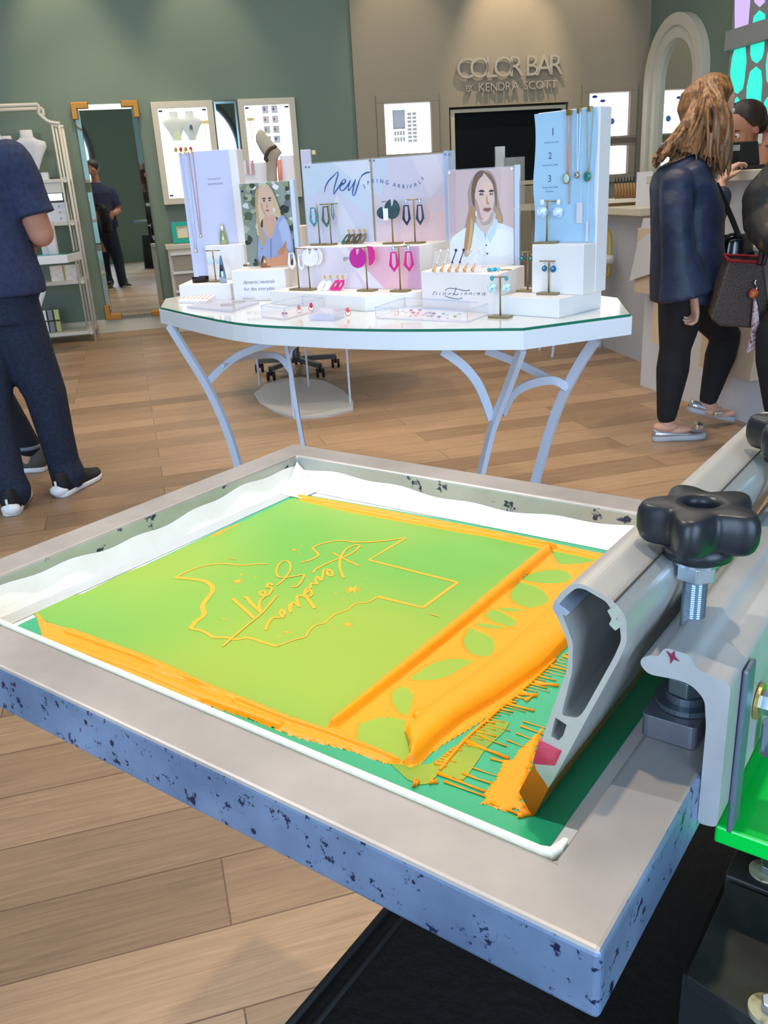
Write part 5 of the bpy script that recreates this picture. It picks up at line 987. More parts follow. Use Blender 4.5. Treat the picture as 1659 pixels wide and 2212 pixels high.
chain(Mw, 1228, 240, 375, .006, RG, 'rose gold chain with a round pale aqua pendant, leftmost on the blue tower', pend=(.012, PALE), y=-.010)
chain(Mw, 1233, 240, 440, .0022, RG, 'long thick rose gold chain hanging just right of the round pale pendant', y=-.010)
chain(Mw, 1251, 236, 372, .005, SG, 'silver chain with a small silver pendant in the middle of the blue tower', pend=(.007, SG), y=-.010)
chain(Mw, 1274, 232, 370, .009, BRASS, 'gold chain with an oval teal pendant, rightmost on the blue tower', pend=(.012, TQ), y=-.010)
for px, py, w_, h_, lb in ((1254, 460, .012, .026, 'small blush price tag hanging on the blue tower below the silver pendant'), (1269, 500, .005, .026, 'narrow pale price tag hanging low at the right of the blue tower')):
    q = onf(Mw, px, py, -.012); g = MB(Mw); g.box((q.x-w_, -.0125, q.z-h_), (q.x+w_*.5, -.0115, q.z+h_)); t = tag(g.build('price_tag', mat('blush_tag', (224, 218, 226), .6)), lb, 'tag', 'price tags on the blue tower')
    q2 = onf(Mw, px, 370, -.012); MB(Mw).tube([(q.x, -.012, q.z+h_), (q.x, -.012, q2.z)], .0005, 4).build('string', mat('white_string', (230, 230, 230), .6), t)
# ---------------------------------------------------------------- earring stands and earrings
STG = mat('antique_brass', (150, 134, 100), .4, .6)
def stand(bx, by, z, tx, ty, xl, xr, label, w_=.03, pl=None):
    P = atz(bx, by, z)
    if pl: q_ = onf(pl[0], bx, by, pl[1]); P = pl[0] @ Vector((q_.x, pl[1], 0)); P.z = z
    T_ = aty(tx, ty, P.y); t = thing('earring_stand', (P.x, P.y, z), label, 'stand', 'brass earring stands')
    MB(Matrix.Translation((P.x, P.y, z)) @ Matrix.Rotation(math.radians(-34), 4, 'Z')).box((-w_, -.018, .0003), (w_, .018, .006)).build('base', STG, t, bevel=.001)
    g = MB(); g.smooth = True; g.tube([(P.x, P.y, z+.006), (P.x, P.y, T_.z)], .0025, 8); g.build('post', STG, t)
    a, b = aty(xl[0], xl[1], P.y), aty(xr[0], xr[1], P.y); g = MB(); g.smooth = True; g.tube([(a.x, P.y, a.z), (b.x, P.y, b.z)], .0018, 8); g.build('crossbar', STG, t)
    return P.y
SILV = mat('pale_silver_cap', (176, 206, 232), .2, .5)
def earring(kind, px, y0_, y1_, w_, Y, m, label, cap=None, off=-.006, ti_=0, grp='earrings on the big table', extra=None):
    Y = Y+off; a, b = aty(px, y0_, Y), aty(px, y1_, Y); hh = a.z-b.z; W2 = w_/F*Y*1.06; M = Matrix.Translation((b.x, Y, b.z)) @ Matrix.Rotation(ti_, 4, 'Y')
    T_ = lambda x, y, z: tuple(M @ Vector((x*W2, -z, y*hh)))
    t = thing('earring', (b.x, Y, b.z), label, 'earring', grp)
    if kind == 'kite': MB().prism([(-.30, .98), (-.5, .33), (0, 0), (.5, .33), (.30, .98)], -.002, .002, holes=[[(-.16, .92), (-.2, .42), (-.12, .26), (0, .2), (.12, .26), (.2, .42), (.16, .92)]], T=T_).build('kite_loop', m, t)
    elif kind == 'disc':
        P = [(.5*math.cos(a_), .5+.5*math.sin(a_)) for a_ in [math.radians(d) for d in range(-262, 82, 8)]]; MB().prism([(-.02, .5)]+[p for p in P]+[(-.02, .98)] if False else P+[(.05, .72), (-.05, .62)], -.0015, .0015, T=T_).build('disc', m, t)
    elif kind == 'oval':
        g = MB(M); g.smooth = False; g.ball((0, 0, hh*.42), (W2/2, .003, hh*.42), 14, 8); g.build('stone', m, t)
    elif kind == 'gem':
        g = MB(M); g.smooth = False; g.ball((0, 0, hh*.33), (W2/2, .005, hh*.33), 8, 6); s_ = g.build('stone', m, t)
        g = MB(M); g.smooth = True; g.tube([(0, 0, hh*.62), (.001, -.002, hh*.8), (0, .003, hh), (-.001, .004, hh*.86)], .0012, 5); g.build('hook', SG, t)
    elif kind == 'half': MB().prism([(0, 0.02), (-.3, .1), (-.5, .35), (-.5, .7), (-.35, .95), (0.05, 1), (.0, .6)], -.0015, .0015, T=T_).build('disc', m, t)
    if cap:
        g = MB(M); g.smooth = True; ch = cap[1]/F*Y; g.ball((0, -.001, hh+ch*.45), (W2*.17 if kind != 'oval' else W2*.2, .003, ch*.55), 10, 8); g.build('cap', cap[0], t)
    return t
ABA = mat('abalone_blue', (10, 80, 120), .2, noise=(140, (30, 150, 150), .5)); ABG = mat('abalone_green', (30, 110, 90), .2, noise=(150, (60, 60, 50), .5)); NAV = mat('navy_stone', (14, 38, 66), .2); DGN = mat('dark_green_stone', (8, 44, 50), .3, noise=(60, (20, 70, 76), .55))
MAG = mat('magenta_stone', (214, 14, 130), .25); MAG2 = mat('deep_magenta', (190, 10, 140), .25); IVO = mat('ivory_shell', (240, 236, 236), .25, noise=(40, (224, 220, 228), .5)); GLD = mat('soft_gold', (0,)*3); CLR = mat('clear_faceted_stone', (150, 176, 204), .12, spec=.8, noise=(120, (216, 232, 248), .5))
UZ = .845+uz
Y = stand(691, 525, UZ, 691, 441, (690, 442), (729, 440), 'brass stand with blue abalone earrings, left one on the spring board riser', pl=(Mb, -.07))
earring('kite', 679, 447, 491, 17, Y, ABA, 'blue abalone kite-shaped earring, far left before the spring board'); earring('kite', 706, 444, 492, 18, Y, ABG, 'green and black abalone earring hanging second from left before the spring board', off=-.012); earring('kite', 720, 440, 476, 6, Y, ABG, 'dark abalone earring seen edge-on before the spring board', off=.0)
Y = stand(716, 526, UZ, 712, 441, (704, 441), (718, 440), 'second brass stand just right of the blue abalone earrings', w_=.014, pl=(Mb, -.07))
Y = stand(849, 524, UZ, 846, 448, (824, 436), (834, 435), 'brass stand holding the dark green disc earrings', pl=(Mb, -.07))
earring('disc', 829, 446, 473, 26, Y, DGN, 'dark green notched disc earring at left, partly behind a white tag', off=-.002); earring('disc', 848, 430, 473, 30, Y, DGN, 'large dark green disc earring at right on its stand', off=-.010)
q = aty(833, 463, Y-.02); tag(MB().box((q.x-.008, Y-.02, q.z-.018), (q.x+.008, Y-.019, q.z+.018)).build('price_tag', mat('white_tag', (236, 236, 240), .6)), 'white price tag hanging on the dark green disc earrings', 'tag')
Y = stand(897, 523, UZ, 893, 432, (876, 432), (910, 430), 'brass stand holding the two navy kite earrings', pl=(Mb, -.07))
earring('kite', 879, 442, 488, 17, Y, NAV, 'navy kite-shaped earring with a pale cap, left of its pair', cap=(SILV, 12)); earring('kite', 908, 441, 487, 17, Y, NAV, 'navy kite-shaped earring with a pale cap, right of its pair', cap=(SILV, 12))
LZ = .845
Y = stand(646, 620, LZ, 641, 537, (637, 536), (668, 538), 'brass stand with the long white earrings at the left of the pink riser', pl=(M34, -.06))
earring('kite', 632, 545, 583, 17, Y, IVO, 'long white kite earring at left, in front of the portrait'); earring('kite', 652, 548, 585, 14, Y, IVO, 'long white kite earring beside the white discs')
Y = stand(670, 624, LZ, 672, 560, (658, 540), (686, 538), 'short brass stand under the white disc earrings', w_=.022, pl=(M34, -.06))
earring('disc', 671, 536, 575, 32, Y, IVO, 'front white disc earring of the pair', off=-.012); earring('disc', 684, 534, 573, 26, Y, IVO, 'rear white disc earring of the pair', off=.004)
Y = stand(794, 628, LZ, 789, 535, (768, 537), (800, 533), 'brass stand holding the magenta disc earrings', pl=(M34, -.06))
earring('disc', 774, 534, 579, 33, Y, MAG2, 'purple-pink notched disc earring, left of the magenta pair', off=-.010, ti_=.0); earring('half', 797, 531, 575, -26, Y, MAG, 'bright magenta half disc earring, right of the magenta pair', off=.0)
Y = stand(865, 625, LZ, 865, 532, (846, 534), (882, 531), 'brass stand holding the two magenta kite earrings', pl=(M34, -.06))
earring('kite', 852, 543, 588, 20, Y, MAG, 'magenta kite-shaped earring, left of its pair', cap=(SILV, 12)); earring('kite', 884, 542, 587, 21, Y, MAG, 'magenta kite-shaped earring with a pale blue cap, right of its pair', cap=(SILV, 14))
MZT = .8+lz_+mz; Q_ = lambda px, py, z: atz(px, py, z)
Y = stand(1181, 524, MZT, 1188, 435, (1171, 434), (1211, 435), 'brass stand with clear faceted earrings in front of the blue sheet', pl=(Mm, .028))
earring('oval', 1171, 442, 470, 22, Y, CLR, 'clear faceted oval earring, left on the stand before the blue sheet', cap=(mat('white_stone', (0,)*3), 10)); earring('oval', 1206, 442, 471, 22, Y, CLR, 'clear faceted oval earring, right on the stand before the blue sheet', cap=(mat('white_stone', (0,)*3), 10))
LZT = .8+lz_; GRS = mat('emerald_stone', (8, 100, 88), .15, spec=.8); BLS = mat('peacock_stone', (10, 104, 150), .15, spec=.8)
Y = stand(1140, 630, LZT, 1139, 546, (1122, 545), (1157, 543), 'brass stand with emerald green earrings behind the blue pair')
earring('gem', 1128, 547, 564, 11, Y, GRS, 'emerald green stone earring, left of its pair'); earring('gem', 1147, 547, 565, 11, Y, GRS, 'emerald green stone earring, right of its pair')
Y = stand(1185, 636, LZT, 1185, 564, (1165, 564), (1208, 564), 'brass stand with peacock blue earrings on the low right riser')
earring('gem', 1176, 566, 587, 11, Y, BLS, 'peacock blue round earring, left of its pair'); earring('gem', 1195, 566, 589, 12, Y, BLS, 'peacock blue round earring, right of its pair')
Y = stand(1081, 686, TZ, 1078, 598, (1058, 599), (1096, 598), 'brass stand with clear drops under turquoise tops at the front of the table')
AQS = mat('aqua_stone', (40, 160, 180), .2); CL2 = mat('pale_clear_drop', (158, 190, 190), .12, noise=(120, (220, 236, 234), .5))
earring('oval', 1063, 606, 633, 18, Y, CL2, 'clear drop earring with a turquoise top, left on the front stand', cap=(AQS, 10)); earring('oval', 1094, 606, 632, 18, Y, CL2, 'clear drop earring with a turquoise top, right on the front stand', cap=(AQS, 10))
Y = stand(467, 609, stz, 463, 541, (444, 542), (475, 541), 'brass stand with pale moon-shaped earrings at the left of the table', w_=.02)
MOON = mat('pale_moon_shell', (204, 220, 240), .25)
earring('oval', 455, 553, 572, 13, Y, MOON, 'pale blue and white layered earring, left of its pair'); earring('oval', 471, 553, 570, 13, Y, MOON, 'pale blue and white layered earring, right of its pair')
# ring cones
def cone(px, py, z, pt, wpx, m, m2, label, ring=None):
    P = atz(px, py, z); tz_ = topz(*pt, P); r_ = wpx/F*P.y/2; t = thing('ring_cone', (P.x, P.y, z), label, 'ring holder', 'ring holders')
    g = MB(); g.smooth = True; g.lathe([(r_, .0003), (r_*.9, (tz_-z)*.3), (r_*.22, tz_-z), (.0005, tz_-z+.002)], 24, (P.x, P.y, z)); g.build('cone', m, t)
    if ring:
        hz = z+(tz_-z)*ring[0]; rr_ = r_*(1.02-ring[0]*.8)+.001; g = MB(); g.smooth = True; g.tube([(P.x+rr_*math.cos(k*math.pi/8), P.y+rr_*math.sin(k*math.pi/8), hz) for k in range(16)], .0016, 6, closed=True); rg = g.build('ring_band', BRASS, t)
        g = MB(); g.smooth = True; g.ball((P.x, P.y-rr_-.002, hz), ring[2], 12, 8); g.build('ring_stone', ring[1], rg)
cone(483, 611, stz, (481, 552), 15, mat('steel_cone', (150, 184, 216), .2, .8), None, 'pointed silver ring holder with a dark blue oval ring at the left', (.55, mat('midnight_stone', (18, 26, 52), .15), (.006, .003, .012)))
cone(574, 577, dz, (566, 532), 21, mat('copper_cone', (176, 130, 100), .25, .85), None, 'copper ring holder in front of the foliage portrait', (.9, RG, (.008, .004, .005)))
P = atz(484, 528, stz+kz); cone(484, 528, stz+kz, (478, 484), 17, mat('green_gold_cone', (170, 182, 138), .3, .5), None, 'pale green gold ring holder with a white stone before the lilac sheet', (.8, mat('white_stone', (0,)*3), (.006, .003, .009)))
# black cuff
P = atz(434, 610, stz); g = MB(); g.smooth = True; hgt = .022
R_ = [[(P.x+(.032 if i == 0 or i == 3 else .029)*math.cos(a_), P.y+.02*math.sin(a_)*(1 if i in (0, 3) else .9), stz+.0003+(hgt if i in (0, 1) else 0)) for a_ in [math.radians(200+k*14) for k in range(20)]] for i in (0, 1, 2, 3)]
g.rings([R_[0], R_[1], R_[2], R_[3], R_[0]], closed=False, caps=False); o = g.build('cuff_bracelet', mat('dark_hematite', (52, 50, 56), .12, .85)); tag(o, 'dark mirror-finish cuff bracelet on the low left riser', 'bracelet')
# small bracelets
def beads(px, py, z, cols, label, r, n=7, dx=6):
    t = thing('bracelet', atz(px, py, z), label, 'bracelet'); P0 = atz(px, py, z)
    for k in range(n):
        g = MB(); g.smooth = True; q = P0+Vector((k*r*1.6, (k % 3-1)*r*.5, 0)); g.ball((q.x, q.y, z+r+.0003), r, 10, 8); g.build('bead', cols[k % len(cols)], t)
    q = P0+Vector((n*r*1.6, 0, 0)); g = MB(); g.smooth = True; g.tube([(P0.x, P0.y+.002, z+.002), (P0.x+.03, P0.y+.02, z+.002), (q.x+.02, q.y+.012, z+.002), (q.x+.03, q.y, z+.002), (q.x, q.y, z+.002)], .0012, 5); g.build('band', BRASS, t)
beads(1218, 523, MZT, [mat('white_stone', (0,)*3)], 'bracelet of small white stones beside the clear earring stand', .0042, 6)
beads(1056, 587, cz, [AQS, mat('pale_turquoise', (110, 200, 220), .2)], 'turquoise stone bangle on the customize block', .0055, 4)
beads(528, 576, dz, [mat('brown_bead', (116, 92, 74), .3)], 'brown beaded bracelet left of the copper ring holder', .0045, 5)
# slanted acrylic racks
def rack(pl, z, ang, w_, label, h_=.045):
    P = atz(*pl, z); M = Matrix.Translation(P) @ Matrix.Rotation(math.radians(ang), 4, 'Z'); t = thing('acrylic_rack', P, label, 'rack', 'slanted acrylic racks')
    g = MB(M); g.add([(0, 0, .001), (w_, 0, .001), (w_, .035, h_), (0, .035, h_)], [(0, 1, 2, 3)]); o = g.build('slanted_panel', ACR, t); md = o.modifiers.new('s', 'SOLIDIFY'); md.thickness = .002
    MB(M).box((0, -.004, .0003), (w_, .02, .003)).build('foot', ACR, t)
    return M, t
def hoop(M, x, m, label, z=.03, kind=0, grp=None):
    t = thing('earring', M @ Vector((x, -.004, .006)), label, 'earring', grp)
    T_ = lambda a, b, c: tuple(M @ Vector((x+a*.014+b*.006, .004+b*.018-c, .008+b*.026)))
    if kind == 0: MB().prism([(-.9, 0), (-.3, -.4), (.7, -.3), (1.0, .4), (.5, 1), (-.4, .9)], -.001, .003, holes=[[(-.3, .15), (.2, .1), (.5, .4), (.2, .75), (-.2, .6)]], T=T_).build('loop', m, t)
    elif kind == 1: MB().prism([tuple(p) for p in blob(0, .25, 1, .62, 18)], -.001, .003, T=T_).build('disc', m, t)
    g = MB(M); g.smooth = True; g.ball((x+.007, .022, .042), (.004, .003, .007), 8, 6); g.build('gold_top', GOLD, t)
M, t = rack((740, 528), UZ, -30, .085, 'slanted acrylic rack with four small abalone earrings below the New script', .05)
for k, (x, m) in enumerate(((.008, ABG), (.028, mat('brown_abalone', (120, 84, 50), .25, noise=(120, (40, 34, 30), .5))), (.052, mat('dark_abalone', (50, 52, 36), .25)), (.072, mat('smoky_quartz', (110, 98, 72), .25)))): hoop(M, x, m, 'small abalone hoop earring, %s from the left on the upper acrylic rack' % ['first', 'second', 'third', 'fourth'][k], grp='earrings on the acrylic racks')
M, t = rack((688, 628), LZ, -30, .095, 'slanted acrylic rack with white and pink earrings in front of the word genuine', .05)
for k, (x, m, kd) in enumerate(((.008, IVO, 1), (.03, IVO, 1), (.058, MAG, 0), (.078, MAG, 0))): hoop(M, x, m, 'small %s earring, %s from the left on the lower acrylic rack' % (['white disc', 'white disc', 'pink hoop', 'pink hoop'][k], ['first', 'second', 'third', 'fourth'][k]), kind=kd, grp='earrings on the acrylic racks')
M, t = rack((932, 590), cz, -24, .15, 'slanted acrylic rack with six gold tassel earrings in front of the collared portrait', .06)
for k in range(6):
    x = .006+k*.0235; t = thing('tassel_earring', M @ Vector((x, 0, .003)), 'gold tassel earring, %s from the left on the rack before the collared portrait' % ['first', 'second', 'third', 'fourth', 'fifth', 'last'][k], 'earring', 'tassel earrings on the acrylic rack')
    g = MB(M); g.smooth = True; g.tube([(x, .0, .004), (x+.006, .012, .024)], [.0055, .0012], 8); g.build('tassel', mat('peach_gold', (236, 176, 120), .3, .4), t)
    g = MB(M); g.smooth = True; g.ball((x+.007, .014, .028), .0035, 8, 6); g.tube([(x+.007, .014, .03), (x+.013, .03, .055)], .0016, 6); g.ball((x+.0135, .031, .06), .0045, 8, 6); g.build('bead_top', mat('dark_bead' if k in (2, 3) else 'pearl_bead', (70, 56, 56) if k in (2, 3) else (244, 226, 214), .25), t)
q = aty(1025, 560, 2.6); tag(MB().box((q.x-.006, 2.6, q.z-.012), (q.x+.008, 2.601, q.z+.016)).build('price_tag', mat('white_tag', (0,)*3)), 'small white price tag at the right end of the tassel earring rack', 'tag')
# acrylic boxes with stones
def acbox(corn, z1, label):
    P = [atz(*p, TZ) for p in corn]; t = thing('acrylic_box', sum(P, Vector())/len(P), label, 'box', 'open acrylic boxes'); poly = [(p.x, p.y) for p in P]
    MB().prism(poly, TZ+.0003, TZ+.004).build('bottom', mat('blush_acrylic', (244, 230, 232), .15, spec=.7), t)
    n = len(poly)
    for i in range(n):
        a, b = Vector(poly[i]), Vector(poly[(i+1) % n]); nn = Vector((-(b-a).y, (b-a).x)).normalized()*.0025
        MB().prism([tuple(a), tuple(b), tuple(b+nn), tuple(a+nn)], TZ+.004, TZ+z1).build('side', ACR, t)
    g = MB(); 
    for i in range(n): a = poly[i]; g = MB(); g.tube([(a[0], a[1], TZ+.004), (a[0], a[1], TZ+z1)], .0012, 5); g.build('edge', ACE, t); b = poly[(i+1) % n]; g = MB(); g.tube([(a[0], a[1], TZ+z1), (b[0], b[1], TZ+z1)], .0011, 5); g.build('edge', ACE, t)
    return t
acbox([(566, 686), (616, 692), (700, 668), (655, 664)], .036, 'open acrylic box with a ruby ring at the front left of the table')
acbox([(812, 688), (1010, 697), (1056, 680), (875, 666)], .032, 'long open acrylic tray of loose coloured stones at the front of the table')
P = [atz(*p, TZ) for p in ((669, 693), (722, 694), (745, 685), (690, 676))]
tag(MB().prism([(p.x, p.y) for p in P], TZ+.0003, TZ+.022).build('acrylic_block', mat('tinted_clear_block', (226, 224, 244), .05, alpha=.55, spec=.9), bevel=.001), 'solid clear acrylic block at the front middle of the table', 'block')
P = [atz(*p, TZ) for p in ((404, 666), (500, 676), (560, 656), (450, 650))]
t = thing('acrylic_plate', sum(P, Vector())/4, 'flat clear acrylic plate with sparkling bracelets at the left front of the table', 'plate'); MB().prism([(p.x, p.y) for p in P], TZ+.0003, TZ+.008).build('plate', mat('tinted_clear_block', (0,)*3), t, bevel=.001)
random.seed(9)
for k in range(3):
    q = atz(492+k*24, 664-k*7, TZ); g = MB(); g.smooth = True; g.tube([(q.x+.022*math.cos(a_), q.y+.016*math.sin(a_), TZ+.0105) for a_ in [i*math.pi/10 for i in range(20)]], .0022, 6, closed=True)
    tag(g.build('bracelet', mat('sparkle_silver', (232, 226, 222), .2, .7, bump=(500, .6))), 'sparkling thin bangle, %s on the clear plate' % ['nearest', 'middle', 'farthest'][k], 'bracelet', 'bangles on the clear plate')
def ringp(px, py, z, c, label):
    P = atz(px, py, z); t = thing('ring', P, label, 'ring', 'rings on the big table'); g = MB(); g.smooth = True; g.tube([(P.x+.008*math.cos(a_), P.y, z+.0085+.008*math.sin(a_)) for a_ in [i*math.pi/8 for i in range(16)]], .001, 5, closed=True); g.build('band', RG, t)
    g = MB(); g.smooth = False; g.ball((P.x, P.y-.002, z+.017), (.005, .004, .008), 8, 6); g.build('stone', c, t)
RUB = mat('ruby_stone', (214, 40, 66), .2)
ringp(647, 676, TZ+.004, RUB, 'upright ruby ring inside the left acrylic box'); ringp(673, 672, TZ+.022, RUB, 'small ruby ring standing near the clear acrylic block'); ringp(752, 682, TZ, mat('coral_stone', (236, 92, 90), .2), 'coral ring right of the clear acrylic block')
g = MB(); 
for k, (px, py) in enumerate(((612, 680), (618, 680))):
    q = atz(px, py, TZ+.004); g = MB(); g.smooth = True; g.ball((q.x, q.y, TZ+.0085), (.005, .004, .004), 8, 6); tag(g.build('stud_earring', mat('plum_stone', (150, 40, 80), .2)), '%s plum stud earring in the left acrylic box' % ['left', 'right'][k], 'earring', 'plum stud pair')
stones = [(888, 672, (204, 30, 62), 'crimson'), (893, 677, (214, 40, 66), 'bright red'), (907, 671, (196, 24, 60), 'dark crimson'), (898, 683, (220, 50, 70), 'small red'), (886, 684, (200, 30, 60), 'tiny crimson'), (903, 678, (238, 130, 130), 'coral'), (915, 681, (244, 196, 206), 'blush'), (921, 678, (226, 160, 180), 'rose'), (924, 684, (90, 70, 90), 'small charcoal'), (932, 684, (150, 140, 156), 'grey'), (937, 679, (60, 40, 110), 'deep purple'), (929, 677, (170, 160, 190), 'lavender'), (948, 686, (20, 110, 140), 'teal'), (958, 679, (150, 186, 180), 'grey green'), (966, 681, (206, 216, 226), 'frosted'), (983, 685, (130, 170, 60), 'olive green'), (993, 680, (150, 206, 196), 'mint'), (967, 688, (160, 190, 220), 'small pale blue'), (870, 672, (240, 236, 230), 'ivory'), (861, 674, (244, 240, 236), 'white'), (878, 676, (238, 228, 224), 'cream'), (912, 690, (246, 214, 208), 'small peach')]
for k, (px, py, c_, nm) in enumerate(stones):
    q = atz(px, py, TZ+.004); r = .0052 if 'small' not in nm and 'tiny' not in nm else .003; g = MB(); g.smooth = True; g.ball((q.x, q.y, TZ+.0043+r*.5), (r*1.15, r*.9, r*.5), 10, 6)
    tag(g.build('loose_stone', mat('stone_%d' % k, c_, .15, spec=.8)), '%s loose oval stone in the long acrylic tray' % nm, 'stone', 'loose stones in the long acrylic tray')
for k, (px, py) in enumerate(((846, 672), (853, 680), (860, 680), (966, 664), (978, 664), (1002, 676), (1018, 678))):
    q = atz(px, py, TZ+.004); g = MB(); g.smooth = True; g.tube([(q.x-.003, q.y, TZ+.0045), (q.x+.002, q.y, TZ+.0045), (q.x, q.y, TZ+.012)], .0011, 5); g.ball((q.x, q.y, TZ+.0145), (.0035, .0035, .003), 8, 6)
    tag(g.build('stud_earring', mat('pale_gold_stud', (236, 206, 160), .3, .5)), 'pale gold stud, %s from the left in the long acrylic tray' % ['first', 'second', 'third', 'fourth', 'fifth', 'sixth', 'last'][k], 'earring', 'gold studs in the long acrylic tray')
# necklace tray
P = [atz(*p, TZ) for p in ((386, 655), (446, 656), (492, 640), (420, 636))]
t = thing('necklace_tray', sum(P, Vector())/4, 'sloping white tray of fine gold necklaces at the left end of the table', 'tray')
a, b, c, d = [Vector((p.x, p.y, TZ)) for p in P]; up_ = Vector((0, 0, .034)); lo_ = Vector((0, 0, .010))
g = MB(); o_ = Vector((0, 0, .0003)); g.add([a+o_, b+o_, c+o_, d+o_, a+lo_, b+lo_, c+up_, d+up_], [(0, 3, 2, 1), (4, 5, 6, 7), (0, 1, 5, 4), (1, 2, 6, 5), (2, 3, 7, 6), (3, 0, 4, 7)]); g.build('tray', WB, t, bevel=.0015)
for k in range(7):
    u = .1+.8*k/6; s_ = (a+lo_).lerp(b+lo_, u)+Vector((0, 0, .0012)); e_ = (d+up_).lerp(c+up_, u)+Vector((0, 0, .0012)); s_ = s_.lerp(e_, .14); e_ = s_.lerp(e_, .92); g = MB(); g.smooth = True; g.tube([s_, e_], .0009, 5); g.ball(s_, (.004, .003, .002), 8, 6)
    tag(g.build('fine_necklace', mat('pale_coral_gold', (228, 168, 140), .3, .5)), 'fine gold necklace lying on the sloping white tray, %s from the left' % ['first', 'second', 'third', 'fourth', 'fifth', 'sixth', 'last'][k], 'necklace', 'necklaces on the sloping tray')
# ---------------------------------------------------------------- things on the second table (seen behind)
Y2 = 4.95; zz = .8
b0 = aty(575, 385, Y2)
t = tag(MB().prism([(aty(517, 400, Y2).x, Y2), (aty(585, 400, Y2).x, Y2), (aty(585, 400, Y2).x+.02, Y2+.2), (aty(517, 400, Y2).x, Y2+.2)], zz+.0003, aty(545, 352, Y2).z).build('display_block', WB, bevel=.003), 'tall white block with little earring cards behind the foliage portrait', 'block')
for k in range(5):
    q = aty(524+k*5.5, 351, Y2-.004); q2 = aty(526+k*5.2, 368, Y2-.004); tag(MB().box((q.x-.008, Y2-.008, q2.z-.02), (q.x+.004, Y2-.002, q.z+.01)).build('clip_earring', mat('dusty_rose_%d' % (k % 2), (206, 150, 136) if k % 2 == 0 else (226, 222, 232), .4)), 'small clipped earring, %s from the left on the tall white block behind' % ['first', 'second', 'third', 'fourth', 'fifth'][k], 'earring', 'clipped earrings on the rear white block')
Yb = 4.9; g = MB(); g.smooth = True
sec = [((1055, 785), 40), ((1055, 700), 42), ((1058, 650), 50), ((1075, 615), 62), ((1045, 575), 64), ((1010, 530), 58), ((975, 480), 50), ((955, 430), 34), ((955, 395), 14)]
R_ = []
for (a, b), hw in sec:
    px, py = 320+a/3.95, 180+b/3.95; q = aty(px, py, Yb-.05); w_ = hw/3.95/F*Yb*1.02; R_.append((Vector((q.x, Yb-.05, q.z)), Vector((w_, 0, w_*.25)), Vector((0, w_*.55, 0))))
base = R_[0]; R_ = [(Vector((base[0].x, Yb-.05, zz+.001)), base[1], base[2])]+R_
loft(g, R_, 20); t = tag(g.build('necklace_bust', mat('taupe_linen_bust', (176, 166, 146), .8)), 'tall grey-beige leaning necklace bust with a dark bead necklace behind the signs', 'necklace stand')
nk = [(1010, 655), (1000, 640), (1012, 600), (1040, 560), (1080, 540)]
P = [aty(320+a/3.95, 180+b/3.95, Yb-.13) for a, b in nk]; P = smoothpath([Vector((p.x, Yb-.12, p.z)) for p in P], 5)
g = MB(); g.smooth = True
for p in P: g.ball(p, .010, 8, 6)
tag(g.build('bead_necklace', mat('dark_bronze', (0,)*3), origin=None), 'dark bronze bead necklace on the grey-beige bust', 'necklace')
q0, q1 = aty(605, 345, Y2-.1), aty(634, 345, Y2-.1); t = thing('necklace_tower', (q0.x, Y2-.1, zz), 'white block with a coral strand behind the foliage portrait', 'tower'); MB().box((q0.x, Y2-.1, zz+.0003), (q1.x, Y2, aty(620, 336, Y2-.1).z)).build('block', mat('rose_white_card', (0,)*3), t, bevel=.002)
q = aty(602, 345, Y2-.12); qb = aty(606, 392, Y2-.12); g = MB(); g.smooth = True; g.tube([(q.x, Y2-.12, q.z), (qb.x, Y2-.12, qb.z-.1)], .011, 8); g.build('coral_strand', mat('coral_strand', (216, 132, 116), .4), t)
q0, q1 = aty(650, 345, Y2-.3), aty(672, 345, Y2-.3); t = thing('necklace_tower', (q0.x, Y2-.3, zz), 'slim lilac-white tower left of the New sign', 'tower'); MB().box((q0.x, Y2-.3, zz+.0003), (q1.x, Y2-.24, aty(660, 323, Y2-.3).z)).build('block', mat('lilac_sheet', (0,)*3), t, bevel=.002)
g = MB(); q = aty(675, 328, Y2-.3); g.box((q.x-.004, Y2-.29, q.z-.012), (q.x+.014, Y2-.27, q.z+.008)); g.build('hook', BRASS, t)
q0, q1 = aty(640, 490, 4.7), aty(668, 490, 4.7); tag(MB().box((q0.x, 4.7, zz+.0003), (q1.x, 4.85, aty(650, 488, 4.7).z)).build('display_block', mat('cream_paper', (0,)*3), bevel=.003), 'cream block between the foliage portrait and the spring sign', 'block')
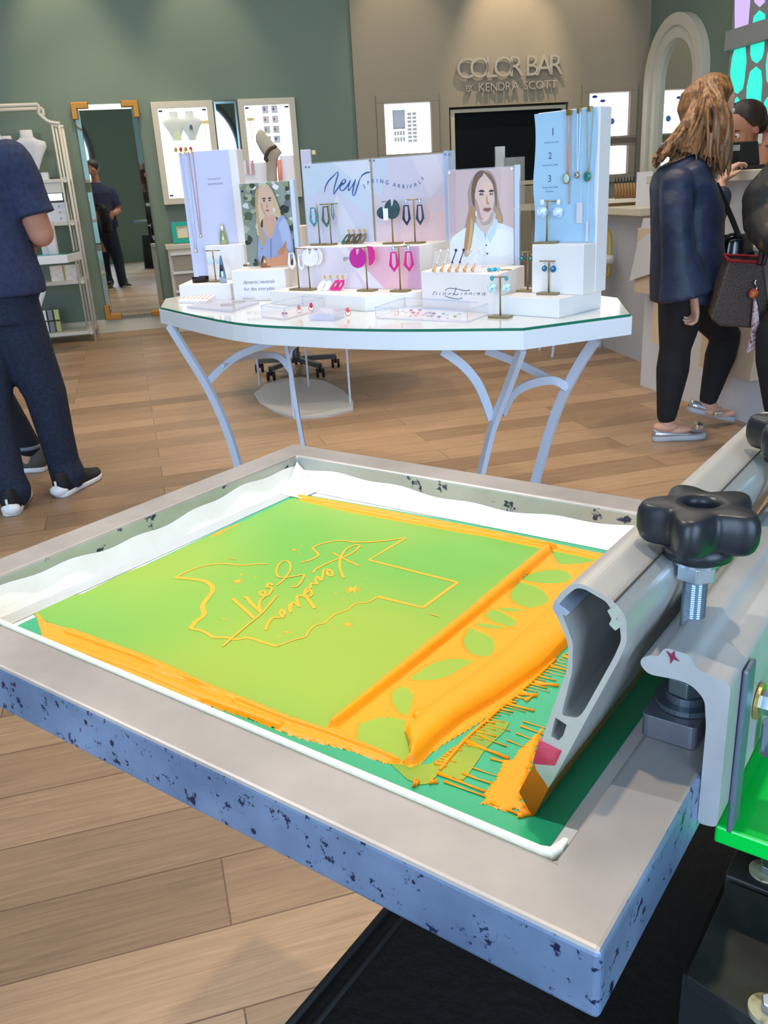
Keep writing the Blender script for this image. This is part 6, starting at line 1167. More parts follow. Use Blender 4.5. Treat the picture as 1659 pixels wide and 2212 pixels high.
# ================================================================ PEOPLE
SKIN = mat('skin', (206, 156, 134), .55, noise=(9, (214, 168, 148), .5)); SKIN2 = mat('skin_warm', (190, 132, 108), .55); JEAN = mat('dark_denim', (28, 36, 54), .85, noise=(90, (36, 46, 68), .5)); NAVY = mat('navy_knit', (40, 48, 76), .9, noise=(60, (48, 57, 86), .5)); BLEG = mat('black_legging', (24, 25, 30), .8)
HAIRB = mat('golden_brown_hair', (158, 112, 68), .42, noise=(4, (92, 62, 42), .5, 8, (22, 22, 1.2)), bump=(60, .3)); HAIRD = mat('dark_hair', (34, 24, 22), .45, noise=(3, (56, 38, 30), .5, 8, (14, 14, 1.5)))
SOLE = mat('white_sole', (236, 236, 238), .5); BLKF = mat('black_fabric', (20, 20, 24), .75)
def A(px, py, Y): return aty(px, py, Y)
def head(mb, c, r, face, tilt=0.0):
    """head centred at c (middle of skull), r = half head height, face = unit direction it looks along"""
    c = Vector(c); f = Vector(face).normalized(); u = Vector((0, 0, 1)); s_ = f.cross(u).normalized(); u = s_.cross(f).normalized()
    def P(a, b, d): return c+f*a*r+s_*b*r+u*d*r
    def E_(a, b, d, ra, rb, rd, n=18, m=12):
        mb.rings([[P(a+ra*max(.002, math.sin(math.pi*i/m))*math.cos(2*math.pi*k/n), b+rb*max(.002, math.sin(math.pi*i/m))*math.sin(2*math.pi*k/n), d-rd*math.cos(math.pi*i/m)) for k in range(n)] for i in range(m+1)])
    E_(-.08, 0, .22, .82, .64, .76); E_(.22, 0, -.30, .50, .50, .62); E_(.40, 0, -.66, .26, .28, .24); E_(.50, .30, -.18, .18, .2, .22); E_(.50, -.30, -.18, .18, .2, .22)
    E_(.72, 0, -.14, .12, .09, .30); E_(.84, 0, -.28, .11, .12, .10); E_(.64, 0, -.54, .13, .22, .06); E_(.62, 0, -.44, .13, .20, .05); E_(.56, 0, .16, .18, .42, .08)
    for b in (.62, -.62): E_(-.06, b, -.10, .14, .06, .22)
    for b in (.24, -.24): E_(.60, b, .0, .10, .12, .08)
    return P
def eyes(P, parent, r, col=(70, 50, 40)):
    for b in (.24, -.24):
        g = MB(); g.smooth = True; c = P(.655, b, .0); g.ball(c, r*.105, 10, 8); e = g.build('eye', mat('eye_white', (230, 226, 222), .3), parent)
        g = MB(); g.smooth = True; g.ball(P(.725, b, .0), r*.055, 8, 6); g.build('iris', mat('iris_brown', col, .2), e)
        g = MB(); g.smooth = True; g.tube([P(.62, b-.16*(1 if b > 0 else -1), .17), P(.70, b, .22), P(.62, b+.16*(1 if b > 0 else -1), .19)], [r*.02, r*.04, r*.015], 6); g.build('eyebrow', mat('eyebrow_brown', (70, 48, 36), .7), parent)
    g = MB(); g.smooth = True; g.tube([P(.69, -.18, -.50), P(.78, 0, -.49), P(.69, .18, -.50)], [r*.02, r*.05, r*.02], 8); g.build('lips', mat('lip_rose', (176, 96, 92), .4), parent)
def hand(mb, w_, d, curl_dir, palm_n, s_=1.0, thumb=1, curl=.5, spread=.006):
    """wrist w_, d = direction of fingers, curl_dir = direction fingertips bend to; palm_n = across the palm"""
    w_ = Vector(w_); d = Vector(d).normalized(); a = Vector(palm_n).normalized(); q = Vector(curl_dir).normalized()
    L = .085*s_; mb.rings([[w_+d*t_*L+a*math.cos(2*math.pi*k/12)*rx*s_+q*math.sin(2*math.pi*k/12)*rz*s_ for k in range(12)] for t_, rx, rz in ((-.15, .024, .019), (.1, .028, .018), (.55, .039, .016), (.95, .040, .014), (1.06, .034, .009))])
    for i, (o_, l_) in enumerate(((-.029, .066), (-.010, .076), (.010, .071), (.028, .056))):
        b = w_+d*L*.93+a*o_*s_; cu = curl*(1+.12*i)
        p1 = b+(d*math.cos(cu*.5)+q*math.sin(cu*.5))*l_*.45*s_+a*o_*.25; p2 = p1+(d*math.cos(cu*1.5)+q*math.sin(cu*1.5))*l_*.32*s_; p3 = p2+(d*math.cos(cu*2.4)+q*math.sin(cu*2.4))*l_*.25*s_
        limb(mb, [b, p1, p2, p3], [.0092*s_, .0086*s_, .0078*s_, .0066*s_], 10)
    t0 = w_+d*.028*s_-a*.024*s_*thumb; t1 = t0+(d*.7-a*thumb*.75+q*.35).normalized()*.036*s_; t2 = t1+(d*.9-a*thumb*.15+q*.5).normalized()*.030*s_
    limb(mb, [t0, t1, t2], [.0125*s_, .0100*s_, .0078*s_], 10)
def ell(c, ax, ay, rx, ry): return (Vector(c), Vector(ax)*rx, Vector(ay)*ry)
def shoe(p, fwd, ln, m, sole, parent, name='shoe', hi=.075, wd=.048, pitch=0):
    """p = heel bottom centre"""
    f = Vector((fwd[0], fwd[1], 0)).normalized(); s_ = Vector((-f.y, f.x, 0)); f2 = (f*math.cos(pitch)+Vector((0, 0, -math.sin(pitch)))).normalized(); u = (f*math.sin(pitch)+Vector((0, 0, math.cos(pitch)))).normalized(); p = Vector(p)
    out_ = []; 
    for t_, w_ in ((0, .35), (.03, .62), (.12, .75), (.35, .72), (.6, .92), (.75, 1.0), (.9, .8), (.97, .5), (1.0, .2)): out_.append((t_*ln, w_*wd))
    poly = [(t_, w_) for t_, w_ in out_]+[(t_, -w_) for t_, w_ in out_[::-1]]
    def ring(z, k, hfun=None): return [p+f2*(x*(1-.0*z))+s_*y*k+u*(z if hfun is None else hfun(x, z)) for x, y in poly]
    g = MB(); g.smooth = True; g.rings([ring(0.001, .92), ring(.006, 1.0), ring(.022, 1.0), ring(.024, .95)]); so = g.build('sole', sole, parent)
    top = lambda x, z: .022+(z)*(1 if x < .28*ln else max(.25, 1-(x-.28*ln)/(.62*ln)))
    g = MB(); g.smooth = True; g.rings([ring(.022, .95), ring(.6*hi, .93, lambda x, z: top(x, .45*hi)), ring(hi, .72, lambda x, z: top(x, .85*hi)), ring(hi, .45, lambda x, z: top(x, hi))]); return g.build(name, m, parent)
# ---------------------------------------------------------------- blond woman at the counter
Yw = 3.85
W = thing('person', (1.40, Yw, 0), 'long-haired woman in navy blouse and black leggings at the cash counter, one heel raised', 'person')
body = MB()
hipc = A(1492, 615, Yw); sho = A(1470, 372, Yw+.02); chest = A(1492, 450, Yw)
neck0 = A(1478, 325, Yw+.03); headc = A(1537, 232, Yw+.06)
RX, RY = Vector((1, 0, 0)), Vector((0, 1, 0))
loft(body, [ell(hipc+Vector((0, 0, -.06)), RX, RY, .11, .14), ell(hipc, RX, RY, .12, .165), ell(A(1490, 540, Yw), RX, RY, .105, .135), ell(chest, RX, RY, .115, .15), ell(A(1478, 395, Yw), RX, RY, .10, .17), ell(A(1474, 360, Yw), RX, RY, .06, .10)])
limb(body, [A(1478, 380, Yw), neck0, A(1505, 290, Yw+.05)], [.07, .058, .052])
Pw = head(body, headc, .118, (.98, .05, -.22))
# near (right) arm hanging, far (left) arm to the counter
shR = A(1462, 400, Yw-.15); elR = A(1470, 520, Yw-.2); wrR = A(1494, 632, Yw-.2)
limb(body, [shR, elR, wrR], [.052, .040, .027]); hand(body, A(1499, 636, Yw-.2), (A(1503, 690, Yw-.2)-A(1499, 636, Yw-.2)), (-.75, -.1, -.1), (0, 1, 0), .98, -1, .75)
shL = A(1490, 395, Yw+.15); elL = A(1540, 470, Yw+.2); wrL = A(1558, 400, Yw+.28)
limb(body, [shL, elL, wrL], [.05, .038, .026]); hand(body, A(1557, 398, Yw+.28), Vector((.5, .1, .75)), (.8, .0, -.35), (0, 1, .0), .98, 1, .75)
# legs
hR, kR, aR = A(1476, 640, Yw-.08), A(1458, 755, Yw-.08), A(1441, 900, Yw-.08)
hL, kL, aL = A(1505, 640, Yw+.09), A(1568, 725, Yw+.12), A(1528, 868, Yw+.12)
limb(body, [hR, kR, aR, aR+Vector((.0, 0, -.04))], [.085, .058, .036, .034]); limb(body, [hL, kL, aL, aL+Vector((.02, 0, -.03))], [.085, .056, .036, .034])
remesh(body, 'body', SKIN, W, .0055, 3)
eyes(Pw, W, .118)
# leggings
g = MB(); limb(g, [hR+Vector((.01, 0, .05)), hR, (hR+kR)/2, kR, kR+(aR-kR)*.3, A(1440, 898, Yw-.08)], [.11, .108, .090, .068, .072, .044]); limb(g, [hL+Vector((-.01, 0, .05)), hL, (hL+kL)/2, kL, kL+(aL-kL)*.3, A(1530, 862, Yw+.12)], [.11, .105, .085, .066, .070, .042]); g.ball(hipc+Vector((0, 0, -.02)), (.13, .17, .1))
remesh(g, 'leggings', BLEG, W, .008, 4)
# blouse
g = MB()
loft(g, [ell(A(1488, 648, Yw), RX, RY, .165, .19), ell(A(1486, 600, Yw), RX, RY, .160, .185), ell(A(1484, 530, Yw), RX, RY, .150, .17), ell(A(1484, 450, Yw), RX, RY, .150, .17), ell(A(1474, 400, Yw), RX, RY, .128, .19), ell(A(1466, 365, Yw+.0), Vector((1, 0, .25)), RY, .100, .16), ell(A(1464, 345, Yw), Vector((1, 0, .4)), RY, .075, .09)], 28)
loft(g, [ell(A(1466, 378, Yw-.10), RX, RY, .045, .05), ell(A(1462, 395, Yw-.14), RX, RY, .068, .066), ell(A(1460, 440, Yw-.18), RX, RY, .066, .064), ell(A(1462, 490, Yw-.2), RX, RY, .066, .064), ell(A(1466, 540, Yw-.2), RX, RY, .070, .066), ell(A(1474, 595, Yw-.2), Vector((1, 0, .15)), RY, .088, .075), ell(A(1480, 632, Yw-.2), Vector((1, 0, .2)), RY, .108, .085), ell(A(1481, 642, Yw-.2), Vector((1, 0, .2)), RY, .112, .088)], 24)
limb(g, [shL, elL, A(1556, 425, Yw+.26)], [.066, .058, .05])
g.ball(shR, .069, 16, 12); g.ball(shL, .064)
BLOUSE = mat('navy_blouse', (30, 40, 64), .5, noise=(16, (38, 50, 80), .5), bump=(18, .5))
remesh(g, 'blouse', BLOUSE, W, .009, 3)
# hair: many locks over a cap
g = MB(); random.seed(2); c = headc; loft(g, [ell(A(1526, 290, Yw+.04), RX, RY, .065, .09), ell(A(1516, 262, Yw+.05), RX, RY, .082, .1), ell(c+Vector((-.040, 0, -.0)), RX, RY, .100, .105), ell(c+Vector((-.022, 0, .06)), RX, RY, .105, .095), ell(c+Vector((-.005, 0, .11)), RX, RY, .07, .06), ell(c+Vector((.0, 0, .130)), RX, RY, .02, .02)], 24)
tips = [(1545, 372), (1538, 385), (1528, 366), (1516, 352), (1505, 340), (1497, 356), (1488, 346), (1476, 334), (1466, 322), (1553, 350), (1541, 360), (1512, 352), (1523, 375)]
for k in range(230):
    tx, ty = random.choice(tips); dy = random.uniform(-.12, .02); rt = A(1530+random.uniform(-24, 14), 180+random.uniform(-6, 8), Yw+.06); rt.y += dy*.6
    md_ = A(min(1546, 1524+(tx-1520)*.7+random.uniform(-14, 16)), 262, Yw+.05); md_.y += dy*1.3-.02
    tp_ = A(tx+random.uniform(-9, 9), ty+random.uniform(-12, 10), Yw+.02); tp_.y += dy-.03
    g.tube(smoothpath([rt, rt.lerp(md_, .5)+Vector((-.01, -.02, .01)), md_, md_.lerp(tp_, .6)+Vector((random.uniform(-.01, .012), 0, 0)), tp_], 4), [.006]*6+[.0075]*6+[.0068, .006, .0048, .0036, .0025][:5], 6)
for k in range(34):
    rt = A(1505+random.uniform(-6, 16), 190, Yw+.04); m1_ = A(1482+random.uniform(-6, 14), 262, Yw+random.uniform(-.06, .08)); m2_ = A(1440+random.uniform(-6, 12), 310, Yw+random.uniform(-.06, .08)); e_ = A(1412+random.uniform(-4, 7), 352+random.uniform(-14, 14), Yw+random.uniform(-.05, .06))
    g.tube(smoothpath([rt, m1_, m2_, e_], 5), [.010]*8+[.009]*4+[.008, .007, .005, .0035], 6)
for k in range(60):
    u = random.random(); rt = A(1505+random.uniform(-6, 20), 190, Yw+.04); m1_ = A(1482+20*u, 262, Yw+random.uniform(-.08, .06)); m2_ = A(1448+50*u, 308, Yw+random.uniform(-.09, .04)); e_ = A(1420+60*u, 348-12*u+random.uniform(-14, 8), Yw+random.uniform(-.09, .02))
    g.tube(smoothpath([rt, m1_, m2_, e_], 5), [.009]*8+[.0085]*4+[.007, .006, .0045, .003], 6)
remesh(g, 'hair', HAIRB, W, .0042, 2)
SIL = mat('silver_leather', (196, 200, 210), .25, .75)
def ballet(p, f, ln, pitch=0.0):
    s_ = shoe(p, f, ln, SIL, mat('pale_grey_sole', (180, 184, 192), .5), W, 'ballet_flat', .034, .040, pitch)
    return s_
hp = atz(1414, 938, 0); hp.y = Yw-.08; ballet((A(1410, 935, Yw-.08).x, Yw-.08, 0), (1, .02, 0), .245)
p2 = A(1484, 893, Yw+.12); ballet((p2.x, Yw+.12, .078), (1, .05, 0), .245, math.radians(17))
for (bx, by, yy, h_) in ((1508, 920, Yw-.12, 0), (1548, 893, Yw+.08, 0)):
    q = A(bx, by, yy); MB(Matrix.Translation(q)).box((-.018, -.03, -.012), (.018, .03, .012)).build('shoe_bow', mat('mirror_silver', (226, 226, 220), .12, .9), W, bevel=.004)
for (bx, by, yy) in ((1438, 922, Yw-.08), (1536, 888, Yw+.12)):
    q = A(bx, by, yy); g = MB(); g.smooth = True; g.ball(q, (.06, .036, .026), 14, 8); q2 = q+Vector((.06, 0, -.016)); g.ball(q2, (.06, .034, .018), 14, 8); g.build('foot', SKIN, W)
g = MB(); g.smooth = True; P = [A(1470, 330, Yw-.09), A(1455, 322, Yw-.05), A(1443, 330, Yw)]; g.tube(smoothpath(P, 4), .005, 6); g.build('bra_strap', BLKF, W)
q = A(1503, 668, Yw-.235); g = MB(); g.smooth = True; g.tube([(q.x+.010*math.cos(a_), Yw-.2+.010*math.sin(a_), q.z) for a_ in [k*math.pi/6 for k in range(12)]], .0025, 6, closed=True); g.build('ring', GOLD, W)
# her shoulder bag on the counter side
t = thing('handbag', A(1585, 545, 3.98), 'shiny black leather handbag with a strap beside the blond woman', 'bag')
bq = A(1586, 548, 4.0); g = MB(); loft(g, [ell(bq+Vector((0, 0, -.12)), RX, RY, .09, .05), ell(bq+Vector((0, 0, -.02)), RX, RY, .095, .06), ell(bq+Vector((0, 0, .06)), RX, RY, .075, .05), ell(bq+Vector((0, 0, .085)), RX, RY, .05, .03)], 20); g.smooth = True
remesh(g, 'bag_body', mat('patent_black', (14, 14, 16), .15, spec=.9), t, .006, 3)
g = MB(); P = [A(1600, 520, 3.97), A(1580, 470, 3.93), A(1560, 425, 3.88), A(1548, 400, 3.8)]; g.tube(smoothpath(P, 5), .01, sq=(.006, .026)); g.build('strap', BLKF, t)
g = MB(); g.smooth = True; g.tube(smoothpath([A(1566, 520, 3.96), A(1576, 508, 3.96), A(1600, 508, 3.96), A(1610, 530, 3.96), A(1612, 560, 3.96)], 4), .007, 8); g.build('handle', BLKF, t)
# ---------------------------------------------------------------- woman at the right edge with the tote
Ye = 3.45
E1 = thing('person', (2.0, Ye, 0), 'person at the right edge in a black top, only elbow, hip and leg visible', 'person')
ex = A(1690, 560, Ye).x
b = MB(); cx_ = ex+.34
hip = Vector((cx_, Ye, .86)); loft(b, [ell((cx_, Ye, .80), RX, RY, .14, .12), ell((cx_, Ye, .95), RX, RY, .14, .12), ell((cx_, Ye, 1.15), RX, RY, .13, .11), ell((cx_, Ye, 1.32), RX, RY, .16, .11), ell((cx_, Ye, 1.42), RX, RY, .09, .07)])
limb(b, [(cx_, Ye, 1.38), (cx_, Ye, 1.48)], [.055, .05]); Pe = head(b, (cx_+.02, Ye+.01, 1.60), .115, (-.3, .95, -.1))
sL, eL, wL = Vector((cx_-.17, Ye, 1.34)), A(1650, 455, Ye-.03), A(1668, 520, Ye-.22)
limb(b, [sL, eL, wL], [.05, .04, .028]); hand(b, wL, (.4, -.5, -.6), (.6, .2, -.5), (0, 1, 0), 1, 1, .8)
limb(b, [(cx_+.17, Ye, 1.34), (cx_+.24, Ye, 1.10), (cx_+.26, Ye-.08, .88)], [.05, .04, .028]); hand(b, (cx_+.26, Ye-.09, .87), (0, -.1, -1), (-.8, 0, 0), (0, 1, 0), 1, 1, .5)
LG = {-1: (A(1672, 720, Ye), A(1676, 880, Ye)), 1: (Vector((cx_+.1, Ye, .47)), Vector((cx_+.1, Ye+.02, .1)))}
for s_ in (-1, 1): limb(b, [(cx_+s_*.09, Ye, .82), LG[s_][0], LG[s_][1]-Vector((0, 0, .02))], [.085, .055, .036])
remesh(b, 'body', SKIN2, E1, .008, 3); eyes(Pe, E1, .115)
CH = mat('chain_print_black', (22, 22, 26), .6, noise=(20, (112, 92, 62), .68, 3))
g = MB(); loft(g, [ell((cx_, Ye, .66), RX, RY, .19, .15), ell((cx_, Ye, .85), RX, RY, .175, .145), ell((cx_, Ye, 1.1), RX, RY, .16, .13), ell((cx_, Ye, 1.32), RX, RY, .18, .13), ell((cx_, Ye, 1.43), RX, RY, .09, .08)], 24)
limb(g, [sL, A(1652, 430, Ye), A(1656, 480, Ye-.03), A(1668, 520, Ye-.2)], [.078, .085, .085, .055]); limb(g, [(cx_+.17, Ye, 1.34), (cx_+.24, Ye, 1.1)], [.07, .06])
top = remesh(g, 'top', CH, E1, .009, 3)
g = MB(); g.smooth = True; random.seed(4); CHG = mat('chain_gold_print', (150, 122, 84), .5)
for l in ([(1633, 428), (1645, 415), (1652, 425)], [(1628, 448), (1640, 452), (1652, 446)], [(1636, 495), (1648, 500), (1655, 492)], [(1646, 395), (1652, 380)]):
    pass
for s_ in (-1, 1):
    g = MB(); hp_ = Vector((cx_+s_*.085, Ye, .84)); kk, aa = LG[s_]; limb(g, [hp_, hp_.lerp(kk, .55), kk, kk.lerp(aa, .35), aa], [.115, .10, .072, .074, .048]); g.smooth = True; remesh(g, 'trouser_leg', BLEG, E1, .01, 3)
    shoe((LG[s_][1].x, Ye-.05, 0), (0, 1, 0), .25, BLKF, BLKF, E1, 'shoe', .07, .045)
g = MB(); loft(g, [ell((cx_, Ye-.01, 1.38), RX, RY, .1, .08), ell((cx_+.01, Ye-.02, 1.5), RX, RY, .11, .1), ell((cx_+.02, Ye-.01, 1.64), RX, RY, .105, .12), ell((cx_+.02, Ye, 1.73), RX, RY, .05, .06)], 20); remesh(g, 'hair', HAIRD, E1, .01, 2)
# tote bag and scarf
t = thing('tote_bag', A(1600, 690, 3.5), 'speckled dark brown tote bag with red lining held in front of the black leggings', 'bag')
TM = mat('speckled_brown', (84, 70, 62), .6, noise=(170, (44, 36, 34), .5, 4)); Yt = 3.52
tl_, tr_, br_, bl_ = A(1574, 562, Yt), A(1650, 566, Yt), A(1668, 712, Yt), A(1534, 688, Yt)
bm_ = A(1556, 706, Yt); fr_ = [tl_, tr_, br_, bm_, bl_]; bk_ = [p+Vector((.03, .13, .01)) for p in fr_]
g = MB(); n = 5; g.add([tuple(p) for p in fr_+bk_], [(4, 3, 2, 1, 0), (5, 6, 7, 8, 9)]+[(i, i+1, n+i+1, n+i) for i in (1, 2, 3)]+[(4, 0, 5, 9)]); g.build('bag_body', TM, t, bevel=.012, seg=3)
g = MB(); o_ = Vector((0, .0, -.012)); g.tube([tl_+o_*.2, tr_+o_*.2], .007, 8); g.tube([tl_, tl_+Vector((.03, .13, .01)), tr_+Vector((.03, .13, .01))], .006, 8); g.smooth = True; g.build('red_lining', mat('dark_red_lining', (128, 22, 30), .6), t)
for dx in (0, 12):
    g = MB(); g.smooth = True; g.tube(smoothpath([A(1640+dx*.7, 572, Yt-.01), A(1646+dx, 535, Yt-.02), A(1652+dx, 500, Yt-.04)], 5), .010, 8); g.build('handle', mat('dark_plum_leather', (50, 30, 34), .5), t)
g = MB(); g.smooth = True; g.tube(smoothpath([A(1634, 605, Yt-.02), A(1631, 612, Yt-.025), A(1635, 619, Yt-.02), A(1633, 628, Yt-.02)], 5), .004, 6); g.build('clasp', mat('mirror_silver', (0,)*3), t)
sc = [(1628, 640), (1634, 660), (1637, 690), (1640, 720), (1641, 735), (1632, 748), (1612, 761), (1617, 740), (1622, 715), (1624, 690), (1626, 665)]
g = MB(); P = [A(px, py, Yt-.02) for px, py in sc]; f_ = [p+Vector((0, -.012, 0)) for p in P]; n = len(P)
g.add([tuple(p) for p in P+f_], [tuple(range(n))[::-1], tuple(range(n, 2*n))]+[(i, (i+1) % n, n+(i+1) % n, n+i) for i in range(n)]); g.build('scarf', mat('floral_scarf', (216, 196, 206), .6, noise=(70, (120, 34, 66), .56, 4)), t)
g = MB(); g.smooth = True; g.ball(A(1628, 634, Yt-.025), (.02, .012, .02), 10, 8); g.build('scarf_knot', mat('orange_scarf_knot', (206, 120, 50), .6, noise=(60, (170, 30, 50), .5)), t)
# ---------------------------------------------------------------- employee behind the counter
Yc = 4.72
M1 = thing('person', (2.1, Yc, 0), 'dark-haired woman with a ponytail and white earring looking down behind the cash counter', 'person')
hc = A(1606, 278, Yc); b = MB(); r = .118
Pm = head(b, hc, r, (-.82, -.40, -.42))
bx = hc.x+.22; loft(b, [ell((bx, Yc+.02, .85), RX, RY, .13, .11), ell((bx, Yc+.02, 1.0), RX, RY, .12, .1), ell((bx, Yc+.02, 1.12), RX, RY, .13, .1), ell((bx-.01, Yc, 1.25), RX, RY, .16, .11), ell((bx-.03, Yc, 1.31), RX, RY, .1, .08)])
limb(b, [(bx-.04, Yc+.02, 1.28), hc+Vector((.06, .03, -.07))], [.06, .052]); limb(b, [(bx+.14, Yc, 1.24), (bx+.17, Yc-.05, 1.05), (bx, Yc-.18, 1.0)], [.048, .038, .027]); limb(b, [(bx-.12, Yc-.03, 1.24), (bx-.15, Yc-.08, 1.06), (bx-.1, Yc-.2, 1.02)], [.048, .038, .027])
hand(b, (bx, Yc-.18, 1.0), (-.3, -1, 0), (0, 0, -1), (1, 0, 0), .95, 1, .4); hand(b, (bx-.1, Yc-.2, 1.02), (-.3, -1, 0), (0, 0, -1), (1, 0, 0), .95, 1, .4)
for s_ in (-1, 1): limb(b, [(bx+s_*.08, Yc+.02, .88), (bx+s_*.09, Yc+.02, .46), (bx+s_*.09, Yc+.02, .06)], [.085, .055, .04])
remesh(b, 'body', SKIN2, M1, .0055, 3); eyes(Pm, M1, r)
g = MB(); f = Vector((-.82, -.40, -.42)).normalized(); up_ = Vector((-.38, -.19, .9)).normalized()
g.ball(hc-f*.034+up_*.042, (.101, .094, .086), 20, 14); g.ball(hc-f*.07+up_*.0, (.075, .078, .07), 16, 10)
g.ball(A(1636, 262, Yc+.02), (.03, .035, .04), 12, 8); limb(g, [A(1640, 262, Yc+.03), A(1653, 270, Yc+.04), A(1654, 292, Yc+.04)], [.024, .026, .014]); remesh(g, 'hair', HAIRD, M1, .006, 2)
q = Pm(-.06, .72, -.42) if Pm(-.06, .72, -.42).y < Pm(-.06, -.72, -.42).y else Pm(-.06, -.72, -.42); MB(Matrix.Translation(q)).box((-.011, -.004, -.035), (.011, .004, .012)).build('earring', mat('white_stone', (0,)*3), M1, bevel=.003)
g = MB(); loft(g, [ell((bx, Yc+.02, .80), RX, RY, .16, .13), ell((bx, Yc+.02, 1.0), RX, RY, .14, .12), ell((bx, Yc+.02, 1.15), RX, RY, .148, .12), ell((bx-.01, Yc, 1.25), RX, RY, .165, .12)], 24)
for s_ in (-1, 1): g.tube([(bx+s_*.09-.01, Yc-.08, 1.22), (bx+s_*.07-.02, Yc-.03, 1.335), (bx+s_*.07-.02, Yc+.06, 1.30)], .022, 10)
remesh(g, 'floral_dress', mat('floral_yellow_print', (190, 180, 120), .6, noise=(40, (70, 78, 90), .52, 3)), M1, .007, 2)
g = MB(); loft(g, [ell((bx, Yc+.02, .45), RX, RY, .2, .16), ell((bx, Yc+.02, .82), RX, RY, .155, .135)], 20); g.smooth = True; g.build('skirt', mat('floral_yellow_print', (0,)*3), M1)
for s_ in (-1, 1): shoe((bx+s_*.09, Yc+.08, 0), (0, -1, 0), .24, BLKF, BLKF, M1, 'shoe', .07, .04)
# ---------------------------------------------------------------- man in navy at the left
Ym = 3.45
M2 = thing('person', (-1.45, Ym, 0), 'man in navy T-shirt and dark jeans, back turned, at the left edge', 'person')
cxm = -1.50; b = MB(); RZ_ = lambda a: (Vector((math.cos(a), math.sin(a), 0)), Vector((-math.sin(a), math.cos(a), 0))); ax, ay = RZ_(math.radians(12))
loft(b, [ell((cxm+.02, Ym, .84), ax, ay, .16, .12), ell((cxm+.01, Ym, .98), ax, ay, .155, .115), ell((cxm, Ym, 1.16), ax, ay, .165, .12), ell((cxm, Ym, 1.32), ax, ay, .19, .12), ell((cxm, Ym, 1.42), ax, ay, .13, .09), ell((cxm, Ym, 1.47), ax, ay, .06, .06)])
limb(b, [(cxm, Ym, 1.42), (cxm, Ym+.02, 1.54)], [.062, .058]); Pn = head(b, (cxm-.01, Ym+.035, 1.645), .122, (-.55, .83, -.12))
shr = A(22, 350, Ym); elr = A(74, 512, Ym+.05); elr = Vector((A(78, 506, Ym).x, Ym+.05, A(78, 506, Ym).z)); wrr = Vector((elr.x-.10, Ym+.25, elr.z-.03))
limb(b, [shr, elr, wrr], [.058, .050, .030]); hand(b, wrr, (-.5, .8, .0), (-.3, -.1, -.9), (0, .2, 1), 1.05, 1, .6)
limb(b, [(cxm-.20, Ym-.02, 1.34), (cxm-.27, Ym+.03, 1.08), (cxm-.18, Ym+.25, 1.04)], [.055, .045, .03]); hand(b, (cxm-.18, Ym+.25, 1.04), (.5, .8, .0), (.3, -.1, -.9), (0, .2, 1), 1.05, 1, .6)
hR, kR, aR = A(28, 690, Ym+.02), A(98, 850, Ym+.06), A(138, 1005, Ym+.1); hL, kL, aL = A(-40, 700, Ym), A(-20, 880, Ym-.06), A(18, 1040, Ym-.1)
for l in ((hR, kR, aR), (hL, kL, aL)): limb(b, [l[0], l[1], l[2], l[2]+Vector((0, 0, -.05))], [.09, .06, .042, .04])
remesh(b, 'body', SKIN2, M2, .006, 3); eyes(Pn, M2, .122)
g = MB(); loft(g, [ell((cxm+.025, Ym, .845), ax, ay, .205, .165), ell((cxm+.02, Ym, .90), ax, ay, .21, .17), ell((cxm+.01, Ym, 1.0), ax, ay, .200, .16), ell((cxm, Ym, 1.16), ax, ay, .19, .15), ell((cxm, Ym, 1.32), ax, ay, .20, .145), ell((cxm, Ym, 1.41), ax, ay, .15, .11), ell((cxm, Ym, 1.46), ax, ay, .085, .08)], 28)
limb(g, [shr+Vector((.0, 0, .0)), A(48, 400, Ym+.02)], [.082, .082]); loft(g, [ell(A(42, 395, Ym+.02), Vector((1, 0, .25)), RY, .080, .08), ell(A(66, 452, Ym+.03), Vector((1, 0, .2)), RY, .078, .085), ell(A(74, 466, Ym+.03), Vector((1, 0, .2)), RY, .078, .085)], 20)
limb(g, [(cxm-.20, Ym-.02, 1.34), (cxm-.25, Ym+.02, 1.18)], [.08, .078]); remesh(g, 'tshirt', NAVY, M2, .009, 3)
g = MB(); 
for l, cz_ in (((hR, kR, aR), 0), ((hL, kL, aL), 0)): limb(g, [l[0]+Vector((-.02 if l[0] is hR else .02, 0, .08)), l[0], (l[0]+l[1])/2, l[1], (l[1]+l[2])/2, l[2]+Vector((0, 0, .02)), l[2]+Vector((.01, 0, -.045))], [.13, .118, .10, .085, .074, .068, .074])
loft(g, [ell((cxm+.02, Ym, .74), ax, ay, .17, .14), ell((cxm+.02, Ym, .90), ax, ay, .18, .145)]); remesh(g, 'jeans', JEAN, M2, .009, 3)
for a_, f_ in ((aR, (.3, 1, 0)), (aL, (-.2, 1, 0))):
    f = Vector(f_).normalized(); shoe((a_.x-f.x*.07+.012, a_.y-f.y*.10, 0), f_, .29, mat('black_mesh_shoe', (26, 28, 34), .7), SOLE, M2, 'sneaker', .085, .052)
    q = Vector((a_.x-f.x*.07+.012, a_.y-f.y*.1, .03)); g = MB(); g.smooth = True; g.ball(q+Vector((0, .012, -.002)), (.040, .028, .026), 14, 8); g.build('heel_cushion', SOLE, M2)
    MB(Matrix.Translation(q+Vector((0, -.014, .036)))).box((-.004, -.003, -.010), (.004, .004, .010)).build('heel_tab', SOLE, M2)
g = MB(); c = Vector((cxm-.01, Ym+.02, 1.68)); g.ball(c, (.098, .108, .092), 18, 12); g.ball(c+Vector((.01, -.03, -.06)), (.07, .06, .06)); remesh(g, 'hair', HAIRD, M2, .008, 2)
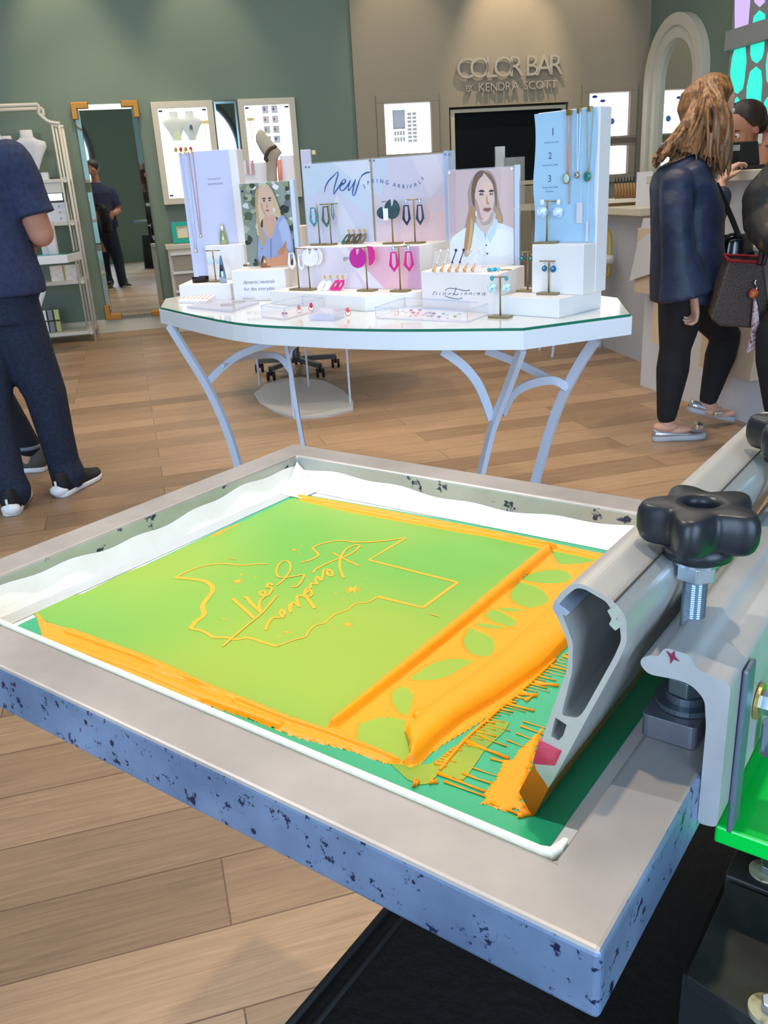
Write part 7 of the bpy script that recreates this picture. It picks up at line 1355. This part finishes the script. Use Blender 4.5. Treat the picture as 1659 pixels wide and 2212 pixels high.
# woman with backpack beyond him
Yp = 3.95
M3 = thing('person', (-1.7, Yp, 0), 'person beyond the man in navy, in cuffed jeans and grey sneakers with a backpack', 'person')
cp = -1.80; b = MB()
loft(b, [ell((cp, Yp, .84), RX, RY, .13, .12), ell((cp, Yp, 1.0), RX, RY, .11, .10), ell((cp, Yp, 1.2), RX, RY, .12, .1), ell((cp, Yp, 1.32), RX, RY, .11, .12), ell((cp, Yp, 1.38), RX, RY, .06, .07)])
limb(b, [(cp, Yp, 1.36), (cp-.01, Yp, 1.45)], [.05, .048]); Pq = head(b, (cp-.03, Yp, 1.55), .112, (-.95, .25, -.1))
an = A(60, 985, Yp-.08); kn = Vector((cp+.02, Yp-.07, .47)); limb(b, [(cp+.0, Yp-.08, .84), kn, an, (an.x, an.y, .06)], [.085, .055, .036, .035]); limb(b, [(cp-.02, Yp+.09, .84), (cp-.04, Yp+.09, .47), (cp-.10, Yp+.1, .08)], [.085, .055, .036])
limb(b, [(cp-.01, Yp-.13, 1.3), (cp-.02, Yp-.17, 1.05), (cp-.2, Yp-.16, 1.0)], [.045, .036, .026]); limb(b, [(cp-.01, Yp+.13, 1.3), (cp-.02, Yp+.17, 1.05), (cp-.2, Yp+.16, 1.0)], [.045, .036, .026])
for yy in (-.16, .16): hand(b, (cp-.2, Yp+yy, 1.0), (-1, 0, -.1), (0, 0, -1), (0, 1, 0), .95, 1, .6)
remesh(b, 'body', SKIN, M3, .007, 3); eyes(Pq, M3, .112)
g = MB(); cuff = A(60, 962, Yp-.08); limb(g, [(cp, Yp-.08, .86), (cp+.01, Yp-.08, .66), kn, ((kn+cuff)/2), cuff], [.12, .105, .08, .070, .058]); limb(g, [(cp-.02, Yp+.09, .86), (cp-.04, Yp+.09, .47), (cp-.09, Yp+.1, .15)], [.12, .08, .058]); remesh(g, 'jeans', mat('darker_denim', (22, 28, 42), .85), M3, .009, 3)
g = MB(); g.smooth = True; g.cyl((cuff.x, cuff.y, cuff.z-.012), (cuff.x, cuff.y, cuff.z+.004), .061, 20); g.build('jean_cuff', mat('pale_denim_cuff', (120, 130, 150), .8), M3)
g = MB(); loft(g, [ell((cp, Yp, .88), RX, RY, .145, .15), ell((cp, Yp, 1.0), RX, RY, .13, .13), ell((cp, Yp, 1.2), RX, RY, .14, .125), ell((cp, Yp, 1.32), RX, RY, .12, .135), ell((cp, Yp, 1.38), RX, RY, .07, .09)], 24)
for s_ in (-1, 1): limb(g, [(cp-.01, Yp+s_*.13, 1.3), (cp-.02, Yp+s_*.17, 1.07)], [.062, .052])
remesh(g, 'cream_top', mat('cream_knit', (216, 200, 176), .85), M3, .009, 3)
g = MB(); c = Vector((cp-.01, Yp, 1.58)); g.ball(c, (.105, .1, .1)); limb(g, [c+Vector((.05, 0, 0)), (cp+.06, Yp, 1.42), (cp+.07, Yp, 1.30)], [.085, .075, .04]); remesh(g, 'hair', HAIRB, M3, .009, 2)
GS = mat('grey_mesh_sneaker', (92, 90, 88), .8); sh1 = shoe((an.x+.075, an.y, 0), (-1, .05, 0), .27, GS, SOLE, M3, 'sneaker', .085, .048); shoe((cp-.02, Yp+.1, 0), (-1, .05, 0), .27, GS, SOLE, M3, 'sneaker', .085, .048)
t = thing('backpack', (cp+.2, Yp-.02, .9), 'black backpack with dangling straps showing behind the man\'s elbow', 'backpack')
bp_ = Vector((cp+.26, Yp-.03, .98)); g = MB(); loft(g, [ell(bp_+Vector((0, 0, -.20)), RX, RY, .05, .11), ell(bp_+Vector((0, 0, -.17)), RX, RY, .075, .14), ell(bp_+Vector((0, 0, -.02)), RX, RY, .08, .145), ell(bp_+Vector((-.01, 0, .13)), RX, RY, .06, .125), ell(bp_+Vector((-.02, 0, .19)), RX, RY, .03, .07)], 24); remesh(g, 'bag_body', BLKF, t, .008, 3)
for dx, px in ((0, 74), (.02, 80)):
    g = MB(); g.smooth = False; P = [bp_+Vector((.03+dx, -.1, -.14)), A(px, 590, Yp-.18), A(px+8, 620, Yp-.18)]; g.tube(smoothpath(P, 4), .004, sq=(.012, .004)); g.build('strap', BLKF, t)
g = MB(); g.smooth = True; g.tube(smoothpath([bp_+Vector((-.05, -.09, .15)), (cp+.02, Yp-.11, 1.41), (cp-.13, Yp-.10, 1.28), (cp-.13, Yp-.1, 1.05)], 5), .016, 8); g.build('shoulder_strap', BLKF, t)
t = thing('shopping_bag', A(5, 760, Yp+.0), 'pale beige bag hanging between the legs at the far left', 'bag')
q = A(4, 790, Yp-.22); g = MB(); g.rings([[(q.x-.14, Yp-.2, q.z+.02), (q.x+.05, Yp-.2, q.z-.0), (q.x+.05, Yp-.14, q.z), (q.x-.14, Yp-.14, q.z+.02)], [(q.x-.12, Yp-.19, q.z+.24), (q.x-.02, Yp-.19, q.z+.24), (q.x-.02, Yp-.15, q.z+.24), (q.x-.12, Yp-.15, q.z+.24)]]); g.build('bag', mat('beige_linen', (150, 138, 128), .8), t, bevel=.006)
g = MB(); g.smooth = True; g.tube([(q.x-.08, Yp-.17, q.z+.24), (q.x-.10, Yp-.17, q.z+.42), (q.x-.06, Yp-.17, q.z+.24)], .004, 6); g.build('handle', mat('beige_linen', (0,)*3), t)
